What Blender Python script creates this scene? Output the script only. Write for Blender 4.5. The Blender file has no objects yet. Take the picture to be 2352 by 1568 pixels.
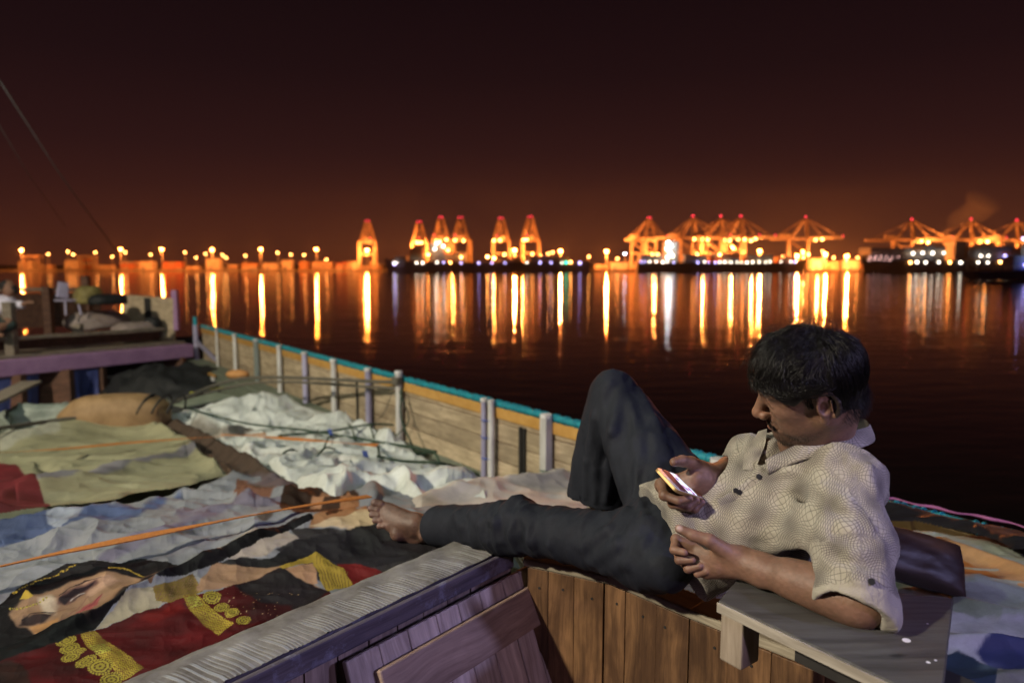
import bpy, math, random
import numpy as np
from mathutils import Vector, Matrix
random.seed(7); np.random.seed(7)
SC = bpy.context.scene
COL = SC.collection
# ------------------------------------------------------------------ camera
CZ = 4.2                       # eye height above the water
TILT = math.radians(6.1)
CT, ST = math.cos(TILT), math.sin(TILT)
FPX, CU, CV = 1568.0, 1176.0, 784.0      # 24 mm lens on a 2352 px wide frame
cd = bpy.data.cameras.new("camera"); cam = bpy.data.objects.new("camera", cd); COL.objects.link(cam)
cd.sensor_width = 36; cd.lens = 24; cd.clip_start = 0.05; cd.clip_end = 9000
cam.location = (0, 0, CZ); cam.rotation_euler = (math.pi/2 - TILT, 0, 0)
cd.dof.use_dof = True; cd.dof.focus_distance = 1.5; cd.dof.aperture_fstop = 2.5
SC.camera = cam
# ------------------------------------------------------------------ night sky
W = bpy.data.worlds.new("World"); SC.world = W; W.use_nodes = True
nt = W.node_tree; nt.nodes.clear()
tc = nt.nodes.new("ShaderNodeTexCoord"); sx = nt.nodes.new("ShaderNodeSeparateXYZ")
cr = nt.nodes.new("ShaderNodeValToRGB"); bg = nt.nodes.new("ShaderNodeBackground"); wo = nt.nodes.new("ShaderNodeOutputWorld")
nt.links.new(tc.outputs["Generated"], sx.inputs[0]); nt.links.new(sx.outputs["Z"], cr.inputs[0])
nt.links.new(cr.outputs[0], bg.inputs[0]); nt.links.new(bg.outputs[0], wo.inputs[0])
bg.inputs[1].default_value = 1.0
stops = [(0.0, (.080,.019,.0090)), (.03, (.056,.0150,.0095)), (.08, (.036,.0100,.0085)), (.16, (.0210,.0066,.0072)),
         (.26, (.0110,.0040,.0052)), (.40, (.0050,.0022,.0034)), (1.0, (.0022,.0013,.002))]
e = cr.color_ramp.elements
while len(e) < len(stops): e.new(.5)
for i, (p, c) in enumerate(stops): e[i].position = p; e[i].color = (*c, 1)
# ------------------------------------------------------------------ lamps of the boat and quay, and one added fill light
def lamp(name, kind, loc, aim, power, color, size):
    l = bpy.data.lights.new(name, kind); o = bpy.data.objects.new(name, l); COL.objects.link(o)
    o.location = loc; l.energy = power; l.color = color
    if kind == 'AREA': l.size = size
    else: l.shadow_soft_size = size
    if kind == 'SPOT': l.spot_size = math.radians(150); l.spot_blend = .4
    d = Vector(aim) - Vector(loc); o.rotation_euler = d.to_track_quat('-Z', 'Y').to_euler()
    return o
lamp("mast_flood_light", 'POINT', (-8.6, -2.6, CZ+5.6), (0, 2, 3.3), 5900, (1.0, .88, .68), .22)
lamp("violet_work_light", 'POINT', (3.0, -.9, CZ+1.5), (.3, 1.6, 3.3), 270, (.50, .50, 1.0), .12)
lamp("added_fill_light", 'POINT', (1.25, -.75, CZ+.55), (0, 1.6, 3.3), 46, (.84, .62, 1.0), .07)  # violet-pink fill added near the camera to brighten coaming, door and man
lamp("deck_lantern", 'POINT', (-3.4, 4.5, CZ+4.5), (-1, 4, 2.6), 330, (.86, 1.0, .84), .2)
SC.view_settings.view_transform = 'Standard'; SC.view_settings.look = 'None'
SC.view_settings.exposure = 0; SC.view_settings.gamma = 1; SC.view_settings.use_curve_mapping = False
SC.render.engine = 'CYCLES'
SC.cycles.use_denoising = True
SC.cycles.max_bounces = 5; SC.cycles.diffuse_bounces = 2; SC.cycles.glossy_bounces = 3
SC.cycles.sample_clamp_indirect = 4; SC.cycles.caustics_reflective = False; SC.cycles.caustics_refractive = False
SC.cycles.blur_glossy = 0.05
# ------------------------------------------------------------------ helpers
def P(u, v, d):
    """point seen at (u, v) of the 2352 px frame, d metres in front of the lens"""
    x = (u-CU)/FPX*d; y = -(v-CV)/FPX*d
    return Vector((x, y*ST + d*CT, CZ + y*CT - d*ST))
def G(u, v, drop):
    k = (v-CV)/FPX*CT + ST
    return P(u, v, drop/k)
def V3(a): return Vector(a)
def link(name, mesh, m=None, parent=None):
    o = bpy.data.objects.new(name, mesh); COL.objects.link(o)
    if m is not None and mesh is not None and len(mesh.materials) == 0: mesh.materials.append(m)
    if parent is not None: o.parent = parent
    return o
def tag(o, label=None, cat=None, group=None, kind=None):
    if label: o['label'] = label
    if cat: o['category'] = cat
    if group: o['group'] = group
    if kind: o['kind'] = kind
    return o
def empty(name, label, cat, loc=(0,0,0), group=None, rz=0):
    o = bpy.data.objects.new(name, None); COL.objects.link(o); o.location = loc; o.rotation_euler.z = rz
    o.empty_display_size = .1
    return tag(o, label, cat, group)
def kids(o): return [c for c in COL.objects if c.parent == o]
def copy_tree(o, parent=None, km=None):
    if km is None:
        km = {}
        for c in COL.objects:
            if c.parent: km.setdefault(c.parent.name, []).append(c)
    c = o.copy(); COL.objects.link(c)
    if parent: c.parent = parent
    for ch in km.get(o.name, []): copy_tree(ch, c, km)
    return c
class MB:
    def __init__(s): s.v = []; s.f = []
    def box(s, c, size, rot=None, taper=1.0):
        hx, hy, hz = [k/2 for k in size]; b = len(s.v); c = Vector(c)
        for z in (-1, 1):
            t = taper if z > 0 else 1
            for x, y in ((-1,-1),(1,-1),(1,1),(-1,1)):
                p = Vector((x*hx*t, y*hy*t, z*hz))
                if rot is not None: p = rot @ p
                s.v.append(tuple(c+p))
        for q in ((0,3,2,1),(4,5,6,7),(0,1,5,4),(1,2,6,5),(2,3,7,6),(3,0,4,7)): s.f.append(tuple(b+i for i in q))
        return s
    def beam(s, p, q, w, h=None, up=(0,0,1)):
        p, q = Vector(p), Vector(q); h = h or w; d = q-p; L = d.length; x = d.normalized(); up = Vector(up)
        if abs(x.dot(up)) > .98: up = Vector((1,0,0))
        y = up.cross(x).normalized(); z = x.cross(y)
        R = Matrix((x, y, z)).transposed()
        return s.box((p+q)/2, (L, w, h), R)
    def tube(s, pts, r, n=8, cap=True):
        pts = [Vector(p) for p in pts]; b = len(s.v); m = len(pts); rr = r if isinstance(r, (list, tuple)) else [r]*m
        prev = None
        for i, p in enumerate(pts):
            t = (pts[min(i+1, m-1)] - pts[max(i-1, 0)])
            t = t.normalized() if t.length > 1e-9 else Vector((0,0,1))
            if prev is None:
                a = Vector((0,0,1)) if abs(t.z) < .9 else Vector((1,0,0)); x = t.cross(a).normalized()
            else:
                x = (prev - t*prev.dot(t)); x = x.normalized() if x.length > 1e-6 else t.orthogonal().normalized()
            prev = x; y = t.cross(x)
            for k in range(n):
                a = 2*math.pi*k/n; s.v.append(tuple(p + rr[i]*(math.cos(a)*x + math.sin(a)*y)))
        for i in range(m-1):
            for k in range(n):
                k2 = (k+1) % n; s.f.append((b+i*n+k, b+i*n+k2, b+(i+1)*n+k2, b+(i+1)*n+k))
        if cap:
            s.f.append(tuple(b+k for k in reversed(range(n)))); s.f.append(tuple(b+(m-1)*n+k for k in range(n)))
        return s
    def ball(s, c, r, n=10, m=6, sc=(1,1,1)):
        b = len(s.v); c = Vector(c)
        for i in range(1, m):
            th = math.pi*i/m
            for k in range(n):
                a = 2*math.pi*k/n
                s.v.append((c.x+r*sc[0]*math.sin(th)*math.cos(a), c.y+r*sc[1]*math.sin(th)*math.sin(a), c.z+r*sc[2]*math.cos(th)))
        s.v.append((c.x, c.y, c.z+r*sc[2])); t = len(s.v)-1; s.v.append((c.x, c.y, c.z-r*sc[2])); bo = t+1
        for i in range(m-2):
            for k in range(n):
                k2 = (k+1) % n; s.f.append((b+i*n+k, b+(i+1)*n+k, b+(i+1)*n+k2, b+i*n+k2))
        for k in range(n):
            k2 = (k+1) % n; s.f.append((t, b+k, b+k2)); s.f.append((bo, b+(m-2)*n+k2, b+(m-2)*n+k))
        return s
    def prism(s, poly, z0, z1):
        b = len(s.v); n = len(poly)
        for z in (z0, z1):
            for p in poly: s.v.append((p[0], p[1], z))
        s.f.append(tuple(b+i for i in reversed(range(n)))); s.f.append(tuple(b+n+i for i in range(n)))
        for i in range(n):
            j = (i+1) % n; s.f.append((b+i, b+j, b+n+j, b+n+i))
        return s
    def mesh(s, name, smooth=False):
        me = bpy.data.meshes.new(name); me.from_pydata(s.v, [], s.f); me.update()
        if smooth: me.shade_smooth()
        return me
    def build(s, name, m, parent=None, smooth=False, bevel=0, loc=None):
        o = link(name, s.mesh(name, smooth), m, parent)
        if bevel:
            b = o.modifiers.new("bevel", 'BEVEL'); b.width = bevel; b.segments = 2; b.limit_method = 'ANGLE'
        if loc is not None: o.location = loc
        return o
# ------------------------------------------------------------------ numpy noise
def _h(i, j, k, s):
    with np.errstate(over='ignore'):
        n = (i.astype(np.int64)*374761393 + j.astype(np.int64)*668265263 + k.astype(np.int64)*2147483647 + s*974634777) & 0xffffffff
        n = ((n ^ (n >> 13))*1274126177) & 0xffffffff; n = (n ^ (n >> 16)) & 0xffffff
    return n/float(0xffffff)*2-1
def noise3(x, y, z, s=0):
    x, y, z = [np.asarray(a, dtype=np.float64) for a in (x, y, z)]
    x, y, z = np.broadcast_arrays(x, y, z)
    i, j, k = np.floor(x), np.floor(y), np.floor(z); fx, fy, fz = x-i, y-j, z-k
    i, j, k = i.astype(np.int64), j.astype(np.int64), k.astype(np.int64)
    sx, sy, sz = [t*t*t*(t*(t*6-15)+10) for t in (fx, fy, fz)]
    r = 0
    for a in (0, 1):
        for b in (0, 1):
            for c in (0, 1):
                w = (sx if a else 1-sx)*(sy if b else 1-sy)*(sz if c else 1-sz)
                r = r + w*_h(i+a, j+b, k+c, s)
    return r
def fbm(x, y, z=0.0, o=4, s=0):
    r = 0; a = 1
    for q in range(o):
        r = r + a*noise3(x*2**q+q*17.3, y*2**q+q*5.1, z*2.0**q if not np.isscalar(z) else z+q*3.7, s+q); a *= .5
    return r
def ridged(x, y, z=0.0, o=3, s=0):
    r = 0; a = 1
    for q in range(o):
        n = 1-np.abs(noise3(x*2**q+q*13.1, y*2**q-q*7.7, z+q*3.3, s+q))*2
        r = r + a*n; a *= .5
    return r
# ------------------------------------------------------------------ materials
def new_mat(name):
    m = bpy.data.materials.new(name); m.use_nodes = True
    return m, m.node_tree, m.node_tree.nodes["Principled BSDF"]
def N(t, kind, **kw):
    n = t.nodes.new(kind)
    for k, v in kw.items():
        if k.startswith("i_"):
            key = k[2:]; key = int(key) if key.isdigit() else key.replace("_", " ")
            n.inputs[key].default_value = v
        else: setattr(n, k, v)
    return n
def ramp(t, fac, st):
    r = N(t, "ShaderNodeValToRGB"); el = r.color_ramp.elements
    while len(el) < len(st): el.new(.5)
    for i, (p, c) in enumerate(st): el[i].position = p; el[i].color = (*c[:3], 1)
    t.links.new(fac, r.inputs[0]); return r.outputs[0]
def rough_mat(name, c1, c2, scale=8, rough=.7, bump=.2, detail=6, metal=0, stretch=(1,1,1), spec=.5, bdist=.01):
    m, t, b = new_mat(name)
    tc = N(t, "ShaderNodeTexCoord"); mp = N(t, "ShaderNodeMapping"); mp.inputs["Scale"].default_value = stretch
    oi = N(t, "ShaderNodeObjectInfo"); add = N(t, "ShaderNodeVectorMath", operation='ADD'); mul = N(t, "ShaderNodeVectorMath", operation='SCALE')
    mul.inputs["Scale"].default_value = 37.0
    cb = N(t, "ShaderNodeCombineXYZ")
    t.links.new(oi.outputs["Random"], cb.inputs[0]); t.links.new(oi.outputs["Random"], cb.inputs[2]); t.links.new(cb.outputs[0], mul.inputs[0])
    t.links.new(tc.outputs["Object"], mp.inputs[0]); t.links.new(mp.outputs[0], add.inputs[0]); t.links.new(mul.outputs[0], add.inputs[1])
    nz = N(t, "ShaderNodeTexNoise", i_Scale=scale, i_Detail=detail, i_Roughness=.62); t.links.new(add.outputs[0], nz.inputs["Vector"])
    col = ramp(t, nz.outputs["Fac"], [(.3, c1), (.7, c2)])
    hs = N(t, "ShaderNodeHueSaturation"); ma = N(t, "ShaderNodeMapRange"); ma.inputs["To Min"].default_value = .8; ma.inputs["To Max"].default_value = 1.2
    t.links.new(oi.outputs["Random"], ma.inputs[0]); t.links.new(ma.outputs[0], hs.inputs["Value"]); t.links.new(col, hs.inputs["Color"])
    t.links.new(hs.outputs[0], b.inputs["Base Color"])
    b.inputs["Roughness"].default_value = rough; b.inputs["Metallic"].default_value = metal; b.inputs["Specular IOR Level"].default_value = spec
    if bump:
        bp = N(t, "ShaderNodeBump", i_Strength=bump, i_Distance=bdist); t.links.new(nz.outputs["Fac"], bp.inputs["Height"]); t.links.new(bp.outputs[0], b.inputs["Normal"])
    return m
def emis_mat(name, color, strength):
    m, t, b = new_mat(name); b.inputs["Base Color"].default_value = (*color, 1)
    b.inputs["Emission Color"].default_value = (*color, 1); b.inputs["Emission Strength"].default_value = strength
    return m
def wood_mat(name, dark, light, rough=.7, grain=1.0, stain=(.02,.015,.01), stain_amt=.35, paint=None, paint_amt=0, spots=0, spec=.35, bump=.35):
    """grain runs along local X of every plank; each plank differs by its object random"""
    m, t, b = new_mat(name); L = t.links.new
    tc = N(t, "ShaderNodeTexCoord"); oi = N(t, "ShaderNodeObjectInfo")
    cb = N(t, "ShaderNodeCombineXYZ"); sc = N(t, "ShaderNodeVectorMath", operation='SCALE'); sc.inputs["Scale"].default_value = 23.0
    for k in range(3): L(oi.outputs["Random"], cb.inputs[k])
    L(cb.outputs[0], sc.inputs[0]); ad = N(t, "ShaderNodeVectorMath", operation='ADD'); L(tc.outputs["Object"], ad.inputs[0]); L(sc.outputs[0], ad.inputs[1])
    warp = N(t, "ShaderNodeTexNoise", i_Scale=3.5, i_Detail=2.0); L(ad.outputs[0], warp.inputs["Vector"])
    ws = N(t, "ShaderNodeVectorMath", operation='SCALE'); ws.inputs["Scale"].default_value = .045; L(warp.outputs["Color"], ws.inputs[0])
    a2 = N(t, "ShaderNodeVectorMath", operation='ADD'); L(ad.outputs[0], a2.inputs[0]); L(ws.outputs[0], a2.inputs[1])
    mp = N(t, "ShaderNodeMapping"); mp.inputs["Scale"].default_value = (1.6*grain, 42*grain, 42*grain); L(a2.outputs[0], mp.inputs[0])
    g = N(t, "ShaderNodeTexNoise", i_Scale=1.6, i_Detail=8.0, i_Roughness=.68); L(mp.outputs[0], g.inputs["Vector"])
    mp2 = N(t, "ShaderNodeMapping"); mp2.inputs["Scale"].default_value = (3.0, 9, 9); L(a2.outputs[0], mp2.inputs[0])
    g2 = N(t, "ShaderNodeTexNoise", i_Scale=1.5, i_Detail=5.0, i_Roughness=.6); L(mp2.outputs[0], g2.inputs["Vector"])
    mid = tuple((a+c)/2 for a, c in zip(dark, light))
    col = ramp(t, g.outputs["Fac"], [(.30, dark), (.48, mid), (.66, light)])
    st = ramp(t, g2.outputs["Fac"], [(.40, (1,1,1)), (.62, (0,0,0))])
    mx = N(t, "ShaderNodeMix", data_type='RGBA'); mf = N(t, "ShaderNodeMath", operation='MULTIPLY', i_1=stain_amt); L(st, mf.inputs[0]); L(mf.outputs[0], mx.inputs[0])
    L(col, mx.inputs[6]); mx.inputs[7].default_value = (*stain, 1); out = mx.outputs[2]
    # knots
    vk = N(t, "ShaderNodeTexVoronoi", i_Scale=1.0); mk = N(t, "ShaderNodeMapping"); mk.inputs["Scale"].default_value = (4, 12, 12); L(a2.outputs[0], mk.inputs[0]); L(mk.outputs[0], vk.inputs["Vector"])
    kr = ramp(t, vk.outputs["Distance"], [(.035, (1,1,1)), (.085, (0,0,0))])
    kx = N(t, "ShaderNodeMix", data_type='RGBA'); L(kr, kx.inputs[0]); L(out, kx.inputs[6]); kx.inputs[7].default_value = (*[c*.35 for c in dark], 1); out = kx.outputs[2]
    if paint:
        pn = N(t, "ShaderNodeTexNoise", i_Scale=9.0, i_Detail=9.0, i_Roughness=.75); L(ad.outputs[0], pn.inputs["Vector"])
        e0 = .62-.35*paint_amt
        pr = ramp(t, pn.outputs["Fac"], [(e0-.05, (0,0,0)), (e0+.05, (1,1,1))])
        px = N(t, "ShaderNodeMix", data_type='RGBA'); L(pr, px.inputs[0]); L(out, px.inputs[6]); px.inputs[7].default_value = (*paint, 1); out = px.outputs[2]
    if spots:
        vs = N(t, "ShaderNodeTexVoronoi", i_Scale=26.0); L(a2.outputs[0], vs.inputs["Vector"])
        sn = N(t, "ShaderNodeTexNoise", i_Scale=9.0); L(ad.outputs[0], sn.inputs["Vector"])
        sm = N(t, "ShaderNodeMath", operation='MULTIPLY_ADD', i_1=.75, i_2=-.305); L(sn.outputs["Fac"], sm.inputs[0])
        lt = N(t, "ShaderNodeMath", operation='LESS_THAN'); L(vs.outputs["Distance"], lt.inputs[0]); L(sm.outputs[0], lt.inputs[1])
        px = N(t, "ShaderNodeMix", data_type='RGBA'); L(lt.outputs[0], px.inputs[0]); L(out, px.inputs[6]); px.inputs[7].default_value = (.62,.63,.66,1); out = px.outputs[2]
    hs = N(t, "ShaderNodeHueSaturation"); mr = N(t, "ShaderNodeMapRange"); mr.inputs["To Min"].default_value = .72; mr.inputs["To Max"].default_value = 1.25
    L(oi.outputs["Random"], mr.inputs[0]); L(mr.outputs[0], hs.inputs["Value"]); L(out, hs.inputs["Color"])
    L(hs.outputs[0], b.inputs["Base Color"]); b.inputs["Roughness"].default_value = rough; b.inputs["Specular IOR Level"].default_value = spec
    bp = N(t, "ShaderNodeBump", i_Strength=bump, i_Distance=.004); L(g.outputs["Fac"], bp.inputs["Height"]); L(bp.outputs[0], b.inputs["Normal"])
    return m
# ================================================================== water
m, t, b = new_mat("harbour_water")
b.inputs["Base Color"].default_value = (.006, .008, .006, 1); b.inputs["Roughness"].default_value = .035; b.inputs["IOR"].default_value = 1.33
tc = N(t, "ShaderNodeTexCoord"); mp = N(t, "ShaderNodeMapping"); mp.inputs["Scale"].default_value = (.35, 1.0, 1.0); t.links.new(tc.outputs["Object"], mp.inputs[0])
n1 = N(t, "ShaderNodeTexNoise", i_Scale=1.1, i_Detail=4.0, i_Roughness=.55); t.links.new(mp.outputs[0], n1.inputs["Vector"])
n2 = N(t, "ShaderNodeTexNoise", i_Scale=.12, i_Detail=3.0); t.links.new(mp.outputs[0], n2.inputs["Vector"])
b1 = N(t, "ShaderNodeBump", i_Strength=1.0, i_Distance=.028); t.links.new(n1.outputs["Fac"], b1.inputs["Height"])
b2 = N(t, "ShaderNodeBump", i_Strength=1.0, i_Distance=.035); t.links.new(n2.outputs["Fac"], b2.inputs["Height"]); t.links.new(b1.outputs[0], b2.inputs["Normal"])
t.links.new(b2.outputs[0], b.inputs["Normal"]); M_water = m
me = bpy.data.meshes.new("water"); S = 4500
me.from_pydata([(-S,-S,0),(S,-S,0),(S,S,0),(-S,S,0)], [], [(0,1,2,3)])
tag(link("water", me, M_water), kind="structure")
# ================================================================== far shore
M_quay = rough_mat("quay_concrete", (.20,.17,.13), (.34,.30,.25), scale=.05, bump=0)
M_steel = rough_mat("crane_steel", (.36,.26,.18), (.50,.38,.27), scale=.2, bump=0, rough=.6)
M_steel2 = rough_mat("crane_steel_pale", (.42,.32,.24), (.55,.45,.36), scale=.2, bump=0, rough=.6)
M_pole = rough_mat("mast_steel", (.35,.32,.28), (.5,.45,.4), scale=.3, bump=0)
M_sod = emis_mat("sodium_glow", (1.0, .32, .065), 75)
M_sod_s = emis_mat("sodium_glow_small", (1.0, .36, .08), 60)
M_red = emis_mat("red_beacon", (1.0, .04, .07), 6)
M_white = emis_mat("white_glow", (1.0, .86, .68), 16)
M_cool = emis_mat("cool_glow", (.5, .42, 1.0), 12)
M_green = emis_mat("green_glow", (.05, .9, .45), 12)
M_wflood = emis_mat("white_flood", (.85, .93, 1.0), 120)
def far(u, drop_to_water_dist, z=0.0):
    d = drop_to_water_dist
    return Vector(((u-CU)/FPX*d*1.0, d*CT, z))
def zat(v, d):   # height of image row v at distance d
    return P(CU, v, d).z
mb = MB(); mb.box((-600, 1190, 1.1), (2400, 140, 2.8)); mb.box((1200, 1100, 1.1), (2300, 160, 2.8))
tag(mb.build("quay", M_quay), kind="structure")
mb = MB(); mb.box((0, 2400, .3), (9000, 2200, 1.6)); tag(mb.build("ground", M_quay), kind="structure")
mb = MB()
hp = [(-4000,0)]
for i in range(60): hp.append((-4000+i*135, 18+14*abs(noise3(i*.22, 0, 0, 4).item())))
hp.append((4000, 0))
for i, (x, z) in enumerate(hp):
    mb.v.append((x, 3400, z)); mb.v.append((x*1.02, 3560, 0))
for i in range(len(hp)-1): mb.f.append((2*i, 2*i+2, 2*i+3, 2*i+1))
k = len(mb.v)
for x, z in hp: mb.v.append((x, 3400, 0))
for i in range(len(hp)-1): mb.f.append((k+i, k+i+1, 2*i+2, 2*i))
tag(mb.build("hills", M_quay), kind="structure")

# ---- lamp masts
USED = set()
def uniq(l):
    while l in USED: l += ", farther one"
    USED.add(l); return l
MAST_POS = {}
def light_mast(u, v, big, label, d=1130, group="sodium lamp masts along the far quay", mat=None):
    h = zat(v, d); base = far(u, d, 2.5)
    o = empty("lamp_mast", label, "lamp mast", base, group)
    MB().tube([(0,0,0),(0,0,h-2.5)], [.55,.3], 6).build("mast_pole", M_pole, o)
    mb = MB(); r = 2.1 if big else 1.2
    mb.box((0,0,h-2.5+r*.55), (r*1.6, r*1.2, .5)); mb.build("head_frame", M_pole, o)
    MB().ball((0,0,h-2.5), r, 10, 6, (1.25,1,.62)).build("floodlight", mat or (M_sod if big else M_sod_s), o)
    if big:
        l = bpy.data.lights.new("sodium_lamp", 'POINT'); l.energy = (230000 if u < 800 else 620000) if u < 1500 else 700000; l.color = (1.0, .25, .045); l.shadow_soft_size = 1.2
        lo = bpy.data.objects.new("sodium_lamp", l); COL.objects.link(lo); lo.parent = o; lo.location = (0, -4.5, h-4)
    return o
big_u = [(65,575,"tall lit lamp mast by the portal gantry at the far left"),(290,573,"tall lit mast above the cluster of low lamps"),(383,573,"tall bright mast right of the red container stack"),
         (497,574,"tall bright mast over a pale shed"),(607,573,"tall bright mast in the middle of the left shore"),(733,573,"tall bright mast nearest left of the lone crane"),
         (848,575,"bright mast in front of the lone left crane"),(958,575,"bright mast in front of the leftmost crane of the row"),(1182,575,"bright mast between the fourth and fifth crane"),
         (1286,577,"bright mast right of the row of five cranes"),(1390,578,"bright mast standing alone between the two ships"),(1737,577,"bright mast behind the middle ship under the paired cranes"),
         (1836,578,"bright mast at the bow of the middle ship"),(1886,584,"bright mast just right of the middle ship's bow"),(1935,588,"bright mast left of the big container ship"),(1822,588,"second lamp mast under the single wide crane")]
for u, v, lb in big_u: light_mast(u, v, True, lb, d=1110 if u < 900 else 1040)
small_u = [(125,584),(170,578),(182,585),(232,580),(270,590),(300,580),(357,585),(435,580),(460,592),(482,583),(520,586),(528,592),(572,588),(645,581),(675,585),(705,586),
           (755,596),(1258,583),(1240,586),(1268,580),(1350,590),(1415,594),(1668,590),(1705,592),(1790,590),(1880,578),(1905,592),(1960,592)]
SH = {65:"far left tall mast",290:"mast above clustered lamps",383:"tall mast by the red stack",497:"tall mast over the pale shed",607:"middle tall mast",733:"tall mast near the lone crane",848:"lone left crane",958:"leftmost crane of the five",
 1182:"mast between fourth and fifth crane",1286:"mast right of the five cranes",1390:"mast alone between the ships",1737:"mast behind the middle ship",1836:"mast at the middle ship's bow",1886:"mast just past the middle ship's bow",1935:"mast left of the container ship",1822:"lamp under the wide crane"}
def small_label(i):
    u = small_u[i][0]; m_ = min([q for q in big_u], key=lambda q: abs(q[0]-u)); near = sorted([q[0] for q in small_u if abs(q[0]-m_[0]) < 70 and (q[0] < m_[0]) == (u < m_[0])], key=lambda q: abs(q-m_[0]))
    nth = ["nearest","second nearest","third nearest","fourth nearest","fifth nearest","sixth nearest"][min(5, near.index(u)) if u in near else 0]
    return uniq(f"small orange lamp {nth} on the {'left' if u < m_[0] else 'right'} of the "+SH[m_[0]])
for i, (u, v) in enumerate(small_u):
    light_mast(u, v, False, small_label(i), d=1150 if u < 900 else 1075, group="small quay lamps")
light_mast(1432, 583, False, "small blue white lamp on a pole left of the second crane group", d=1060, group="small quay lamps", mat=emis_mat("blue_white_glow", (.55,.75,1.0), 60))

# ---- sheds and container stacks on the far quay
cont_cols = [(.42,.30,.20),(.50,.16,.08),(.32,.30,.28),(.55,.48,.38),(.45,.22,.10),(.22,.24,.28)]
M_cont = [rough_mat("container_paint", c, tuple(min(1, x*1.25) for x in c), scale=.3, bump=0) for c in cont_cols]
rng = random.Random(3)
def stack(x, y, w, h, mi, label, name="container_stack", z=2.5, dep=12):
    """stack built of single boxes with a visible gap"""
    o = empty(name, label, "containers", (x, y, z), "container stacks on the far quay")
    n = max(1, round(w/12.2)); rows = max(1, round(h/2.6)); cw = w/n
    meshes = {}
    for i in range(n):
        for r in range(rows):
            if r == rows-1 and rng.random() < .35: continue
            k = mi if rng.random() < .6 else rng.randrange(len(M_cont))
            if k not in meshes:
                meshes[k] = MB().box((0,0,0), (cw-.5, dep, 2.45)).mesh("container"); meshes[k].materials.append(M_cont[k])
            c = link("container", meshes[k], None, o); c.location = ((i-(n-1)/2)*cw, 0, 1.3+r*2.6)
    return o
def shed(x, y, w, h, m, label):
    o = empty("quay_shed", label, "shed", (x, y, 2.5), "sheds on the far quay")
    MB().box((0,0,h/2), (w, 16, h)).build("wall", m, o)
    mb = MB(); mb.v += [(-w/2-.5,-8.5,h),(w/2+.5,-8.5,h),(w/2+.5,8.5,h),(-w/2-.5,8.5,h),(-w/2-.5,0,h+2.2),(w/2+.5,0,h+2.2)]
    mb.f += [(0,1,5,4),(2,3,4,5),(0,4,3),(1,2,5),(3,2,1,0)]; mb.build("roof", m, o)
    for k in range(max(1, int(w//14))):
        MB().box((-w/2+7+k*14, -8.1, 2.4), (5, .3, 4.6)).build("door", M_cont[5], o)
    return o
seg = [(75,30,13,3,'s'),(118,26,9,0,'c'),(175,36,14,3,'s'),(205,14,17,4,'c'),(250,40,9,0,'c'),(305,50,13,1,'c'),(350,30,12,3,'s'),(402,46,12,1,'c'),(452,30,9,0,'c'),
       (500,30,17,3,'s'),(540,22,9,4,'c'),(580,36,13,0,'c'),(628,30,9,3,'s'),(662,22,14,3,'s'),(700,22,12,4,'c'),(745,46,12,0,'c'),(790,30,13,1,'c'),(815,22,12,3,'s'),(865,26,12,0,'c'),
       (1380,30,9,0,'c'),(1420,40,10,3,'s'),(1450,16,14,4,'c'),(1870,24,16,3,'s'),(1905,34,12,0,'c'),(1945,30,13,3,'s'),(1965,26,10,4,'c')]
def refs(u):
    marks = [(65,"the tall mast at the far left"),(125,"the first small lamp"),(208,"the portal gantry"),(290,"the mast above clustered lamps"),(383,"the mast right of the red stack"),(435,"a small lamp between tall masts"),
             (497,"the tall mast over the pale shed"),(560,"the gap between two tall masts"),(607,"the middle tall mast"),(675,"the trio of small lamps"),(733,"the last tall mast before the lone crane"),(848,"the lone left crane"),(1390,"the mast alone between the ships"),
             (1432,"the blue white lamp"),(1836,"the mast at the middle ship's bow"),(1886,"the mast right of that bow"),(1935,"the mast left of the big container ship")]
    m_ = min(marks, key=lambda q: abs(q[0]-u)); return ("just left of " if u < m_[0]-4 else "just right of " if u > m_[0]+4 else "straight below ")+m_[1]
def stack_label(u): return uniq("container stack "+refs(u))
def shed_label(u): return uniq("pale quay shed "+refs(u))
for i, (u, w, h, c, kind) in enumerate(seg):
    dd = 1165 if u < 1000 else 1085
    x = far(u, dd).x; ww = w*dd/FPX
    if kind == 'c': stack(x, dd+rng.uniform(-8, 8), ww, h, c, stack_label(u))
    else: shed(x, dd+rng.uniform(-8, 8), ww, h, M_cont[c], shed_label(u))
for u, lab in ((85, "small portal gantry at the far left of the shore"), (208, "small portal gantry left of the bright mast cluster")):
    dd = 1150; x = far(u, dd).x
    o = empty("yard_gantry", lab, "gantry", (x, dd, 2.5)); mb = MB()
    for s in (-1, 1):
        for q in (-5, 5): MB().beam((s*12, q, 0), (s*12, q, 21), 2.2, 1.6).build("leg", M_steel, o)
    MB().box((0,0,22), (30, 12, 2.6)).build("girder", M_steel, o); MB().box((4,0,19.6), (6, 6, 3)).build("trolley", M_steel2, o)

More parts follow.
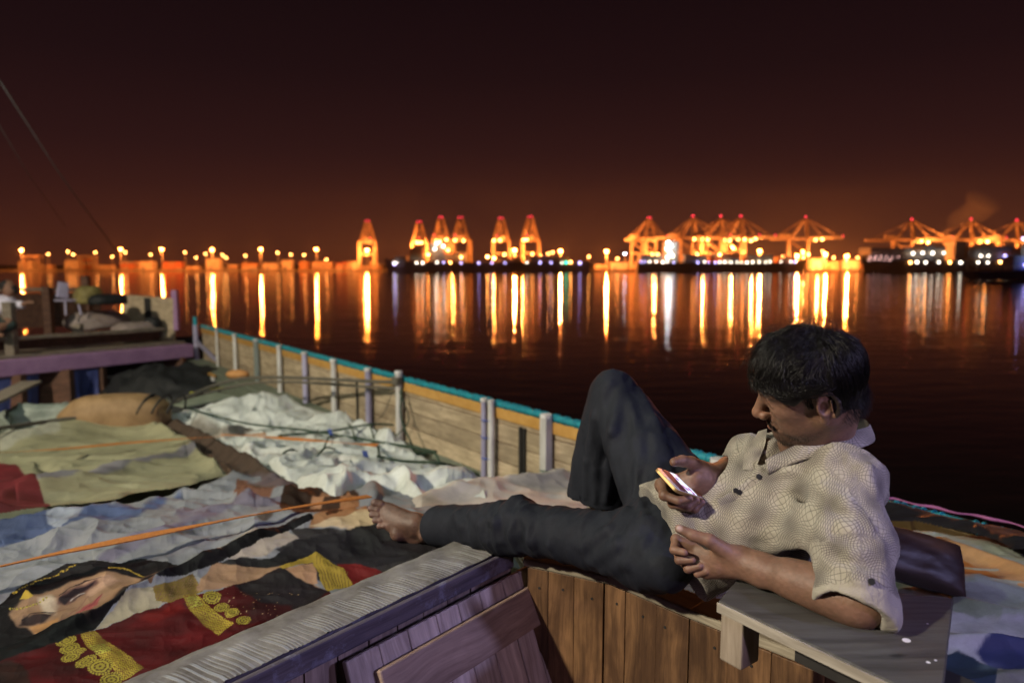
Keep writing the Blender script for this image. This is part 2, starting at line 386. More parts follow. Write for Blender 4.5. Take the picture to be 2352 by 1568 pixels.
# ---- quay cranes
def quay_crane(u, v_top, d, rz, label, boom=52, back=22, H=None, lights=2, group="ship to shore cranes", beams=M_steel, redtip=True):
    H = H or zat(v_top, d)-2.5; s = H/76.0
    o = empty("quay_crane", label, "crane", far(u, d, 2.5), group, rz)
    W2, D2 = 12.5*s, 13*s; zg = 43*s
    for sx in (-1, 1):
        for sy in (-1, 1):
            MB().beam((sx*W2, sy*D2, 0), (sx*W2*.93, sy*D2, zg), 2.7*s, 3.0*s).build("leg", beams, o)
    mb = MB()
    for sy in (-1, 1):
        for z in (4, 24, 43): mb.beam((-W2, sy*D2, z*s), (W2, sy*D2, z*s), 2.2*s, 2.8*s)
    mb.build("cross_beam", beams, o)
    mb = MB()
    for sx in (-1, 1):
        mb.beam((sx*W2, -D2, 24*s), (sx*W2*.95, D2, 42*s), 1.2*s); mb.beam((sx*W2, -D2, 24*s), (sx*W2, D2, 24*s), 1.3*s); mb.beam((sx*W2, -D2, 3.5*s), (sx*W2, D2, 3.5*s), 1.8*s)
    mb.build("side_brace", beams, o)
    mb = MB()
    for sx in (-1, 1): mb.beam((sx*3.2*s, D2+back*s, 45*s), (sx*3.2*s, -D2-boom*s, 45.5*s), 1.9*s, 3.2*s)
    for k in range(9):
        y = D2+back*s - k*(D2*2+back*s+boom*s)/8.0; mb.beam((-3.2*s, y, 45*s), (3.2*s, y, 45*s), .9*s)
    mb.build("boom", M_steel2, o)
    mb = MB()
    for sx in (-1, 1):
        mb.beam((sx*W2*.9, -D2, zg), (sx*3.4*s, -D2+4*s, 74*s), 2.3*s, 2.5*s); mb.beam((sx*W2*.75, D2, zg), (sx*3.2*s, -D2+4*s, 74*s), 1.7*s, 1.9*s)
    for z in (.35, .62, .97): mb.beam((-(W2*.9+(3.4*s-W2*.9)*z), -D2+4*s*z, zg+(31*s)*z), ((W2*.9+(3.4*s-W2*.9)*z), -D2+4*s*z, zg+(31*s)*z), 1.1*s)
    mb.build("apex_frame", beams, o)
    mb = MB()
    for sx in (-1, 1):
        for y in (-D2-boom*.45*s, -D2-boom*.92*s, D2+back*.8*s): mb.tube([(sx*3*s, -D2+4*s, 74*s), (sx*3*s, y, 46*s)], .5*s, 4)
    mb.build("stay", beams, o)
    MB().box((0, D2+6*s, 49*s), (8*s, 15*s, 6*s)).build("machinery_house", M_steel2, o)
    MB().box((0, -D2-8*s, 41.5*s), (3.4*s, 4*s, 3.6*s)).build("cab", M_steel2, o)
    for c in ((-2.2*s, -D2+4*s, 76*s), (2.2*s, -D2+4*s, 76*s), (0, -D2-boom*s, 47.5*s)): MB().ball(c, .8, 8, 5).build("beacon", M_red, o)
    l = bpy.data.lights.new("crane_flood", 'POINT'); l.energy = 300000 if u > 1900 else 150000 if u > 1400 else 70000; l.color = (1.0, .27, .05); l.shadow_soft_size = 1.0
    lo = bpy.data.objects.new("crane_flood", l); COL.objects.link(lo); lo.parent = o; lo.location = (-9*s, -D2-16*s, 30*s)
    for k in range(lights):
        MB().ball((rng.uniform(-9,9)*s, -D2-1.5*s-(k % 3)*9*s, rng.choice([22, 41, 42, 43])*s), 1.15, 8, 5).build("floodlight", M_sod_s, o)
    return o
R_ = math.radians
cr0 = quay_crane
cr0(848, 510, 1120, R_(20), "lone dim crane at the left end of the crane line", boom=20, lights=1)
cr0(967, 512, 1060, R_(6), "leftmost crane of the row of five behind the long ship", boom=44, lights=3)
cr0(1018, 502, 1050, R_(-4), "second crane of the row of five, its apex lit above a deckhouse", lights=3)
cr0(1062, 502, 1050, R_(-4), "third crane of the row of five, right of the deckhouse", lights=3)
cr0(1152, 504, 1050, R_(-4), "fourth crane of the row of five, left of a bright mast", lights=3)
cr0(1218, 501, 1045, R_(-6), "fifth crane of the row of five, right of a bright mast", lights=3)
cr0(1475, 503, 1030, R_(38), "leftmost crane behind the middle ship with a short boom", boom=30, lights=3, group="cranes over the middle ship")
cr0(1570, 499, 1010, R_(56), "crane behind the bright white deck lights of the middle ship", boom=50, lights=4, group="cranes over the middle ship")
cr0(1632, 499, 1000, R_(58), "left one of the close pair of cranes over the middle ship", boom=50, lights=4, group="cranes over the middle ship")
cr0(1677, 499, 990, R_(58), "right one of the close pair of cranes, its boom tip lit red", boom=44, lights=4, group="cranes over the middle ship")
cr0(1823, 501, 980, R_(62), "single wide crane over the bow of the middle ship", boom=46, back=26, lights=3, group="cranes over the middle ship")
cr0(2062, 506, 960, R_(66), "leftmost crane behind the big dark container ship", boom=50, back=40, lights=6, group="cranes over the container ship")
cr0(2195, 506, 950, R_(64), "middle crane behind the big dark container ship", boom=42, back=40, lights=6, group="cranes over the container ship")
cr0(2298, 508, 940, R_(62), "rightmost crane behind the big dark container ship", boom=42, back=40, lights=6, group="cranes over the container ship")
# tall thin lattice of a further crane at the right margin
cr0(2400, 510, 930, R_(60), "crane half outside the right edge of the photo", boom=46, back=36, lights=4, group="cranes over the container ship")

# ---- ships
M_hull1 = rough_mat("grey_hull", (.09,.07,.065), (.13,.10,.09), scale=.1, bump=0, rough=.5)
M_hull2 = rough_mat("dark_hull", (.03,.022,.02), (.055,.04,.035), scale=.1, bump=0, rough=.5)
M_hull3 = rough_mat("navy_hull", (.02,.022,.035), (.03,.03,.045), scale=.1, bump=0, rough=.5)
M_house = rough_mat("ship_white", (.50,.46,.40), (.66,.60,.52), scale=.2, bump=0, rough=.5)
def ship(u0, u1, d, fb, m, label, bow=1, houses=(), stacks=(), lights=(), beam=28, name="cargo_ship"):
    x0, x1 = far(u0, d).x, far(u1, d).x; L = x1-x0; xc = (x0+x1)/2
    o = empty(name, label, "ship", (xc, d, 0))
    mb = MB(); n = 26; secs = []
    for i in range(n+1):
        s = i/n; q = s if bow > 0 else 1-s
        w = beam/2*(1-max(0, (q-.80)/.20)**2.2)*(.72+.28*min(1, q/.08))
        sh = 1.0+.40*max(0, (q-.84)/.16)**1.5+.10*max(0, (.1-q)/.1)
        wl = w*(.9 if q > .85 else .96)
        rake = (0 if q < .84 else (q-.84)/.16*6.0)*bow
        secs.append(((s-.5)*L, w, wl, fb*sh, rake))
    for (x, w, wl, z, rk) in secs: mb.v += [(x-rk*.9, -wl*.9, -1.0), (x+rk*0, -w, z), (x+rk*0, w, z), (x-rk*.9, wl*.9, -1.0)]
    for i in range(n):
        a, c = 4*i, 4*i+4
        for k in range(3): mb.f.append((a+k, c+k, c+k+1, a+k+1))
    mb.f.append((0,1,2,3)); mb.f.append(tuple(4*n+k for k in (3,2,1,0)))
    mb.build("hull", m, o)
    for (u, w, v) in houses:
        x = far(u, d).x-xc; ww = w*d/FPX; h = zat(v, d)-fb
        ho = MB().box((x, 2, fb+h/2), (ww, beam*.7, h)).build("deckhouse", M_house, o)
        lv = max(2, int(h//3.2))
        for r in range(lv):
            mb = MB()
            for k in range(max(2, int(ww//3))): mb.box((x-ww/2+1.5+k*3, 2-beam*.35-.06, fb+2+r*3.2), (1.1, .2, 1.0))
            mb.build("window", M_hull3, ho)
        MB().tube([(x, 2, fb+h), (x, 2, fb+h+9)], .5, 6).build("funnel_mast", M_house, o)
    for (u, w, v, k) in stacks:
        x = far(u, d).x-xc; ww = w*d/FPX; h = zat(v, d)-fb; nn = max(1, round(ww/12.5)); rows = max(1, round(h/2.6)); cw = ww/nn
        ms = {}
        for i in range(nn):
            for r in range(rows):
                kk = k if rng.random() < .65 else rng.randrange(len(M_cont))
                if kk not in ms:
                    ms[kk] = MB().box((0,0,0), (cw-.6, beam*.85, 2.4)).mesh("container"); ms[kk].materials.append(M_cont[kk] if k < 90 else M_hull2)
                c = link("container", ms[kk], None, o); c.location = (x+(i-(nn-1)/2)*cw, 0, fb+1.3+r*2.6)
    for (u, v, mm, r) in lights:
        MB().ball((far(u, d-beam/2-1).x-xc, -beam/2-1, zat(v, d-beam/2-1)), r, 8, 5).build("deck_light", mm, o)
    return o
def lrow(us, v, cols, r=1.0): return [(u, v+rng.uniform(-1, 1), cols[rng.randrange(len(cols))], r*rng.uniform(.7, 1.1)) for u in us]
L1 = lrow([905,912,958,972,1005,1020,1035,1060,1100,1130,1160,1210,1240,1265,1290,1310], 603, [M_white, M_white, M_sod_s, M_cool]) + [(908,607,M_cool,1.3),(1331,604,M_cool,1.4),(1300,603,M_green,1.3),
     (1004,560,M_white,1.5),(1012,556,M_sod_s,1.3),(1020,566,M_white,1.5),(1000,572,M_white,1.5),(1030,575,M_sod_s,1.2),(985,585,M_sod_s,1.2),(1120,590,M_sod_s,1.6),(1135,593,M_sod_s,1.6),(1060,591,M_sod_s,1.2)]
ship(884, 1352, 960, 13, M_hull1, "long grey brown cargo ship moored below the row of five cranes", bow=-1,
     houses=[(1005,34,560)], stacks=[(960,30,566,0),(1047,50,580,3),(1170,60,592,0),(1260,90,590,4),(925,26,590,2)], lights=L1)
L2 = lrow([1470,1478,1490,1505,1520,1530,1545,1600,1615,1625,1640,1650,1662,1675,1690,1700,1712,1725,1740,1755,1765,1790,1812,1822], 602, [M_white, M_white, M_cool, M_white]) + \
     [(1532,558,M_wflood,1.2),(1538,566,M_wflood,1.0),(1528,572,M_white,1.6),(1536,580,M_white,1.7),(1542,588,M_white,1.6),(1530,592,M_white,1.6),(1650,585,M_sod_s,1.2)]
ship(1460, 1850, 930, 12, M_hull2, "dark ship between the shore lamps, its bow to the right", bow=1,
     houses=[(1537,28,556)], stacks=[(1490,50,586,3),(1590,50,584,3),(1660,60,582,1),(1735,60,586,3),(1795,30,588,0)], lights=L2)
M_pinkl = emis_mat("pink_white_glow", (1.0,.55,.5), 10)
L3 = lrow(range(1990, 2050, 12), 597, [M_pinkl], .6) + lrow(range(1992, 2060, 13), 590, [M_pinkl], .5) + lrow([2085,2100,2120,2150,2175,2200,2240,2262,2290,2310], 603, [M_white, M_white, M_sod_s], 1.2) + \
     lrow([2090,2112,2135,2160], 582, [M_white], 1.3) + lrow([2245,2262,2300], 588, [M_white, M_cool], 1.2)
sh3 = ship(1972, 2430, 860, 14, M_hull3, "big dark container ship stacked high at the right with a letter M on its hull", bow=-1,
     houses=[(2185,24,556)], stacks=[(2025,92,568,5),(2110,76,566,5),(2250,96,567,5),(2330,60,570,5)], lights=L3, beam=34)
fc = bpy.data.curves.new("hull_letter", 'FONT'); fc.body = "M"; fc.size = 22; fc.extrude = .1; fc.align_x = 'CENTER'
M_letter = rough_mat("faded_letter_paint", (.30,.26,.24), (.36,.32,.3), bump=0)
fo = bpy.data.objects.new("letter_source", fc); COL.objects.link(fo); bpy.context.view_layer.update()
lme = bpy.data.meshes.new_from_object(fo.evaluated_get(bpy.context.evaluated_depsgraph_get())); bpy.data.objects.remove(fo)
fo = link("hull_letter", lme, None, sh3); lme.materials.clear(); lme.materials.append(M_letter)
fo.location = (far(2230, 840).x - (far(1972,860).x+far(2430,860).x)/2, -17.35, 1.2); fo.rotation_euler = (math.pi/2, 0, 0)
# blue work boat nearer on the right
M_blue = rough_mat("blue_boat_paint", (.04,.06,.25), (.06,.08,.32), scale=.4, bump=0)
wb = empty("work_boat", "small blue work boat lit white at the right edge", "boat", P(2330, 645, 240)*1.0); wb.location.z = 0
mb = MB(); mb.v += [(-14,-3,.1),(14,-3,.1),(16,-3.6,4),(-17,-3.6,3.2),(-14,3,.1),(14,3,.1),(16,3.6,4),(-17,3.6,3.2)]
mb.f += [(0,1,2,3),(4,7,6,5),(0,3,7,4),(1,5,6,2),(3,2,6,7),(0,4,5,1)]; mb.build("hull", M_blue, wb)
MB().box((2,0,6), (9,5,5)).build("wheelhouse", M_blue, wb); MB().tube([(2,0,8),(2,0,15)], .25, 6).build("boat_mast", M_pole, wb)
mb = MB()
for k in range(5): mb.tube([(-14+k*4, -3.4, 3.4), (-14+k*4, -3.4, 4.8)], .1, 5)
mb.tube([(-14,-3.4,4.8),(2,-3.4,4.8)], .1, 5); mb.build("railing", M_pole, wb)
MB().ball((4,-3.5,8.2), .55, 10, 6).build("floodlight", M_wflood, wb); MB().ball((1,-3.2,5.4), .35, 8, 5).build("floodlight", M_cool, wb)
MB().ball((2,0,14.5), .4, 8, 5).build("beacon", M_cool, wb)
# ================================================================== our boat: bulwark, wells, hatch walls
M_plank = wood_mat("bleached_plank", (.34,.265,.17), (.66,.54,.37), stain_amt=.45, stain=(.17,.13,.085))
M_orange = rough_mat("ochre_paint", (.42,.22,.045), (.55,.32,.09), scale=9, bump=.2)
M_teal = rough_mat("teal_lashing", (.01,.22,.27), (.02,.33,.40), scale=30, bump=.4, rough=.55)
M_post_w = rough_mat("chalky_white_paint", (.50,.50,.47), (.70,.70,.68), scale=14, bump=.3, stretch=(1,1,.3))
M_post_v = rough_mat("lilac_grey_paint", (.28,.27,.40), (.42,.41,.56), scale=14, bump=.3, stretch=(1,1,.3))
M_post_g = rough_mat("grey_green_paint", (.16,.20,.19), (.28,.32,.30), scale=14, bump=.3, stretch=(1,1,.3))
M_ledge = rough_mat("grey_green_deck_paint", (.13,.16,.12), (.22,.25,.19), scale=7, bump=.25)
M_darkin = rough_mat("dark_tarred_wood", (.012,.012,.012), (.03,.027,.025), scale=6, bump=.2)
M_green = rough_mat("green_cord", (.015,.06,.035), (.03,.11,.06), scale=60, bump=.5)
M_bluecord = rough_mat("blue_cord", (.03,.07,.35), (.05,.12,.5), scale=60, bump=.3)
A0 = G(503, 760, 1.07); DIRV = Vector((.28+5.0, 5.0-11.8, 0)).normalized()
PA = P(1265, 960, 4.9); PB = P(503, 760, 11.7)
DB = (PA-PB); DB.z = 0; LB = DB.length; DB.normalize()          # along the rail towards the camera
NB = Vector((DB.y, -DB.x, 0))                                      # inboard?
if (NB.dot(Vector((-1, -1, 0)))) < 0: NB = -NB
ZT = CZ-1.07; ZL = CZ-1.68
PB.z = 0
def rail(s, off=0, z=ZT): q = PB+DB*s+NB*off; return Vector((q.x, q.y, z))
def s_of(u):
    # parameter along the rail seen at column u
    lo, hi = -3.0, 14.0
    for _ in range(50):
        mi = (lo+hi)/2; q = rail(mi); dd = q.y*CT-(q.z-CZ)*ST; uu = CU+q.x/dd*FPX
        if uu < u: lo = mi
        else: hi = mi
    return lo
boat = empty("wooden_boat", "old wooden cargo boat in the foreground with plank bulwark and teal rail", "boat")
# hull side outside the bulwark
S0, S1 = -1.2, 13.5
RQ = Matrix((DB, NB, Vector((0,0,1)))).transposed()
def rbox(s0, s1, off, z0, z1, th):
    return MB().box(rail((s0+s1)/2, off, (z0+z1)/2), (s1-s0, th, z1-z0), RQ)
rbox(S0, S1, -.22, -.4, ZL, .12).build("hull", M_darkin, boat)
# planks: strakes with staggered butt joints
rw = random.Random(11)
strakes = [(ZL, ZL+.155), (ZL+.155, ZL+.31), (ZL+.31, ZL+.46), (ZL+.46, ZT-.035)]
cuts = {0: [s_of(1190)-2.2, s_of(1190)], 1: [s_of(820), s_of(1205)], 2: [s_of(620), s_of(1205)], 3: [s_of(900), s_of(1330)]}
for r, (z0, z1) in enumerate(strakes):
    cc = [S0] + cuts[r] + [S1]
    for a, c in zip(cc, cc[1:]):
        mb = MB(); L = c-a-.012; mb.box((0,0,0), (L, .035, z1-z0-.008))
        o = mb.build("bulwark_plank", M_plank if r < 3 else M_plank, boat, bevel=.004)
        o.location = rail((a+c)/2, -.03+rw.uniform(-.003, .003), (z0+z1)/2); o.rotation_euler = RQ.to_euler()
# ochre painted top band
for a, c in ((S0, s_of(700)), (s_of(700), s_of(1130)), (s_of(1130), S1)):
    mb = MB(); mb.box((0,0,0), (c-a-.01, .018, .085)); o = mb.build("ochre_strip", M_orange, boat, bevel=.003); o.location = rail((a+c)/2, -.003, ZT-.065); o.rotation_euler = RQ.to_euler()
# rail pipe with lashing turns
MB().tube([rail(S0+i*(S1-S0)/40, -.02, ZT+.003*math.sin(i*1.7)) for i in range(41)], .026, 10).build("top_rail", M_teal, boat, smooth=True)
mb = MB(); q = S0; turns = []
while q < S1:
    for k in range(2):
        c = rail(q+k*.03, -.02, ZT+.001); pts = []
        for a in range(11): an = a*math.pi*2/10; pts.append(c + NB*(.031*math.cos(an)) + Vector((0,0,.031*math.sin(an))) + DB*(a*.003))
        mb.tube(pts, .0048, 5, cap=False)
    q += rw.uniform(.07, .16)
o = mb.build("rail_lashing", M_teal, boat, smooth=True); tag(o, kind="stuff")
# waterway ledge + inner face
o = MB(); o.box((0,0,0), (S1-S0, .30, .05)); o = o.build("waterway_ledge", M_ledge, boat, bevel=.01); o.location = rail((S0+S1)/2, .13, ZL-.02); o.rotation_euler = RQ.to_euler()
o = MB(); o.box((0,0,0), (S1-S0, .04, .5)); o = o.build("ledge_face", M_ledge, boat); o.location = rail((S0+S1)/2, .27, ZL-.30); o.rotation_euler = RQ.to_euler()
# posts
post_u = [(503,.020,'w'),(545,.030,'w'),(594,.032,'g'),(648,.032,'w'),(707,.034,'v'),(774,.034,'w'),(854,.034,'v'),(925,.034,'w'),(1122,.026,'v'),(1138,.026,'w'),(1265,.036,'w'),(1480,.036,'v'),(1660,.036,'w')]
pm = {'w': M_post_w, 'v': M_post_v, 'g': M_post_g}
posts = {}
for (u, r, k) in post_u:
    s = s_of(u); h = ZT-ZL+.03
    if u in (925,): h += .05
    base = rail(s, .045, ZL+.002)
    mb = MB()
    prof = [r*1.05, r*1.02, r, r*.98, r*.98, r*1.02]
    if u == 1265 or k == 'g': mb.box((0,0,h/2), (r*1.9, r*1.7, h))
    else: mb.tube([(0,0,0),(0,0,h*.3),(.004,0,h*.6),(0,.002,h*.85),(0,0,h-.012),(0,0,h)], prof, 10)
    o = mb.build("bulwark_post", pm[k], boat, smooth=False, bevel=.003); o.location = base; o.rotation_euler.z = math.atan2(DB.y, DB.x); posts[u] = o
    mb = MB(); mb.tube([(0,0,h-.02),(0,0,h+.006)], r*1.15, 10); c = mb.build("post_cap", M_post_w, boat); c.location = base
for u, zz, mm in ((1122,.34,M_bluecord),(1122,.17,M_bluecord),(1265,.24,M_green),(1265,.09,M_green),(1122,.48,M_bluecord)):
    s = s_of(u+ (8 if u==1122 else 0)); mb = MB(); c = rail(s, .045, ZL+zz); pts = []
    rr = .062 if u == 1122 else .044
    for a in range(13): an = a*math.pi/6; pts.append(c+DB*(rr*math.cos(an))+NB*(.043*math.sin(an))+Vector((0,0,.004*math.sin(2*an))))
    mb.tube(pts, .0045, 6, cap=False); mb.build("cord_turn", mm, boat)
# thin battens between planks and posts (dark verticals)
for u in (818, 1204, 1195):
    s = s_of(u); o = MB().box((0,0,0), (.028, .02, .46)).build("bulwark_batten", M_darkin, boat); o.location = rail(s, -.004, ZL+.25); o.rotation_euler = RQ.to_euler()
# inboard deck below, mostly hidden by the tarpaulins
mb = MB(); c0 = rail(S0, .2, ZL-.5); c1 = rail(S1, .2, ZL-.5)
mb.v += [tuple(c0), tuple(c1), (-8,-2,ZL-.5), (-14, 9, ZL-.5)]; mb.f.append((0,1,2,3)); mb.build("main_deck", M_ledge, boat)
# bow end: end post with teal tip, white pipes and small grated box on the ledge
s = s_of(455)
base = rail(s, .05, ZL-.15)
MB().tube([(0,0,0),(0,0,.78)], .045, 10).build("end_post", M_post_v, boat).location = base
MB().tube([(0,0,.78),(0,0,.93)], .035, 8).build("end_post_tip", M_teal, boat).location = base
MB().beam(rail(s, .05, ZT-.28), rail(s_of(500), .05, ZT-.5), .05).build("end_brace", M_post_v, boat)
for u in (487, 537):
    o = MB().box((0,0,.13), (.06,.05,.26)).build("hatch_jamb", M_post_w, boat); o.location = rail(s_of(u)-.05, .34, ZL-.30); o.rotation_euler.z = math.atan2(DB.y, DB.x)
o = MB().box((0,0,0), (1.3,.05,.03)).build("hatch_head", M_orange, boat); o.location = rail(s_of(512), .33, ZL-.02); o.rotation_euler.z = math.atan2(DB.y, DB.x)
# bundle and tools lying on the ledge near the bow
M_bund = rough_mat("orange_rag", (.45,.20,.06), (.6,.32,.12), scale=20, bump=.5)
o = MB().ball((0,0,.05), .12, 12, 8, (1.5,.8,.6)).build("rag_bundle", M_bund, None, smooth=True); o.location = rail(s_of(563), .14, ZL+.01)
tag(o, "small orange rag bundle on the ledge against the bulwark near the bow", "rag")

# ------------------------------------------------------------------ the well: low plank walls
M_brown = wood_mat("varnished_brown_plank", (.075,.040,.020), (.27,.145,.068), stain_amt=.7, stain=(.045,.022,.012), rough=.5, spec=.4)
M_wallA = wood_mat("weathered_plank", (.17,.12,.10), (.38,.29,.25), stain_amt=.4, stain=(.09,.06,.06))
M_doorw = wood_mat("pale_door_plank", (.32,.25,.23), (.66,.55,.50), stain_amt=.3, stain=(.12,.09,.09))
M_batten = wood_mat("knotty_batten", (.17,.11,.085), (.42,.31,.25), grain=.6, stain_amt=.3, stain=(.06,.04,.04))
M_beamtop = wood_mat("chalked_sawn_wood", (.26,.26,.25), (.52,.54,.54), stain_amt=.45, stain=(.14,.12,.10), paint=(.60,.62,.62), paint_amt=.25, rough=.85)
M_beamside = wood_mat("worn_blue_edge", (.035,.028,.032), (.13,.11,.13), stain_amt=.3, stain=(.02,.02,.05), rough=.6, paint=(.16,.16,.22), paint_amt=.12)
M_strip = wood_mat("dirty_pale_strip", (.18,.15,.11), (.42,.37,.28), stain_amt=.4, stain=(.08,.07,.05))
M_board = wood_mat("grey_worn_plywood", (.026,.026,.027), (.085,.085,.083), grain=.8, stain_amt=.55, stain=(.045,.038,.030), rough=.62, spots=1, spec=.4)
M_ply = wood_mat("plywood_edge", (.25,.22,.18), (.5,.46,.40), stain_amt=.2)
M_block = wood_mat("pale_timber_block", (.30,.24,.18), (.55,.46,.37), stain_amt=.25, stain=(.15,.11,.08))
def P2(u, v, drop): q = G(u, v, drop); return Vector((q.x, q.y, 0))
AF0, AF1 = P2(276,1565,.78), P2(1021,1246,.78)     # far edge
AN0, AN1 = P2(510,1565,.78), P2(1171,1253,.78)     # near edge
dA = (AN1-AN0).normalized(); nA = Vector((dA.y, -dA.x, 0))
if nA.x < 0: nA = -nA                               # towards the camera well
LA = (AN1-AN0).length+1.4; wA = abs((AF0-AN0).dot(nA))
wall_a = empty("hatch_coaming", "low weathered plank coaming topped by a grey ridged beam, lower left", "hatch coaming")
def QA(s, off=0, z=0): q = AN1 - dA*s + nA*off; return Vector((q.x, q.y, CZ-z))
RA = Matrix((dA, Vector((-dA.y, dA.x, 0)), Vector((0,0,1)))).transposed()
# top board with saw ridges as real relief
ns, nw = 2600, 8; rr_ = random.Random(5)
me_v = []; me_f = []
hs = []; tt = 0
while tt < LA:
    w = rr_.choice([.006,.007,.008,.010,.014]); hs.append((tt, tt+w*.5, rr_.uniform(.0004,.0020))); tt += w*1.25
sarr = np.linspace(0, LA, ns); ridge = np.zeros(ns)
for a, c, h in hs: ridge[(sarr >= a) & (sarr < c)] = h
nz1 = fbm(sarr*6, 0, 0, 3, 3)
for i in range(ns):
    for j in range(nw+1):
        o_ = j/nw
        edge = 1.0 if o_ < .62+.12*nz1[i] else 0.0
        z = .78 - ridge[i]*edge + (.003 if j in (0, nw) else 0) + .0012*math.sin(i*.05+j)
        q = QA(sarr[i]+.03*(o_-.5), -wA*o_, z); me_v.append(tuple(q))
for i in range(ns-1):
    for j in range(nw):
        a = i*(nw+1)+j; me_f.append((a, a+1, a+nw+2, a+nw+1))
mm = bpy.data.meshes.new("ridged_top"); mm.from_pydata(me_v, [], me_f); mm.update()
m, t, b = new_mat("ridged_chalked_wood"); L = t.links.new
at = N(t, "ShaderNodeAttribute", attribute_name="ridge"); n_ = N(t, "ShaderNodeTexNoise", i_Scale=9.0, i_Detail=8.0, i_Roughness=.7); tco = N(t, "ShaderNodeTexCoord"); L(tco.outputs["Object"], n_.inputs["Vector"])
base = ramp(t, n_.outputs["Fac"], [(.32, (.09,.08,.072)), (.55, (.19,.182,.17)), (.72, (.27,.262,.25))])
mx = N(t, "ShaderNodeMix", data_type='RGBA'); L(at.outputs["Fac"], mx.inputs[0]); L(base, mx.inputs[6]); mx.inputs[7].default_value = (.33,.36,.39,1); L(mx.outputs[2], b.inputs["Base Color"])
b.inputs["Roughness"].default_value = .8; b.inputs["Specular IOR Level"].default_value = .25
bp = N(t, "ShaderNodeBump", i_Strength=.4, i_Distance=.003); L(n_.outputs["Fac"], bp.inputs["Height"]); L(bp.outputs[0], b.inputs["Normal"])
at_ = mm.attributes.new("ridge", 'FLOAT', 'POINT')
vals = np.zeros((ns, nw+1), dtype=np.float32)
for i in range(ns):
    for j in range(nw+1):
        o_ = j/nw; e_ = 1.0 if o_ < .62+.12*nz1[i] else 0.0
        vals[i, j] = min(1, ridge[i]/.0022)*e_*(.62+.38*nz1[i])
at_.data.foreach_set("value", vals.ravel())
link("ridged_top", mm, m, wall_a)
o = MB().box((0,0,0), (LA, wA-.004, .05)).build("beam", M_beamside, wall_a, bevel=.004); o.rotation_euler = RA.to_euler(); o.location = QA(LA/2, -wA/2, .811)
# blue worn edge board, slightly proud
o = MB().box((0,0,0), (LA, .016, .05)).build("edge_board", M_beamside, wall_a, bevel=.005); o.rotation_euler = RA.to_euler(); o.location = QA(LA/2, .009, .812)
# vertical planks of wall A (plank local X = grain = vertical)
def vplank_mesh(name, L_, w_, th=.022):
    return MB().box((0,0,0), (L_, w_-.004, th)).mesh(name)
def place_vertical(o, top, along, normal, lean=0.0, L_=.9):
    # local X -> down, local Y -> along wall, local Z -> normal
    dn = (Vector((0,0,-1))*math.cos(lean) + normal*math.sin(lean)).normalized(); nz = dn.cross(along).normalized()
    o.rotation_euler = Matrix((dn, along, nz)).transposed().to_euler(); o.location = top + dn*(L_/2)
pmA = vplank_mesh("coaming_plank", .95, .085); pmA.materials.append(M_wallA)
k = 0; s = -.03
while s < LA:
    o = link("coaming_plank", pmA, None, wall_a); place_vertical(o, QA(s+.0425, -.03+rw.uniform(-.002,.002), .838), dA, nA, 0, .95); s += .0855; k += 1
# leaning door
door = empty("leaning_door", "pale plank hatch door with a rounded cross batten leaning under the ridged beam", "door")
lean = math.radians(21)
DW = (P2(765,1494,.83)-P2(1232,1288,.83)).length*1.0+.02
D0 = G(1229, 1289, .845)                            # top right corner
dn = (Vector((0,0,-1))*math.cos(lean) + nA*math.sin(lean)).normalized(); nD = dn.cross(dA).normalized()
if nD.dot(nA) < 0: nD = -nD
MR = Matrix((dn, dA, dn.cross(dA).normalized())).transposed().to_euler()
def QD(s, h, off=0): return D0 - dA*s + dn*h + nD*off
def dplank(name, s0, s1, h0, h1, off, th, m, horizontal=False, bev=.004):
    if horizontal: mb = MB().box((0,0,0), (s1-s0, h1-h0, th)); rot = Matrix((dA, dn, dA.cross(dn))).transposed().to_euler()
    else: mb = MB().box((0,0,0), (h1-h0, s1-s0, th)); rot = MR
    o = mb.build(name, m, door, bevel=bev); o.rotation_euler = rot; o.location = QD((s0+s1)/2, (h0+h1)/2, off); return o
s = .002; ws = [.085,.07,.09,.08,.075,.09,.085,.09,.08]
for w_ in ws:
    if s+w_ > DW: w_ = DW-s
    if w_ < .02: break
    dplank("door_plank", s+.001, s+w_-.001, .0, .95, rw.uniform(-.0015,.0015), .02, M_doorw); s += w_
dplank("edge_stile", .002, .055, .115, .95, .022, .020, M_doorw)
# cross batten with a rounded lower-left end
mb = MB(); bl = DW-.075; bh = .105; prof = []
for a in range(7): an = math.pi/2*(a/6); prof.append((-bl+.05-.05*math.sin(an) , .05-.05*math.cos(an)))
pts2 = [(0, 0), (-bl+.05, 0)] + prof[1:] + [(-bl, bh), (0, bh)]
pts2 = [pts2[0]] + [(x, y) for x, y in prof] + [(-bl, bh), (0, bh)]
mb.prism(pts2, 0, .026)
o = mb.build("cross_batten", M_batten, door, bevel=.004); o.rotation_euler = Matrix((dA, -dn, dA.cross(-dn))).transposed().to_euler()
Rb = Matrix((dA, -dn, dA.cross(-dn))).transposed()
sgn = 1 if (Rb @ Vector((0,0,1))).dot(nD) > 0 else -1
if sgn < 0:
    Rb = Matrix((dA, dn, dA.cross(dn))).transposed(); o.rotation_euler = Rb.to_euler(); o.location = QD(.012, .045, .0115)
else: o.location = QD(.012, .045+bh, .0115)
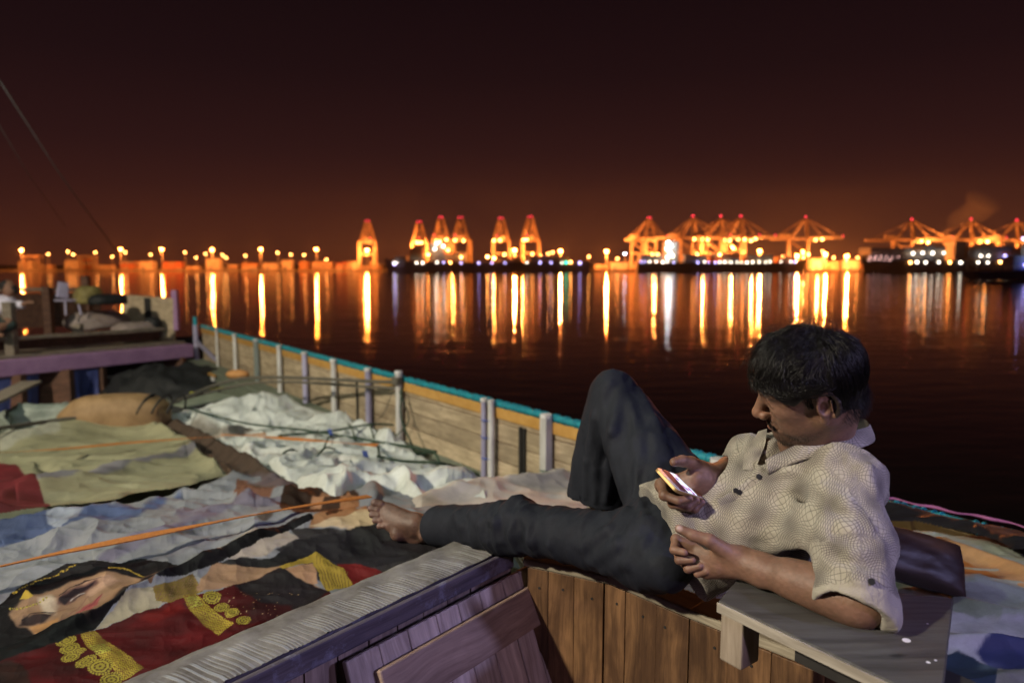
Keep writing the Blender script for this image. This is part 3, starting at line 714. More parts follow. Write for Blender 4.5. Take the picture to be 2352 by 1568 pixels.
# ------------------------------------------------------------------ wall B: brown planks under the man
wall_b = empty("plank_wall", "varnished brown vertical plank wall under the reclining man", "wall")
BP = [P2(1216,1286,.80), P2(1406,1326,.80), P2(1600,1408,.80), P2(1883,1521,.80)]
BP.append(BP[-1]+(BP[-1]-BP[-2]).normalized()*1.2)
seglen = [(BP[i+1]-BP[i]).length for i in range(len(BP)-1)]
def QB(s):
    for i, L_ in enumerate(seglen):
        if s <= L_ or i == len(seglen)-1: return BP[i]+(BP[i+1]-BP[i])*(s/L_), (BP[i+1]-BP[i]).normalized()
        s -= L_
s = 0; widths = [.062,.075,.082,.072,.095,.092,.098,.1,.11,.1,.1,.1,.1,.1,.1,.1,.1]
for w_ in widths:
    q, d_ = QB(s+w_/2); n_b = Vector((d_.y, -d_.x, 0)); n_b = -n_b if n_b.y > 0 else n_b
    me = MB().box((0,0,0), (.9, w_-.0008, .022)).mesh("wall_plank"); me.materials.append(M_brown)
    o = link("wall_plank", me, None, wall_b); bvm = o.modifiers.new("bevel", 'BEVEL'); bvm.width = .0010; bvm.segments = 1
    place_vertical(o, Vector((q.x, q.y, CZ-.815))+n_b*rw.uniform(-.002,.002), d_, n_b, 0, .9); s += w_
    for hz_ in (.05, .33):
        nl = MB().tube([(0,0,.0105),(0,0,.0125)], .0035, 8).build("nail", M_darkin, o); nl.location = (-.45+hz_+rw.uniform(-.01,.01), rw.uniform(-.02,.02), 0)
        nl2 = MB().tube([(0,0,-.0105),(0,0,-.0125)], .0035, 8).build("nail", M_darkin, o); nl2.location = nl.location
mb = MB()
for i in range(len(BP)-1):
    a, c = BP[i], BP[i+1]; d_ = (c-a).normalized(); nb = Vector((-d_.y, d_.x, 0)); nb = nb if nb.y > 0 else -nb
    o = MB().box((0,0,0), ((c-a).length+.03, .085, .022)).build("cap_strip", M_strip, wall_b, bevel=.005); o.rotation_euler.z = math.atan2(d_.y, d_.x)
    q = (a+c)/2+nb*.028; o.location = (q.x, q.y, CZ-.803+.001*i)
# platform behind both walls that carries the man
poly = [tuple(BP[0][:2]), tuple(BP[1][:2]), tuple(BP[2][:2]), tuple(BP[3][:2]), (.80,1.0), (.86,1.6), (1.0,2.3), (.45,2.5), tuple((AF1+dA*.25)[:2])]
mb = MB(); mb.prism([(x, y+.03) for x, y in poly], CZ-1.0, CZ-.85); mb.build("platform", M_strip, wall_b)
# nail heads
# ------------------------------------------------------------------ shelf board on a timber block
shelf = empty("shelf_board", "grey worn plywood shelf with paint spots under the man's elbow", "shelf")
Z0 = CZ-.612
c1, c2, c3, c4 = G(1692,1330,.612), G(1650,1378,.612), G(2190,1372,.612), G(2168,1568,.612)
c5 = c2+(G(2050,1566,.612)-c2)*1.08; c6 = c4+(c4-c3)*.12
mb = MB(); mb.prism([(c.x, c.y) for c in (c1, c2, c5, c6, c4, c3)], Z0-.022, Z0); mb.build("board", M_board, shelf, bevel=.003)
d_ = Vector((c5.x-c2.x, c5.y-c2.y, 0)); Lf = d_.length; d_.normalize()
o = MB().box((0,0,0), (Lf, .003, .018)).build("ply_edge", M_ply, shelf); o.rotation_euler.z = math.atan2(d_.y, d_.x); nn_ = Vector((d_.y, -d_.x, 0)); nn_ = nn_ if nn_.y < 0 else -nn_
q = (c2+c5)/2+nn_*.0025; o.location = (q.x, q.y, Z0-.012)
q = c2 + d_*.028 - nn_*.030
o = MB().box((0,0,0), (.092, .048, .055)).build("support_block", M_block, shelf, bevel=.004)
o.rotation_euler = (Matrix((Vector((0,0,-1)), d_, Vector((0,0,-1)).cross(d_))).transposed()).to_euler(); o.location = (q.x, q.y, Z0-.0685)
# dark joist below the shelf
o = MB().box((0,0,0), (.9,.05,.08)).build("joist", M_darkin, shelf); q = c2+d_*.55-nn_*.12; o.location = (q.x, q.y, Z0-.064); o.rotation_euler.z = math.atan2(d_.y, d_.x)
# floor of the well
mb = MB()
fl = MB(); fl.box((.2, .4, CZ-1.75), (4, 4, .04)); tag(fl.build("floor", M_darkin), kind="structure")
# ================================================================== tarpaulins
DV = np.array([860, 900, 940, 980, 1020, 1060, 1100, 1150, 1185, 1211, 1300, 1400, 1568, 1800], float)
DD = np.array([1.56,1.62,1.66,1.66,1.61,1.52,1.36,1.10, .955, .885,.865,.86, .85, .85], float)
RV = np.array([1100,1160, 1235, 1300, 1360, 1450, 1568, 1800], float)
RD = np.array([1.05,1.045,1.045,1.00, .93, .90, .90, .90], float)
def base_world(u, v, lift=None):
    """cloth base surface: rows of the frame mapped onto the sloping pile of cargo"""
    dl = np.interp(v, DV, DD); dr = np.interp(v - np.clip((u-2050)*.26, -60, 90)*0, RV, RD)
    w = np.clip((u-1700)/250, 0, 1); w = w*w*(3-2*w)
    drop = dl*(1-w)+dr*w
    k = (v-CV)/FPX*CT + ST; d = drop/k
    x = (u-CU)/FPX*d; y = -(v-CV)/FPX*d
    return x, y*ST+d*CT, CZ+y*CT-d*ST
def in_poly(u, v, poly):
    r = np.zeros(u.shape, bool); n = len(poly)
    for i in range(n):
        x0, y0 = poly[i]; x1, y1 = poly[(i+1) % n]
        if y0 == y1: continue
        c = ((y0 > v) != (y1 > v)) & (u < (x1-x0)*(v-y0)/(y1-y0)+x0); r ^= c
    return r
def seg_dist(u, v, pts):
    """distance to a polyline and the parameter along it"""
    best = np.full(u.shape, 1e9); side = np.zeros(u.shape); par = np.zeros(u.shape); acc = 0
    tot = sum(math.hypot(b[0]-a[0], b[1]-a[1]) for a, b in zip(pts, pts[1:]))
    for a, b in zip(pts, pts[1:]):
        dx, dy = b[0]-a[0], b[1]-a[1]; L = math.hypot(dx, dy)
        t = np.clip(((u-a[0])*dx+(v-a[1])*dy)/(L*L), 0, 1)
        px, py = u-(a[0]+t*dx), v-(a[1]+t*dy); d = np.hypot(px, py); m = d < best
        sd = (dx*py-dy*px)/L
        best = np.where(m, d, best); side = np.where(m, sd, side); par = np.where(m, (acc+t*L)/tot, par); acc += L
    return best, side, par
class Paint:
    def __init__(s, u, v, base, var=.12, seed=0):
        s.u, s.v = u, v; n = fbm(u*.006, v*.012, 0, 4, seed)
        s.c = np.ones(u.shape+(3,))*np.array(base)*(1+var*n[..., None])
        s.wu = u+3.2*fbm(u*.03, v*.05, 0, 3, seed+5); s.wv = v+2.2*fbm(u*.03, v*.05, 1.5, 3, seed+6)
    def poly(s, pts, col, var=.12, soft=0, seed=1, alpha=1.0):
        xs = [p[0] for p in pts]; ys = [p[1] for p in pts]
        m = (s.u > min(xs)-30) & (s.u < max(xs)+30) & (s.v > min(ys)-20) & (s.v < max(ys)+20)
        if not m.any(): return
        wu, wv, u, v = s.wu[m], s.wv[m], s.u[m], s.v[m]
        if soft:
            a = 0
            for k in range(6):
                an = k*math.pi/3; a = a+in_poly(wu+soft*math.cos(an), wv+soft*.6*math.sin(an), pts)
                a = a+in_poly(wu+.4*soft*math.cos(an), wv+.3*soft*math.sin(an), pts)
            a = a/12.0
        else: a = in_poly(wu, wv, pts).astype(float)
        a = a*alpha; c = np.array(col)*(1+var*fbm(u*.012, v*.03, 0, 3, seed))[..., None]
        s.c[m] = s.c[m]*(1-a[..., None])+c*a[..., None]
    def line(s, pts, w, col, var=.15, seed=2, alpha=1.0):
        d, sd, t = seg_dist(s.wu, s.wv, pts); ww = w*(.75+.35*noise3(t*9, 0, seed)); a = np.clip((ww-d)/1.2+.5, 0, 1)*alpha
        s.c = s.c*(1-a[..., None])+np.array(col)*a[..., None]
    def medal(s, cx, cy, rx, ry, rot, col=(.36,.31,.045), dark=(.10,.05,.02)):
        ca, sa = math.cos(rot), math.sin(rot); x = s.u-cx; y = s.v-cy; X = (x*ca+y*sa)/rx; Y = (-x*sa+y*ca)/ry; r = np.hypot(X, Y); th = np.arctan2(Y, X)
        bead = .5+.5*np.cos(th*22)
        for lo, hi, c, bd in ((.0,1.0,dark,0),(.80,1.0,col,1),(.52,.70,col,0),(.0,.36,tuple(k*.8 for k in col),0),(.0,.14,dark,0)):
            m = (r >= lo) & (r < hi)
            if bd: m &= bead > .22
            s.c[m] = c
        fil = (np.sin(th*8+r*14) > .45) & (r < .8); s.c[fil] = s.c[fil]*.5+np.array(col)*.45
    def beads(s, poly, rot, su, sv, col=(.38,.31,.04), dark=(.14,.06,.02), thr=-.1):
        m = in_poly(s.u, s.v, poly); ca, sa = math.cos(rot), math.sin(rot); X = s.u*ca+s.v*sa; Y = -s.u*sa+s.v*ca
        w = fbm(s.u*.05, s.v*.05, 0, 2, 7)*1.3
        f = np.sin(X*2*math.pi/su+w)*np.sin(Y*2*math.pi/sv+w*.7+np.floor(X/su)*math.pi)
        s.c[m] = dark; g = m & (f > thr); s.c[g] = np.array(col)*(.75+.45*np.clip(fbm(s.u[g]*.03, s.v[g]*.03, 0, 2, 8), -1, 1))[..., None]
def cloth_mat(name, rough=.55, spec=.45, bump=.25, scale=60, sheen=0, dirt=.25):
    m, t, b = new_mat(name); L = t.links.new
    at = N(t, "ShaderNodeAttribute", attribute_name="print"); tcn = N(t, "ShaderNodeTexCoord")
    n_ = N(t, "ShaderNodeTexNoise", i_Scale=scale, i_Detail=6.0, i_Roughness=.6); L(tcn.outputs["Object"], n_.inputs["Vector"])
    d_ = N(t, "ShaderNodeTexNoise", i_Scale=3.5, i_Detail=9.0, i_Roughness=.75); L(tcn.outputs["Object"], d_.inputs["Vector"])
    dr = ramp(t, d_.outputs["Fac"], [(.45, (1,1,1)), (.72, (1-dirt*1.6,)*3)])
    mx = N(t, "ShaderNodeMix", data_type='RGBA', blend_type='MULTIPLY'); mx.inputs[0].default_value = 1; L(at.outputs["Color"], mx.inputs[6]); L(dr, mx.inputs[7])
    L(mx.outputs[2], b.inputs["Base Color"]); b.inputs["Roughness"].default_value = rough; b.inputs["Specular IOR Level"].default_value = spec
    b.inputs["Sheen Weight"].default_value = sheen
    bp = N(t, "ShaderNodeBump", i_Strength=bump, i_Distance=.003); L(n_.outputs["Fac"], bp.inputs["Height"])
    bp2 = N(t, "ShaderNodeBump", i_Strength=bump*1.6, i_Distance=.012); L(d_.outputs["Fac"], bp2.inputs["Height"]); L(bp.outputs[0], bp2.inputs["Normal"]); L(bp2.outputs[0], b.inputs["Normal"])
    return m
def cloth(name, region, step, hfun, cfun, mat_, label, cat, lift=0.0, edge=.012):
    xs = [p[0] for p in region]; ys = [p[1] for p in region]
    us = np.arange(min(xs), max(xs)+step, step); vs = np.arange(min(ys), max(ys)+step*.8, step*.8)
    U, Vv = np.meshgrid(us, vs)
    # wavy outline
    wu = U+6*fbm(U*.012, Vv*.02, 0, 3, 31); wv = Vv+4*fbm(U*.012, Vv*.02, 3.3, 3, 32)
    ins = in_poly(wu, wv, region)
    X, Y, Z = base_world(U, Vv)
    col = cfun(U, Vv, X, Y)
    h = hfun(U, Vv, X, Y)
    dist = seg_dist(wu, wv, region+[region[0]])[0]
    droop = np.clip(dist/9.0, 0, 1); droop = 1-(1-droop)**2
    Z = Z+h*np.clip(dist/14.0, .15, 1)+lift-edge*(1-droop)
    idx = -np.ones(U.shape, int); idx[ins] = np.arange(ins.sum())
    verts = np.stack([X[ins], Y[ins], Z[ins]], 1)
    a, b_, c, d = idx[:-1,:-1], idx[:-1,1:], idx[1:,1:], idx[1:,:-1]; ok = (a >= 0) & (b_ >= 0) & (c >= 0) & (d >= 0)
    faces = np.stack([d[ok], c[ok], b_[ok], a[ok]], 1)
    me = bpy.data.meshes.new(name); me.vertices.add(len(verts)); me.vertices.foreach_set("co", verts.astype(np.float32).ravel())
    me.loops.add(faces.size); me.polygons.add(len(faces)); me.loops.foreach_set("vertex_index", faces.astype(np.int32).ravel())
    me.polygons.foreach_set("loop_start", (np.arange(len(faces))*4).astype(np.int32)); me.update(calc_edges=True); me.shade_smooth()
    ca = me.color_attributes.new("print", 'FLOAT_COLOR', 'POINT'); cc = np.ones((len(verts), 4), np.float32); cc[:, :3] = np.clip(col[ins], 0.002, .9); ca.data.foreach_set("color", cc.ravel())
    o = link(name, me, mat_); return tag(o, label, cat)
def crease(U, V, pts, w, h, sharp=False):
    d, sd, t = seg_dist(U, V, pts); e = np.exp(-(d/w)**2) if not sharp else np.maximum(0, 1-d/w)**1.5
    return h*e*(np.sin(np.clip(t, 0, 1)*math.pi)**.4)
def step_fold(U, V, pts, w, h):
    """the cloth steps down across the line (a fold lying over itself)"""
    d, sd, t = seg_dist(U, V, pts); s_ = sd/w
    return h*np.exp(-np.clip(s_, 0, 9)*.9)*(s_ > 0)*np.minimum(1, s_*4)*(np.sin(np.clip(t, .02, .98)*math.pi)**.5)
z2 = lambda x, y: (x*.3516, 1194.4+y*.3516)          # print drawing helpers: frames the motifs were measured in
z3 = lambda x, y: (x*.2109, 1240.3+y*.2109)
zb = lambda x, y: (x*.1953, 1065.7+y*.1953)
zc = lambda x, y: (459.4+x*.1953, 992.3+y*.1953)
zd = lambda x, y: (x*.3516, 918.75+y*.3516)
def mp_(f, *pts): return [f(*p) for p in pts]

# ---------------- the big printed banner in front
def banner_col(U, V, X, Y):
    p = Paint(U, V, (.215,.23,.255), seed=3)
    DK = (.018,.017,.018); GOLD = (.46,.33,.05); SK = (.30,.19,.115); RED = (.095,.006,.008); CREAM = (.30,.275,.20)
    # blue and violet printed streaks
    p.poly(mp_(zb, (-300,760),(0,710),(590,580),(700,600),(1200,600),(1650,590),(2110,405),(2160,430),(1660,680),(1400,765),(1000,790),(700,860),(400,860),(0,1000),(-300,1100)), (.075,.105,.21), .3, soft=4)
    p.poly(mp_(zb, (560,640),(800,580),(1000,620),(860,700),(700,860),(560,740)), (.30,.34,.42), .2, soft=3)
    p.poly(mp_(zb, (1130,1110),(1540,930),(1980,860),(2240,700),(2450,620),(2900,560),(2950,590),(2350,760),(2000,920),(1500,1080),(1300,1170)), (.145,.14,.20), .25, soft=5)
    p.poly(mp_(zc, (-300,1000),(100,930),(560,900),(1000,870),(960,960),(520,1000),(100,1060),(-200,1150)), (.15,.14,.19), .25, soft=5)
    p.poly(mp_(zc, (1300,740),(1600,660),(1900,560),(1960,545),(1700,720),(1350,760)), (.14,.14,.21), .25, soft=3)
    p.poly(mp_(zc, (1650,745),(1950,560),(1800,740),(1740,780)), (.07,.07,.22), soft=1)
    # brown print in the middle
    p.poly(mp_(zc, (390,800),(430,620),(600,640),(1010,770),(960,830),(600,900),(440,920)), (.15,.075,.05), .2, soft=1)
    p.poly(mp_(zc, (940,900),(1050,800),(1300,745),(1620,755),(1740,690),(1860,830),(1870,920),(1500,1100),(1120,1110),(960,1050)), (.055,.030,.020), .3, soft=1)
    p.poly(mp_(zc, (1280,900),(1640,745),(1660,780),(1320,950)), (.36,.19,.10), .1, soft=1.5)
    p.poly(mp_(zc, (1650,880),(1740,800),(1790,850),(1870,900),(1870,960),(1600,1080),(1500,1100),(1640,960)), (.27,.13,.06), .2, soft=2)
    p.poly(mp_(zc, (1320,1150),(1500,1070),(1950,960),(2050,1050),(1700,1170),(1300,1260)), (.30,.16,.08), .2, soft=3)
    p.poly(mp_(zc, (1300,1230),(1700,1150),(2000,1060),(2400,1200),(2400,1260),(2000,1310),(1500,1250)), (.48,.38,.25), .12, soft=2)
    p.poly(mp_(zc, (1480,1110),(1900,1000),(1940,1015),(1500,1150)), (.05,.025,.015), soft=.6)
    p.poly(mp_(zc, (660,1130),(940,1060),(740,1190)), (.11,.09,.08), soft=2)
    # grey cloak areas around
    p.poly(mp_(zc, (0,1560),(600,1300),(960,1240),(1100,1310),(1300,1380),(900,1450),(780,1530),(0,1600)), (.36,.32,.28), .1, soft=2)
    p.poly(mp_(zc, (1060,1250),(1500,1260),(2000,1310),(2400,1240),(2900,1350),(2700,1700),(2000,1800),(1400,1760),(1150,1500),(880,1470),(1170,1360)), (.045,.042,.045), .25, soft=2)
    p.poly(mp_(z2, (1390,330),(1560,285),(1760,285),(1950,190),(2380,120),(3100,0),(3000,150),(2700,260),(2300,330),(2100,250),(1830,335)), (.030,.028,.032), .25, soft=1)
    # woman's veil, face, jewellery
    p.poly(mp_(z3, (-500,850),(0,700),(130,580),(500,395),(860,212),(1010,195),(1130,240),(1290,268),(1560,235),(1950,290),(2000,330),(1640,430),(1560,560),(1350,690),(1200,770),(1030,945),(640,1090),(0,1290),(-500,1400)), (.022,.018,.020), .3)
    p.poly(mp_(z3, (90,800),(230,665),(420,600),(640,520),(880,430),(1100,385),(1300,400),(1545,470),(1540,540),(1300,645),(1050,795),(900,870),(640,925),(470,990),(360,990),(270,905),(180,895)), SK, .10, soft=4)
    p.poly(mp_(z3, (420,640),(560,590),(640,700),(600,800),(480,800)), (.50,.42,.32), .1, soft=6)
    p.poly(mp_(z3, (900,470),(1200,420),(1300,500),(1100,600),(950,640)), (.52,.34,.24), .1, soft=8)
    p.poly(mp_(z3, (300,910),(640,830),(640,920),(470,985),(360,985)), (.44,.24,.10), .1, soft=3)
    p.poly(mp_(z3, (605,680),(690,570),(850,510),(1085,472),(1090,525),(900,610),(740,700)), (.07,.035,.045), .3, soft=4.5)
    p.poly(mp_(z3, (640,640),(860,530),(1040,500),(880,580),(700,660)), (.26,.15,.13), .1, soft=1)
    p.poly(mp_(z3, (760,690),(880,600),(940,590),(830,660)), (.02,.015,.03), 0, soft=.5)
    p.poly(mp_(z3, (190,895),(260,815),(400,790),(600,785),(480,860),(330,890)), (.05,.03,.03), .2, soft=4)
    p.poly(mp_(z3, (560,700),(640,560),(860,470),(1140,440),(1180,500),(1000,600),(760,720),(620,780)), (.20,.11,.08), .1, soft=9, alpha=.45)
    p.poly(mp_(z3, (620,650),(800,545),(1060,490),(1000,545),(820,620),(700,700)), (.035,.02,.03), .2, soft=3)
    p.line(mp_(z3, (640,600),(760,520),(930,470),(1120,455)), 1.6, (.05,.03,.03))
    p.line(mp_(z3, (230,850),(330,790),(470,770),(610,775)), 1.5, (.04,.025,.025))
    p.line(mp_(z3, (780,660),(860,615),(930,592)), .9, (.42,.40,.40))
    p.line(mp_(z3, (560,800),(640,760),(740,740),(830,730)), 1.2, (.20,.11,.07), alpha=.7)
    p.poly(mp_(z3, (300,960),(900,800),(1300,620),(1500,520),(1545,560),(1300,660),(900,880),(470,995)), (.16,.085,.05), .1, soft=7, alpha=.5)
    p.line(mp_(z3, (640,880),(880,720),(920,660),(960,640)), .8, (.22,.10,.08))
    p.poly(mp_(z3, (700,890),(900,740),(1140,625),(1050,740),(880,865)), (.32,.08,.08), .1, soft=1.5)
    p.line(mp_(z3, (760,870),(960,740),(1130,630)), .6, (.12,.03,.03))
    for k in range(26):   # chain of small ornaments on the veil
        a = k/25; u0, v0 = z3(150+a*760, 590-a*330); p.medal(u0, v0+1.2*math.sin(k*2.1), 3.2, 2.0, -.4, GOLD, (.08,.05,.02))
    for k in range(16):
        a = k/15; u0, v0 = z3(1190+a*400, 335+a*a*130-20*math.sin(a*3)); p.medal(u0, v0, 3.6, 2.4, .2, GOLD, (.08,.05,.02))
    for k in range(12):
        a = k/11; u0, v0 = z3(110+a*400, 740-a*110+30*math.sin(a*3.1)); p.medal(u0, v0, 3.0, 2.0, -.3, (.48,.42,.07), (.08,.05,.02))
    p.poly(mp_(z3, (205,660),(285,575),(370,625),(300,650)), GOLD, .2, soft=.6)
    p.poly(mp_(z3, (1530,500),(1600,430),(1980,300),(2200,250),(2200,280),(1900,420),(1640,560)), (.10,.055,.035), .3)
    # cream neck, red cloths
    p.poly(mp_(z3, (1035,945),(1150,830),(1340,690),(1600,590),(1740,570),(1900,640),(1700,730),(1300,860)), CREAM, .1)
    p.beads(mp_(z2, (1000,480),(1260,385),(1330,470),(1190,545),(1020,540)), -.5, 6, 5, (.30,.22,.04), (.16,.10,.05))
    p.poly(mp_(z2, (1280,450),(1400,318),(1600,325),(1840,325),(2100,440),(1480,440),(1290,475)), SK, .1, soft=1.5)
    p.poly(mp_(z3, (-500,1420),(0,1285),(600,1080),(1035,950),(1700,730),(1990,648),(2400,560),(2900,900),(2400,1200),(1300,1700),(-500,1900)), RED, .35)
    p.poly(mp_(z3, (1500,830),(1950,680),(2050,740),(1700,900)), (.14,.008,.008), .2, soft=8)
    p.poly(mp_(z3, (-500,1400),(90,1280),(250,1330),(350,1560),(-500,1900)), (.05,.02,.016), .4, soft=5)
    p.poly(mp_(z2, (1190,545),(1480,440),(1850,332),(2150,470),(2250,620),(1440,760)), (.085,.007,.009), .3)
    p.poly(mp_(z2, (1530,430),(1840,333),(2150,470),(1960,600),(1700,560)), (.030,.024,.028), .3, soft=4)
    p.poly(mp_(z2, (1650,560),(1900,560),(1900,640),(1600,700)), (.06,.012,.014), .3, soft=6)
    p.poly(mp_(z2, (2200,290),(2352,290),(2500,330),(2352,420),(2290,400)), (.12,.012,.012), .3, soft=1)
    # scarf with stripes
    p.poly(mp_(z2, (1820,330),(2075,243),(2240,320),(2310,400),(2140,470),(2060,330),(2050,290),(1850,350)), (.34,.25,.04), .15)
    for k in range(9):
        p.line(mp_(z2, (2075+k*24, 265+k*9),(2085+k*24, 330+k*8),(2120+k*20, 400+k*4),(2130+k*18, 455-k*5)), .9, (.14,.09,.03))
    p.poly(mp_(z2, (1860,350),(2050,295),(2085,420),(1990,420)), (.40,.24,.14), .1, soft=1.5)
    # gold bands and medallions
    p.beads(mp_(z3, (870,1005),(1030,955),(1130,1060),(1340,1200),(1570,1365),(1340,1490),(1180,1330),(1050,1230),(950,1150)), .66, 6.4, 5.2)
    p.beads(mp_(z3, (960,1130),(1120,1100),(1230,1190),(1050,1240)), .15, 7.5, 6, (.36,.37,.06))
    p.beads(mp_(z2, (1195,505),(1285,495),(1400,600),(1530,690),(1430,760),(1330,680),(1245,600)), .75, 6.6, 5.4)
    p.beads(mp_(z2, (1215,520),(1280,500),(1330,560),(1260,590)), .3, 8, 6, (.36,.37,.06))
    for (x, y, rx, ry, r) in ((720,1075,25,11,-.25),(760,1165,25,13,-.3),(770,1265,23,11,-.35),(935,1310,27,11,-.45),(1090,1360,30,17,-.15),(1210,1480,27,14,-.2),(880,1190,14,7,-.3)):
        u0, v0 = z3(x, y); p.medal(u0, v0, rx, ry, r)
    for (x, y, rx, ry, r) in ((1385,510,21,15,-.1),(1448,577,18,11,-.2),(1516,615,17,12,-.2),(1592,668,18,11,-.2)):
        u0, v0 = z2(x, y); p.medal(u0, v0, rx, ry, r)
    for k in range(40):
        x, y = rng2.uniform(1480,1950), rng2.uniform(470,640); u0, v0 = z2(x, y); p.medal(u0, v0, 1.3, 1.0, 0, (.5,.36,.2), (.3,.2,.1))
    # black border strip
    p.poly(mp_(z3, (-500,1290),(0,1150),(330,1040),(700,900),(900,870),(1035,940),(640,1085),(0,1285),(-500,1440)), (.012,.012,.014), .3)
    p.poly(mp_(z2, (930,420),(1180,330),(1320,288),(1420,260),(1900,75),(2040,52),(2060,70),(1400,330),(1100,430),(960,450)), (.016,.014,.017), .3)
    # scuffs
    sc_ = ridged(U*.02+V*.03, V*.02, 0, 3, 41); p.c += (np.clip(sc_-1.45, 0, 1)*.04)[..., None]*np.array((1,.9,.8))
    lum = p.c.mean(-1, keepdims=True); p.c = np.where(lum < .075, p.c*np.clip(.28+lum*9, .28, 1), p.c)
    return p.c
rng2 = random.Random(9)
def banner_h(U, V, X, Y):
    h = .018*fbm(X*2.2, Y*2.2, 0, 3, 2) + .0028*ridged(X*11+Y*5, Y*12, 0, 3, 5)
    a = math.radians(-24); q = X*math.sin(-a)+Y*math.cos(a)       # long drape folds
    amp = np.clip((1325-V)/130, 0.03, 1)
    h = h + amp*(.046*ridged(q*3.6+.5*noise3(X*1.5, Y*1.5, 0, 8), X*.8, 0, 2, 9)*.55)
    h = h + step_fold(U, V, mp_(z3, (-300,1230),(0,1150),(700,900),(1050,800),(1560,560),(2200,260),(3300,-120)), 11, .016)
    h = h + crease(U, V, mp_(z2, (0,880),(440,700),(960,440),(1330,310),(1900,90),(2040,60)), 12, .016)
    h = h + crease(U, V, mp_(zb, (0,860),(600,600),(2150,420)), 18, .030) + crease(U, V, mp_(zb, (1100,1100),(2000,900),(2352,720),(3000,560)), 16, .026)
    h = h + crease(U, V, mp_(zc, (400,900),(1000,860),(1650,700),(1960,545)), 16, .045) + crease(U, V, mp_(zc, (1960,545),(2020,700),(2100,900)), 22, .05)
    h = h + crease(U, V, mp_(zc, (1960,545),(2300,640),(2700,800)), 16, .04)
    cr_ = np.exp(-(((U-150)/110)**2+((V-1235)/38)**2)); h = h+cr_*.034*ridged(X*5, Y*5, 0, 3, 12)
    wv_ = np.clip((1500-V)/300, 0, 1); h = h+wv_*.016*ridged(X*4.5+Y*2, Y*5, 0, 3, 15)
    return h
B_REG = [(-260,1230),(0,1198),(80,1180),(160,1172),(330,1160),(520,1096),(560,1070),(650,1100),(690,1140),(760,1122),(842,1097),(900,1115),(960,1140),(1020,1150),(1120,1180),(1330,1200),(1330,1330),(1140,1290),(1060,1300),(640,1430),(260,1600),(120,1760),(-260,1760)]
M_ban = cloth_mat("printed_banner_vinyl", rough=.55, spec=.12, bump=.18, scale=90, dirt=.2)
cloth("printed_banner", B_REG, 1.9, banner_h, banner_col, M_ban, "large printed banner with a veiled woman's face, red cloth and gold jewellery", "banner", lift=.0)

# ---------------- cream tarp
def cream_col(U, V, X, Y):
    p = Paint(U, V, (.30,.29,.18), seed=13)
    p.poly(mp_(zb, (-500,60),(0,70),(130,75),(250,180),(430,340),(600,580),(0,720),(-500,800)), (.13,.012,.016), .25)
    p.poly(mp_(zb, (420,345),(900,235),(1400,120),(1900,-10),(2400,-130),(2420,-90),(1950,50),(1500,175),(900,325),(470,385)), (.16,.155,.17), .2, soft=2)
    p.poly(mp_(zd, (0,250),(380,180),(400,260),(100,320),(0,360)), (.30,.30,.24), .2, soft=3)
    return p.c
def cream_h(U, V, X, Y):
    h = .022*fbm(X*1.3, Y*1.3, 0, 3, 21)+.026*ridged(X*1.8+Y*.9, Y*3.0-X*.5, 0, 3, 22)
    h += crease(U, V, mp_(zb, (200,420),(900,300),(1500,140),(2200,-60)), 12, .045)
    h += crease(U, V, mp_(zb, (0,460),(430,345)), 7, .02)
    h += crease(U, V, mp_(zd, (0,270),(500,220),(940,130)), 12, .09) + crease(U, V, mp_(zd, (940,130),(1270,330),(1480,500)), 20, .10)
    h += crease(U, V, mp_(zb, (450,120),(900,110),(1350,90)), 6, .025)
    h -= crease(U, V, mp_(zb, (430,120),(640,220),(600,270)), 9, .035)
    h += crease(U, V, mp_(zd, (0,430),(700,330),(1300,350)), 8, .03)
    return h
C_REG = mp_(zd, (-500,300),(0,262),(380,190),(600,150),(850,128),(960,124),(1050,190),(1270,330),(1390,430),(1500,520),(1340,560),(1190,600),(760,690),(330,742),(0,810),(-500,900))
M_tarp = cloth_mat("tarpaulin_cloth", rough=.62, spec=.35, bump=.3, scale=70, dirt=.3)
cloth("cream_tarpaulin", C_REG, 1.9, cream_h, cream_col, M_tarp, "yellowish cream tarpaulin with a dark red patch at its left corner", "tarpaulin", lift=.035, edge=.006)

# ---------------- crumpled white tarp
def white_col(U, V, X, Y):
    p = Paint(U, V, (.62,.66,.63), seed=23)
    p.poly(mp_(zc, (-300,-60),(0,-60),(800,-20),(620,60),(300,170),(0,120)), (.30,.28,.24), .2, soft=5)
    return p.c
def white_h(U, V, X, Y):
    wx = X+.10*fbm(X*3, Y*3, 0, 2, 33); wy = Y+.10*fbm(X*3, Y*3, 4, 2, 34)
    h = .11*ridged(wx*1.6, wy*1.6, 0, 3, 35)*.6+.06*ridged(wx*3.6+wy, wy*3.2, 0, 3, 36)*.6+.03*fbm(X*.9, Y*.9, 0, 2, 37)
    h += crease(U, V, [(440,985),(560,950),(700,930)], 16, .12)+crease(U, V, [(720,960),(830,1000),(960,1060)], 12, .08)
    return h
W_REG = [(360,955),(480,938),(620,925),(690,935),(760,945),(800,965),(840,985),(900,1020),(1000,1068),(1100,1105),(1150,1135),(1120,1170),(960,1165),(850,1150),(770,1160),(690,1140),(640,1115),(560,1060),(480,1020),(400,975)]
M_whitet = cloth_mat("white_sheeting", rough=.5, spec=.5, bump=.3, scale=70, dirt=.25)
cloth("white_tarpaulin", W_REG, 1.9, white_h, white_col, M_whitet, "crumpled white tarpaulin under the ropes beside the bulwark", "tarpaulin", lift=.0, edge=.03)

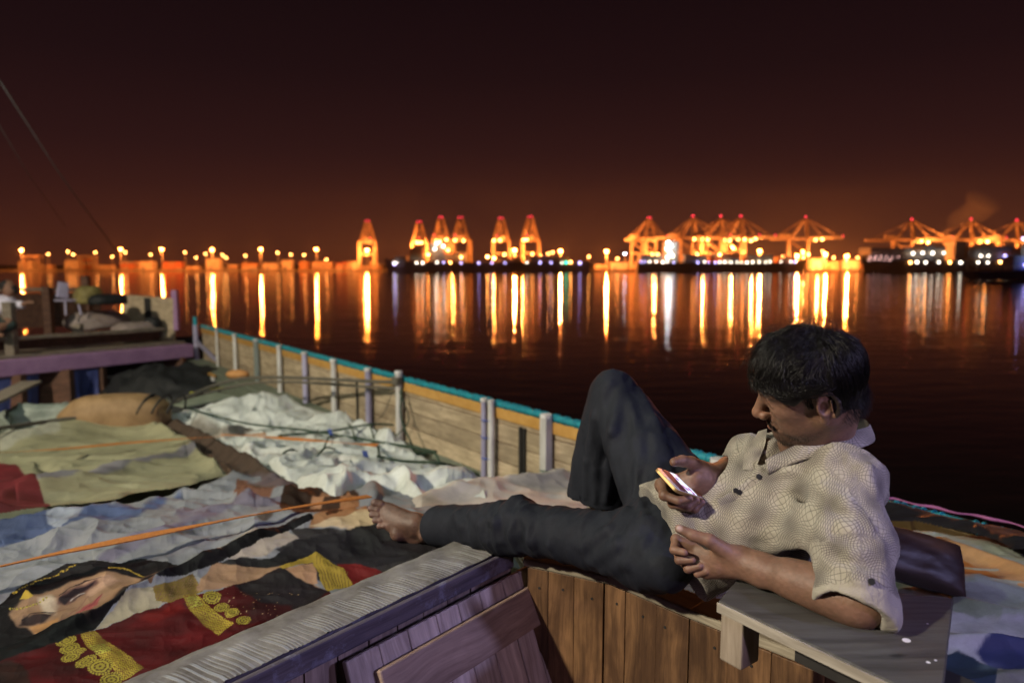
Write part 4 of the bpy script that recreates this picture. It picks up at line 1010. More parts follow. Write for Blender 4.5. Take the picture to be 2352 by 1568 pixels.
# ---------------- brown folded edge lying diagonally
def brown_col(U, V, X, Y):
    p = Paint(U, V, (.125,.085,.062), seed=43); p.c *= .5; p.poly(mp_(zc, (560,560),(1170,690),(980,760),(500,640)), (.10,.08,.09), .2, soft=3)
    p.poly(mp_(zc, (60,270),(340,500),(500,640),(300,560),(100,400)), (.26,.15,.09), .2, soft=2)
    return p.c
def brown_h(U, V, X, Y):
    return crease(U, V, [(345,955),(500,1040),(600,1095),(690,1130)], 11, .09)+.02*fbm(X*3, Y*3, 0, 2, 44)+.012*ridged(X*6, Y*6, 0, 2, 46)
K_REG = [(338,958),(372,955),(420,975),(500,1022),(560,1058),(625,1098),(700,1130),(650,1145),(560,1120),(505,1100),(460,1060),(420,1020)]
cloth("brown_folded_sheet", K_REG, 2.2, brown_h, brown_col, M_tarp, "dark brown folded sheet edge running diagonally between cream and white tarpaulins", "sheet", lift=.03, edge=.012)

# ---------------- pale tarp hump behind the leg
def pale_col(U, V, X, Y): return Paint(U, V, (.50,.46,.42), seed=53).c
def pale_h(U, V, X, Y):
    return crease(U, V, [(930,1160),(1100,1130),(1310,1090),(1500,1100)], 22, .15)+.02*fbm(X*2.5, Y*2.5, 0, 3, 54)+.012*ridged(X*5, Y*5, 0, 2, 56)
E_REG = [(930,1160),(1040,1142),(1180,1120),(1290,1098),(1330,1100),(1450,1120),(1760,1150),(1800,1240),(1500,1230),(1200,1220),(1040,1190),(960,1185)]
cloth("pale_tarpaulin", E_REG, 2.6, pale_h, pale_col, M_tarp, "pale pinkish tarpaulin humped behind the man's legs", "tarpaulin", lift=.02, edge=.03)

# ---------------- right hand side tarps
def rt_col(U, V, X, Y):
    p = Paint(U, V, (.30,.33,.28), seed=63)
    p.poly([(2150,1395),(2240,1420),(2400,1440),(2700,1450),(2700,1570),(2352,1480),(2160,1440)], (.50,.49,.52), .1, soft=3)
    p.poly([(2170,1455),(2250,1475),(2420,1510),(2420,1560),(2250,1520),(2150,1490)], (.55,.55,.58), .1, soft=2)
    p.poly([(2240,1500),(2300,1480),(2500,1440),(2700,1500),(2700,1700),(2450,1620),(2280,1540)], (.045,.055,.16), .2, soft=6)
    p.poly([(2130,1500),(2200,1495),(2290,1535),(2280,1640),(2100,1660)], (.03,.05,.085), .2, soft=3)
    p.poly([(2290,1535),(2600,1600),(2600,1800),(2270,1700)], (.25,.25,.22), .2, soft=1)
    return p.c
def rt_h(U, V, X, Y):
    h = .018*fbm(X*3, Y*3, 0, 3, 64)+.010*ridged(X*5+Y*2, Y*6, 0, 3, 65)
    h += crease(U, V, [(2150,1470),(2300,1495),(2500,1530)], 8, .03)+crease(U, V, [(2180,1385),(2300,1420),(2460,1440)], 9, .03)+crease(U, V, [(2080,1320),(2200,1350),(2400,1380)], 10, .025)
    return h
R_REG = [(1900,1240),(2100,1215),(2250,1225),(2420,1262),(2700,1300),(2700,1800),(2050,1800),(2060,1500),(2000,1380)]
cloth("grey_green_tarpaulin", R_REG, 2.6, rt_h, rt_col, M_tarp, "grey green tarpaulin with white and blue stripes at the right edge", "tarpaulin", lift=.0, edge=.02)
def or_col(U, V, X, Y): 
    p = Paint(U, V, (.30,.115,.025), seed=73); p.poly([(2160,1240),(2200,1245),(2300,1290),(2500,1370),(2500,1420),(2350,1370),(2200,1290)], (.42,.25,.12), .1, soft=1); return p.c
def or_h(U, V, X, Y): return .010*fbm(X*4, Y*4, 0, 3, 74)+crease(U, V, [(2150,1250),(2250,1290),(2400,1350)], 9, .03)
cloth("orange_sheet", [(2100,1235),(2170,1238),(2260,1272),(2400,1330),(2500,1380),(2480,1410),(2330,1365),(2250,1345),(2130,1345),(2050,1320)], 2.4, or_h, or_col, M_tarp, "orange sheet folded beside the dark cushion at the right", "sheet", lift=.018, edge=.015)
def bk_col(U, V, X, Y): return Paint(U, V, (.016,.015,.016), var=.3, seed=83).c
def bk_h(U, V, X, Y): return .02*fbm(X*3, Y*3, 0, 3, 84)+.01*ridged(X*7, Y*7, 0, 2, 85)
cloth("black_sheeting", [(1960,1170),(2050,1176),(2200,1213),(2290,1232),(2352,1250),(2600,1315),(2600,1345),(2420,1300),(2330,1288),(2230,1250),(2100,1222),(1960,1215)], 2.4, bk_h, bk_col, cloth_mat("black_plastic", rough=.4, spec=.5, dirt=.2), "black plastic sheeting over the rail at the right", "sheeting", lift=.05, edge=.012)
# pinkish highlight on its outer edge, built as a pink coloured tube
M_pink = rough_mat("pink_highlight", (.22,.06,.16), (.34,.11,.25), scale=40, bump=.3)
pts = []
for i in range(60):
    u = 1990+i*10; vv = np.interp(u, [1990,2050,2200,2290,2352,2600], [1160,1163,1196,1212,1230,1300])+1.5*math.sin(i*.7); q = base_world(np.array(float(u)), np.array(float(vv))); pts.append((float(q[0]), float(q[1]), float(q[2])+.035))
tag(MB().tube(pts, [.005+.002*math.sin(i*.5) for i in range(60)], 8).build("pink_highlight_tube", M_pink, smooth=True), "pink tube as the highlight along the edge of the black sheeting", "cord")
# dark cushion behind the man
M_cush = rough_mat("dark_brown_leatherette", (.016,.008,.007), (.036,.017,.014), scale=6, bump=.3, rough=.5)
def cloth_z(u, v, lift=0):
    q = base_world(np.array(float(u)), np.array(float(v))); return Vector((float(q[0]), float(q[1]), float(q[2])+lift))
cme = bpy.data.meshes.new("dark_cushion"); vv_ = []; ff = []
nu, nv = 40, 26
c0 = P(2085, 1262, 1.95)
for s_ in (1, -1):
    for j in range(nv+1):
        for i in range(nu+1):
            x = i/nu*2-1; y = j/nv*2-1; q = (1-abs(x)**3.2)*(1-abs(y)**3.2); z = .055*max(q, 0)**.42*s_
            z += .003*fbm(np.array(x*3.), np.array(y*3.), s_*1., 3, 90).item() if q > 0 else 0
            vv_.append((x*.16, y*.095, z))
st_ = (nu+1)*(nv+1)
for s_ in range(2):
    for j in range(nv):
        for i in range(nu):
            a = s_*st_+j*(nu+1)+i; f = (a, a+1, a+nu+2, a+nu+1); ff.append(f if s_ == 0 else f[::-1])
cme.from_pydata(vv_, [], ff); cme.update(); cme.shade_smooth()
cush = link("dark_cushion", cme, M_cush); cush.location = c0+Vector((0,0,-.02)); cush.scale = (.92,.85,.8); cush.rotation_euler = (math.radians(40), math.radians(12), math.radians(-14))
tag(cush, "dark brown scuffed cushion behind the man's back", "cushion")

# ================================================================== straps, ropes, ties
M_strap = rough_mat("orange_strap_webbing", (.42,.14,.02), (.58,.22,.04), scale=80, bump=.3)
M_rope = rough_mat("grey_rope", (.06,.055,.042), (.15,.135,.10), scale=90, bump=.5)
M_grope = rough_mat("dark_green_rope", (.012,.030,.018), (.03,.065,.035), scale=90, bump=.5)
M_yel = rough_mat("yellow_ribbon", (.62,.58,.03), (.75,.7,.06), scale=20, bump=.2)
def strap(pts, w, name, label, m=M_strap, lift=.04, n=60, parent=None, cat="strap"):
    P_ = [cloth_z(u, v, lift) for u, v in pts]; pl = []
    for i in range(n):
        t = i/(n-1)*(len(P_)-1); k = min(int(t), len(P_)-2); pl.append(P_[k].lerp(P_[k+1], t-k))
    mb = MB()
    for i, q in enumerate(pl):
        d_ = (pl[min(i+1, n-1)]-pl[max(i-1, 0)]).normalized(); sd_ = d_.cross(Vector((0,0,1))).normalized()*w/2
        tw = .25*math.sin(i*.18); sd_ = sd_+Vector((0,0,tw*w/2))
        mb.v += [tuple(q-sd_), tuple(q+sd_), tuple(q+sd_-Vector((0,0,.003))), tuple(q-sd_-Vector((0,0,.003)))]
    for i in range(n-1):
        a = 4*i; b_ = a+4
        for k in range(4): mb.f.append((a+k, a+(k+1) % 4, b_+(k+1) % 4, b_+k))
    return tag(mb.build(name, m, smooth=False), label, cat)
strap([(-200,1405),(0,1362),(150,1325),(300,1292),(420,1266),(560,1236),(700,1208),(850,1180)], .026, "orange_strap", "orange strap stretched over the printed banner to the man's foot", lift=.075)
strap([(-200,1108),(0,1088),(150,1076),(300,1058),(480,1043),(560,1038),(612,1034)], .035, "orange_strap", "orange strap lying across the cream tarpaulin", lift=.15)
strap([(512,1052),(600,1058),(700,1068),(800,1079),(868,1086)], .040, "orange_strap", "orange strap running over the white tarpaulin to a blue tie", lift=.20)
def rope(pts3, r, m, name, label, n=70, sag=0, parent=None, cat="rope", twist=True):
    pl = []
    # catmull-rom
    Q = [Vector(p) for p in pts3]; Q = [Q[0]*2-Q[1]]+Q+[Q[-1]*2-Q[-2]]
    for i in range(n):
        t = i/(n-1)*(len(pts3)-1); k = min(int(t), len(pts3)-2); f = t-k; a, b_, c, d = Q[k:k+4]
        p = .5*((2*b_)+(-a+c)*f+(2*a-5*b_+4*c-d)*f*f+(-a+3*b_-3*c+d)*f**3)
        p = p-Vector((0,0,sag*math.sin(math.pi*i/(n-1)))); pl.append(p)
    o = MB().tube(pl, [r*(1+.12*math.sin(i*2.3)) for i in range(n)], 8).build(name, m, parent, smooth=True)
    if parent is None: tag(o, label, cat)
    return o
post_top = lambda u, dz=0: rail(s_of(u), .06, ZT+dz)
rope([cloth_z(-100,1040,.16), cloth_z(120,1003,.16), cloth_z(360,975,.18), cloth_z(560,948,.40), post_top(925, -.02)], .019, M_rope, "mooring_rope", "upper grey rope running from the left to the knotted post", n=90)
rope([cloth_z(-100,1028,.12), cloth_z(150,995,.14), cloth_z(350,966,.16), cloth_z(600,935,.30), post_top(925, -.08)], .016, M_rope, "mooring_rope", "lower grey rope running beside the first to the knotted post", n=90)
rope([cloth_z(430,970,.16), cloth_z(560,1003,.14), cloth_z(700,1022,.14), cloth_z(860,1045,.12), cloth_z(1000,1066,.10), rail(s_of(985), .2, ZL+.03)], .011, M_grope, "green_rope", "dark green rope crossing the white tarpaulin to the ledge")
rope([cloth_z(640,1037,.14), cloth_z(760,1024,.14), cloth_z(850,1010,.15), cloth_z(905,1003,.12)], .010, M_grope, "green_rope", "short dark green rope crossing over the longer one")
rope([cloth_z(868,1086,.12), cloth_z(930,1092,.10), cloth_z(1020,1099,.10), rail(s_of(1108), .12, ZL+.03)], .010, M_grope, "green_rope", "dark green rope from the orange strap to the double post", n=40)
rope([cloth_z(850,1035,.10), cloth_z(868,1060,.12), cloth_z(872,1088,.12)], .009, M_grope, "green_rope", "short green rope down to the end of the orange strap", n=20)
rope([post_top(935, -.06), rail(s_of(955), .16, ZL+.30), rail(s_of(985), .16, ZL+.04)], .009, M_grope, "green_rope", "green rope hanging from the knotted post to the ledge", n=30)
rope([post_top(920, -.04), rail(s_of(900), .10, ZL+.25), rail(s_of(866), .12, ZL+.05)], .004, M_rope, "thin_cord", "thin cord hanging left of the knotted post", n=24, cat="cord")
rope([post_top(930, -.10), rail(s_of(948), .05, ZL+.26), rail(s_of(930), .10, ZL+.08), rail(s_of(918), .10, ZL+.02)], .006, M_grope, "thin_cord", "loop of green cord tied round the foot of the knotted post", n=30, cat="cord")
# grey rope head of the post
o = MB()
for k in range(5):
    c = post_top(925, -.03+k*.014); pts = [c+DB*(.05*math.cos(a*.7))+NB*(.046*math.sin(a*.7)) for a in range(10)]; o.tube(pts, .010, 6)
o = o.build("rope_knot", M_rope, smooth=True); tag(o, "grey rope turns knotted round the top of the tallest post", "knot")
# tangles of cord on the ledge
def tangle(c, R_, n, m, r, label, seed):
    q = random.Random(seed); mb = MB()
    for k in range(n):
        a0 = q.uniform(0, 6.3); ph = q.uniform(0, 6.3); rr = q.uniform(.3, 1)*R_; pts = []
        for i in range(16):
            a = a0+i*.42; pts.append((c[0]+rr*math.cos(a)*1.2+.2*R_*math.sin(a*2.3+ph), c[1]+rr*math.sin(a)*.8, c[2]+.4*R_*(.5+.5*math.sin(a*1.7+ph))*.6+.01))
        mb.tube(pts, r, 5)
    return tag(mb.build("cord_tangle", m, smooth=True), label, "cord tangle")
tangle(tuple(rail(s_of(905), .2, ZL+.01)), .19, 9, M_grope, .008, "large green tangle of cord on the ledge below the knotted post", 1)
tangle(tuple(rail(s_of(940), .22, ZL+.01)), .13, 6, M_rope, .009, "greyish tangle of cord right of the knotted post", 5)
tangle(tuple(rail(s_of(1000), .22, ZL+.01)), .11, 7, M_grope, .008, "small green tangle of cord at the end of the hanging rope", 2)
tangle(tuple(rail(s_of(1112), .12, ZL+.01)), .05, 4, M_grope, .008, "green knot of cord at the foot of the double post", 3)
# diagonal lashings over the white sheet
q_ = random.Random(4)
for i, (a, b_) in enumerate([((800,1000),(818,1040)),((845,1000),(860,1035)),((770,1030),(745,1055)),((985,1075),(1010,1095)),((690,1075),(640,1085)),((730,1085),(770,1060))]):
    rope([cloth_z(a[0], a[1], .12), cloth_z((a[0]+b_[0])/2, (a[1]+b_[1])/2, .15), cloth_z(b_[0], b_[1], .10)], .008, M_grope, "lashing_cord", ["short dark cord left of the longest green rope's middle","short dark cord just right of the small blue tie","short dark cord leading down from the crossing of the green ropes","short dark cord near the right end of the white tarpaulin","leftmost short dark cord on the white tarpaulin","short dark cord below the middle orange strap"][i], n=14, cat="cord")
    COL.objects[-1]['group'] = "short lashing cords on the white tarpaulin"
strap([(838,1078),(842,1096)], .035, "blue_tie", "blue tie between the orange strap and the banner corner", m=M_bluecord, lift=.14, n=6, cat="tie")
strap([(757,1024),(762,1040)], .030, "blue_tie", "small blue tie where the green ropes cross", m=M_bluecord, lift=.16, n=6, cat="tie")
strap([(300,968),(345,963),(385,958)], .05, "yellow_ribbon", "yellow ribbon tied at the peak of the cream tarpaulin", m=M_yel, lift=.20, n=10, cat="ribbon")
strap([(440,952),(480,942),(520,936)], .05, "yellow_ribbon", "yellow ribbon on the rope left of the white tarpaulin", m=M_yel, lift=.25, n=10, cat="ribbon")
strap([(292,972),(300,960)], .05, "yellow_ribbon", "tiny yellow ribbon end on the brown sack", m=M_yel, lift=.25, n=4, cat="ribbon")
# ================================================================== neighbouring boat, left
M_purple = rough_mat("mauve_beam_paint", (.24,.13,.26), (.34,.20,.36), scale=5, bump=.25)
M_oldbrown = wood_mat("old_brown_board", (.06,.028,.018), (.17,.085,.055), stain_amt=.4, stain=(.02,.012,.01))
M_deckgrey = wood_mat("grey_deck_plank", (.16,.13,.10), (.33,.28,.22), stain_amt=.4, stain=(.06,.05,.04))
nb = empty("neighbouring_boat", "second wooden boat at the left with a mauve side beam and brown box boards", "boat")
e1, e0 = P(436, 792, 12.6), P(-60, 836, 9.6)
def QN(t, off=0, dz=0):
    q = e0.lerp(e1, t); n_ = Vector((-(e1-e0).y, (e1-e0).x, 0)).normalized(); return q+n_*off+Vector((0,0,dz))
nn2 = Vector((-(e1-e0).y, (e1-e0).x, 0)).normalized()
MB().beam(QN(-.3,0,-.1), QN(1,0,-.1), .22, .24).build("side_beam", M_purple, nb, bevel=.02)
mb = MB(); 
for i in range(9):
    o = MB().beam(QN(-.4, .25+i*.3, .03), QN(1.0-.02*i, .25+i*.3, .03), .28, .06).build("deck_plank", M_deckgrey, nb, bevel=.01)
MB().beam(QN(-.1,.35,.30), QN(.92,.35,.30), .16, .05).build("bench_rail", M_deckgrey, nb, bevel=.01)
MB().beam(QN(-.1,.5,.18), QN(.92,.5,.18), .08, .14).build("rail_face", M_oldbrown, nb)
bz = P(30, 735, 12.5).z
for t0, t1, u in ((.02,.62,0),(.62,.86,1)):
    o = MB().beam(QN(t0+.05, 2.2, .62), QN(t1+.05, 2.2, .62), .08, .62).build("box_board", M_oldbrown, nb, bevel=.01)
    o = MB().beam(QN(t0+.05, 2.17, 1.0), QN(t1+.05, 2.17, 1.0), .14, .06).build("box_board", M_deckgrey, nb, bevel=.01)
for t, h, off in ((.04,1.15,2.1),(.62,1.05,2.1),(.84,1.25,2.2),(.185,.85,.3),(-.02,.6,.3),(.52,.45,.6)):
    q = QN(t, off, 0); MB().box((q.x, q.y, q.z+h/2), (.14,.12,h)).build("upright", M_oldbrown if off > 1 else M_deckgrey, nb, bevel=.01)
# pale end boards with openings
MB().beam(QN(.955, 1.7, .50), QN(1.02, .5, .45), .06, .80).build("end_board", M_plank, nb, bevel=.01)
MB().beam(QN(.985, 1.15, .50), QN(.995, 1.0, .50), .09, .7).build("end_gap", M_darkin, nb)
MB().beam(QN(1.03, .5, .25), QN(1.03, .5, 1.0), .10).build("upright", M_purple, nb)
# under the beam: columns and a dark back wall
zb_ = CZ-2.3
for u, w in ((0,.5),(95,.55),(188,.30),(395,.34)):
    t = (u+60)/496; q = QN(t, .05, 0); MB().box((q.x, q.y, (q.z-.2+zb_)/2), (w,.12,(q.z-.2-zb_))).build("column", M_oldbrown, nb)
c = QN(.3, 1.6, -1.2); MB().beam(QN(-.4,2.2,-1.0), QN(1.45,1.0,-1.0), .1, 2.1).build("back_wall", M_darkin, nb)
mb = MB(); a, b_, c, d = QN(-.6,-3.8,-1.35), QN(1.2,-2.2,-1.35), QN(1.2,2.2,-1.35), QN(-.6,2.2,-1.35)
mb.v += [tuple(a), tuple(b_), tuple(c), tuple(d)]; mb.f.append((0,1,2,3)); mb.build("lower_deck", M_darkin, nb)
# hanging blue cloths
M_bluecl = rough_mat("dark_blue_cloth", (.03,.045,.16), (.06,.08,.26), scale=5, bump=.3)
def hang(t, w, h, label, seed):
    mb = MB(); n, k = 16, 10; q = random.Random(seed); c0 = QN(t, .02, -.24)
    ax = (e1-e0).normalized(); ax.z = 0
    for j in range(k+1):
        for i in range(n+1):
            s = i/n; f = .05*math.sin(s*9+seed)+.03*math.sin(s*17+j*.2); ww = w*(1-.12*j/k); p = c0+ax*(s-.5)*ww-nn2*(.10+f*(.4+j/k))+Vector((0,0,-h*j/k)); mb.v.append(tuple(p))
    for j in range(k):
        for i in range(n): a = j*(n+1)+i; mb.f.append((a, a+1, a+n+2, a+n+1))
    return tag(mb.build("hanging_cloth", M_bluecl, smooth=True), label, "cloth")
hang(.11, .85, .75, "dark blue cloth hanging under the mauve beam at the far left", 1)
hang(.40, .62, .5, "bright blue cloth hanging behind the dark net heap", 4)
# dark net heap
M_net = rough_mat("dark_net", (.004,.005,.006), (.014,.016,.018), scale=30, bump=.6)
cN = QN(.66, -1.1, -1.2); mb = MB(); q_ = random.Random(12)
for k in range(150):
    a = q_.uniform(0, 6.28); rr = q_.uniform(0,1)**.5; x, y = rr*math.cos(a), rr*math.sin(a); z = .85*(1-rr**1.6)+q_.uniform(-.04,.04); pts = []
    a0 = q_.uniform(0, 6.28); l = q_.uniform(.15,.4)
    for i in range(6): pts.append((cN.x+x*1.35+l*math.cos(a0)*i/5+.05*math.sin(i*2+k), cN.y+y*.9+l*math.sin(a0)*i/5*.6, cN.z+max(0, z)+.05*math.sin(i*1.3+k)))
    mb.tube(pts, q_.uniform(.012,.03), 5)
mb.ball((cN.x, cN.y, cN.z), 1.0, 64, 40, (1.3,.85,.95))
mb.v = [(x+.07*noise3(x*5,y*5,z*5,3).item(), y+.05*noise3(x*5,y*5,z*5,4).item(), z+(.10*ridged(np.array(x*3.),np.array(y*3.),float(z*2),3,5).item() if z > cN.z else 0)) for x, y, z in mb.v]
tag(mb.build("net_heap", M_net, smooth=True), "heap of dark fishing net under the mauve beam", "net", kind=None)
# sacks on the neighbour's deck
def sack(c, size, rz, m, name, label, cat="sack", seed=0, amp=.06):
    n, k = 36, 20; vs = []; fs = []
    for j in range(k+1):
        th = math.pi*j/k
        for i in range(n):
            ph = 2*math.pi*i/n; x, y, z = math.sin(th)*math.cos(ph), math.sin(th)*math.sin(ph), math.cos(th)
            r = 1+amp*fbm(np.array(x*2.), np.array(y*2.), float(z*2+seed), 3, seed).item()
            x, y, z = [math.copysign(abs(q)**.75, q)*r for q in (x, y, z)]; z = max(z, -.55)
            vs.append((x*size[0], y*size[1], z*size[2]))
    for j in range(k):
        for i in range(n): i2 = (i+1) % n; fs.append((j*n+i, (j+1)*n+i, (j+1)*n+i2, j*n+i2))
    me = bpy.data.meshes.new(name); me.from_pydata(vs, [], fs); me.update(); me.shade_smooth(); o = link(name, me, m); o.location = c; o.rotation_euler.z = rz
    return tag(o, label, cat)
M_sackw = rough_mat("pale_sackcloth", (.30,.24,.22), (.46,.38,.34), scale=9, bump=.4)
M_sackt = rough_mat("tan_canvas", (.16,.095,.04), (.28,.18,.085), scale=7, bump=.4)
ang = math.atan2((e1-e0).y, (e1-e0).x)
sack(QN(.74, 1.3, .42), (.55,.30,.20), ang, M_sackw, "bundle", "long pale bundle against the box boards of the left boat", "bundle", 3)
sack(QN(.84, .75, .25), (.42,.26,.18), ang+.1, M_sackw, "bundle", "nearer striped pale bundle on the left boat's deck", "bundle", 5)
sack(QN(.93, .7, .35), (.15,.14,.16), 0, M_net, "dark_bag", "small dark bag at the end of the left boat's deck", "bag", 6)
sack(P(205, 682, 11.9), (.22,.18,.2), ang, rough_mat("olive_cloth", (.12,.10,.03), (.24,.20,.07), scale=9, bump=.4), "olive_bundle", "olive bundle on top of the box boards", "bundle", 8)
sack(P(248, 690, 11.9), (.32,.2,.12), ang, M_net, "dark_sheet_bundle", "flat dark bundle beside the olive one", "bundle", 9)
# tan covered roll at the left edge of our cargo
tr = sack(cloth_z(270, 985, .10), (.52,.25,.27), math.radians(8), M_sackt, "canvas_roll", "tan canvas covered roll lying behind the cream tarpaulin", "canvas roll", 11, .05)
for k_ in range(3):
    a = .30+.14*k_; pts = [(a+.06*math.sin(x*1.3), .25*math.cos(x)*1.02*(1-.25*a), .27*math.sin(x)*.98*(1-.2*a)) for x in [i*.25 for i in range(1, 12)]]
    MB().tube(pts, .012, 6).build("lashing", M_darkin, tr, smooth=True)
# chair back standing up and person at the far left
M_chair = rough_mat("pale_plastic", (.34,.32,.46), (.46,.43,.58), scale=9, bump=.1)
ch = empty("plastic_chair", "pale upturned plastic chair on the left boat's box boards", "chair", P(146, 692, 11.8), rz=ang); ch.scale = (.8,.8,.75)
MB().box((0,0,.26), (.26,.05,.36), Matrix.Rotation(.15, 3, 'Y'), taper=.85).build("backrest", M_chair, ch, bevel=.02)
MB().box((-.05,-.16,.03), (.30,.34,.04)).build("seat", M_chair, ch, bevel=.015)
for sx in (-.13,.13): MB().tube([(sx,-.3,.03),(sx*1.2,-.34,-.3)], .02, 6).build("leg", M_chair, ch)
# tarps and bits at the far left
M_gcl = rough_mat("grey_green_cloth", (.16,.20,.17), (.30,.34,.30), scale=7, bump=.5)
sack(cloth_z(110, 968, -.05), (.42,.22,.26), .4, M_gcl, "crumpled_sheet", "crumpled grey green sheet at the left edge behind the cream tarpaulin", "sheet", 14, .3)
MB_ = MB().beam(cloth_z(-60, 1000, .25), cloth_z(78, 945, .35), .22, .03); tag(MB_.build("loose_plank", M_deckgrey, bevel=.006), "loose grey plank at the left edge pointing to the net heap", "plank")
tag(MB().beam(cloth_z(400,935,.03), cloth_z(520,912,.03), .5, .03).build("deck_mat", M_ledge, bevel=.01), "pale green board lying at the foot of the bow ledge", "board")
# stay wires up to the left
M_wire = rough_mat("grey_stay_wire", (.08,.08,.08), (.13,.13,.13), bump=0)
def wire(p0, p1, r, label): tag(MB().tube([p0, p0.lerp(p1,.5)-Vector((0,0,.12)), p1], r, 6).build("stay_wire", M_wire, smooth=True), label, "wire")
wire(P(-60, 95, 9.5), P(270, 580, 14), .010, "upper thin stay wire slanting down from the left edge of the sky")
wire(P(-60, 190, 10), P(150, 520, 15), .006, "lower faint stay wire near the left edge of the sky")
# ================================================================== implicit surface modeller
class Field:
    def __init__(s, lo, hi, h):
        s.lo = np.array(lo, float); s.h = h; s.n = np.ceil((np.array(hi, float)-s.lo)/h).astype(int)+1
        s.a = np.full(s.n, 1.0, np.float32)
    def sl(s, lo, hi):
        i0 = np.clip(np.floor((np.array(lo)-s.lo)/s.h).astype(int), 0, s.n-1); i1 = np.clip(np.ceil((np.array(hi)-s.lo)/s.h).astype(int)+1, 1, s.n)
        if (i1 <= i0).any(): return None
        ax = [s.lo[k]+s.h*np.arange(i0[k], i1[k]) for k in range(3)]
        return (slice(i0[0], i1[0]), slice(i0[1], i1[1]), slice(i0[2], i1[2])), np.meshgrid(*ax, indexing='ij', sparse=True)
    def add(s, prim, k=.02, sub=False, mode=None):
        f, lo, hi = prim; m = k+3*s.h+.006
        r = s.sl(np.array(lo)-m, np.array(hi)+m)
        if r is None: return s
        sl, g = r; d = f(*g).astype(np.float32); a = s.a[sl]
        if sub:
            d = -d; hh = np.clip(.5-.5*(a-d)/k, 0, 1) if k > 1e-6 else None
            s.a[sl] = np.maximum(a, d) if hh is None else a*(1-hh)+d*hh+k*hh*(1-hh)
        else:
            if k > 1e-6: hh = np.clip(.5+.5*(a-d)/k, 0, 1); s.a[sl] = a*(1-hh)+d*hh-k*hh*(1-hh)
            else: s.a[sl] = np.minimum(a, d)
        return s
    def mesh(s):
        """surface nets"""
        a = s.a; neg = a < 0; nx, ny, nz = a.shape
        c = np.zeros((nx-1, ny-1, nz-1), np.int8)
        for dx in (0,1):
            for dy in (0,1):
                for dz in (0,1): c += neg[dx:nx-1+dx, dy:ny-1+dy, dz:nz-1+dz]
        act = (c > 0) & (c < 8); idx = -np.ones(act.shape, np.int64); ii = np.argwhere(act); idx[act] = np.arange(len(ii))
        acc = np.zeros((len(ii), 3)); cnt = np.zeros(len(ii))
        X, Y, Z = ii.T
        for (p, q) in [((x,y,z),(x+(ax==0),y+(ax==1),z+(ax==2))) for ax in range(3) for x in (0,1) for y in (0,1) for z in (0,1) if (x,y,z)[ax] == 0]:
            va = a[X+p[0], Y+p[1], Z+p[2]]; vb = a[X+q[0], Y+q[1], Z+q[2]]; m = (va < 0) != (vb < 0); t = np.where(m, va/(va-vb+1e-12), 0)
            for k in range(3): acc[:, k] += np.where(m, p[k]+t*(q[k]-p[k]), 0)
            cnt += m
        v = s.lo+s.h*(ii+acc/cnt[:, None]); F = []
        for ax in range(3):
            o1, o2 = (ax+1) % 3, (ax+2) % 3
            sa = [slice(None)]*3; sb = [slice(None)]*3; sa[ax] = slice(0, -1); sb[ax] = slice(1, None)
            e = neg[tuple(sa)] != neg[tuple(sb)]; flip = neg[tuple(sa)]
            E = np.argwhere(e); E = E[(E[:, o1] > 0) & (E[:, o2] > 0) & (E[:, o1] < a.shape[o1]-1) & (E[:, o2] < a.shape[o2]-1)]
            if not len(E): continue
            fl = flip[tuple(E.T)]
            def g(d1, d2): q = E.copy(); q[:, o1] += d1; q[:, o2] += d2; return idx[tuple(q.T)]
            Q = np.stack([g(-1,-1), g(0,-1), g(0,0), g(-1,0)], 1); Q[~fl] = Q[~fl][:, ::-1]; F.append(Q)
        F = np.concatenate(F); F = F[(F >= 0).all(1)]
        return v, F
def npv(*a): return [np.array(tuple(q), float) for q in a]
def rc(a, b, r1, r2):
    """round cone between two points"""
    a, b = npv(a, b); ba = b-a; l2 = ba@ba; rr = r1-r2; a2 = l2-rr*rr; il2 = 1/l2
    def f(x, y, z):
        px, py, pz = x-a[0], y-a[1], z-a[2]; yy = px*ba[0]+py*ba[1]+pz*ba[2]; zz = yy-l2
        qx, qy, qz = px*l2-ba[0]*yy, py*l2-ba[1]*yy, pz*l2-ba[2]*yy; x2 = qx*qx+qy*qy+qz*qz; y2 = yy*yy*l2; z2_ = zz*zz*l2
        k = np.sign(rr)*rr*rr*x2
        A = np.sqrt(x2+z2_)*il2-r2; B = np.sqrt(x2+y2)*il2-r1; Cc = (np.sqrt(np.maximum(x2*a2*il2, 0))+yy*rr)*il2-r1
        return np.where(np.sign(zz)*a2*z2_ > k, A, np.where(np.sign(yy)*a2*y2 < k, B, Cc))
    r = max(r1, r2); return f, np.minimum(a, b)-r, np.maximum(a, b)+r
def sph(c, r): c, = npv(c); return (lambda x, y, z: np.sqrt((x-c[0])**2+(y-c[1])**2+(z-c[2])**2)-r), c-r, c+r
def ell(c, r, R=None):
    """ellipsoid; R columns are its axes"""
    c, = npv(c); r = np.array(r, float); R = np.eye(3) if R is None else np.array(R, float)
    def f(x, y, z):
        p = [x-c[0], y-c[1], z-c[2]]; q = [(p[0]*R[0, k]+p[1]*R[1, k]+p[2]*R[2, k]) for k in range(3)]
        k0 = np.sqrt(sum((q[k]/r[k])**2 for k in range(3))); k1 = np.sqrt(sum((q[k]/r[k]**2)**2 for k in range(3)))
        return k0*(k0-1)/np.maximum(k1, 1e-9)
    m = max(r); return f, c-m, c+m
def plane_cut(c, n, ext):
    """half space beyond point c along n, limited to a ball"""
    c, n = npv(c, n); n = n/np.linalg.norm(n)
    def f(x, y, z): return np.maximum(-((x-c[0])*n[0]+(y-c[1])*n[1]+(z-c[2])*n[2]), np.sqrt((x-c[0])**2+(y-c[1])**2+(z-c[2])**2)-ext)
    return f, c-ext, c+ext
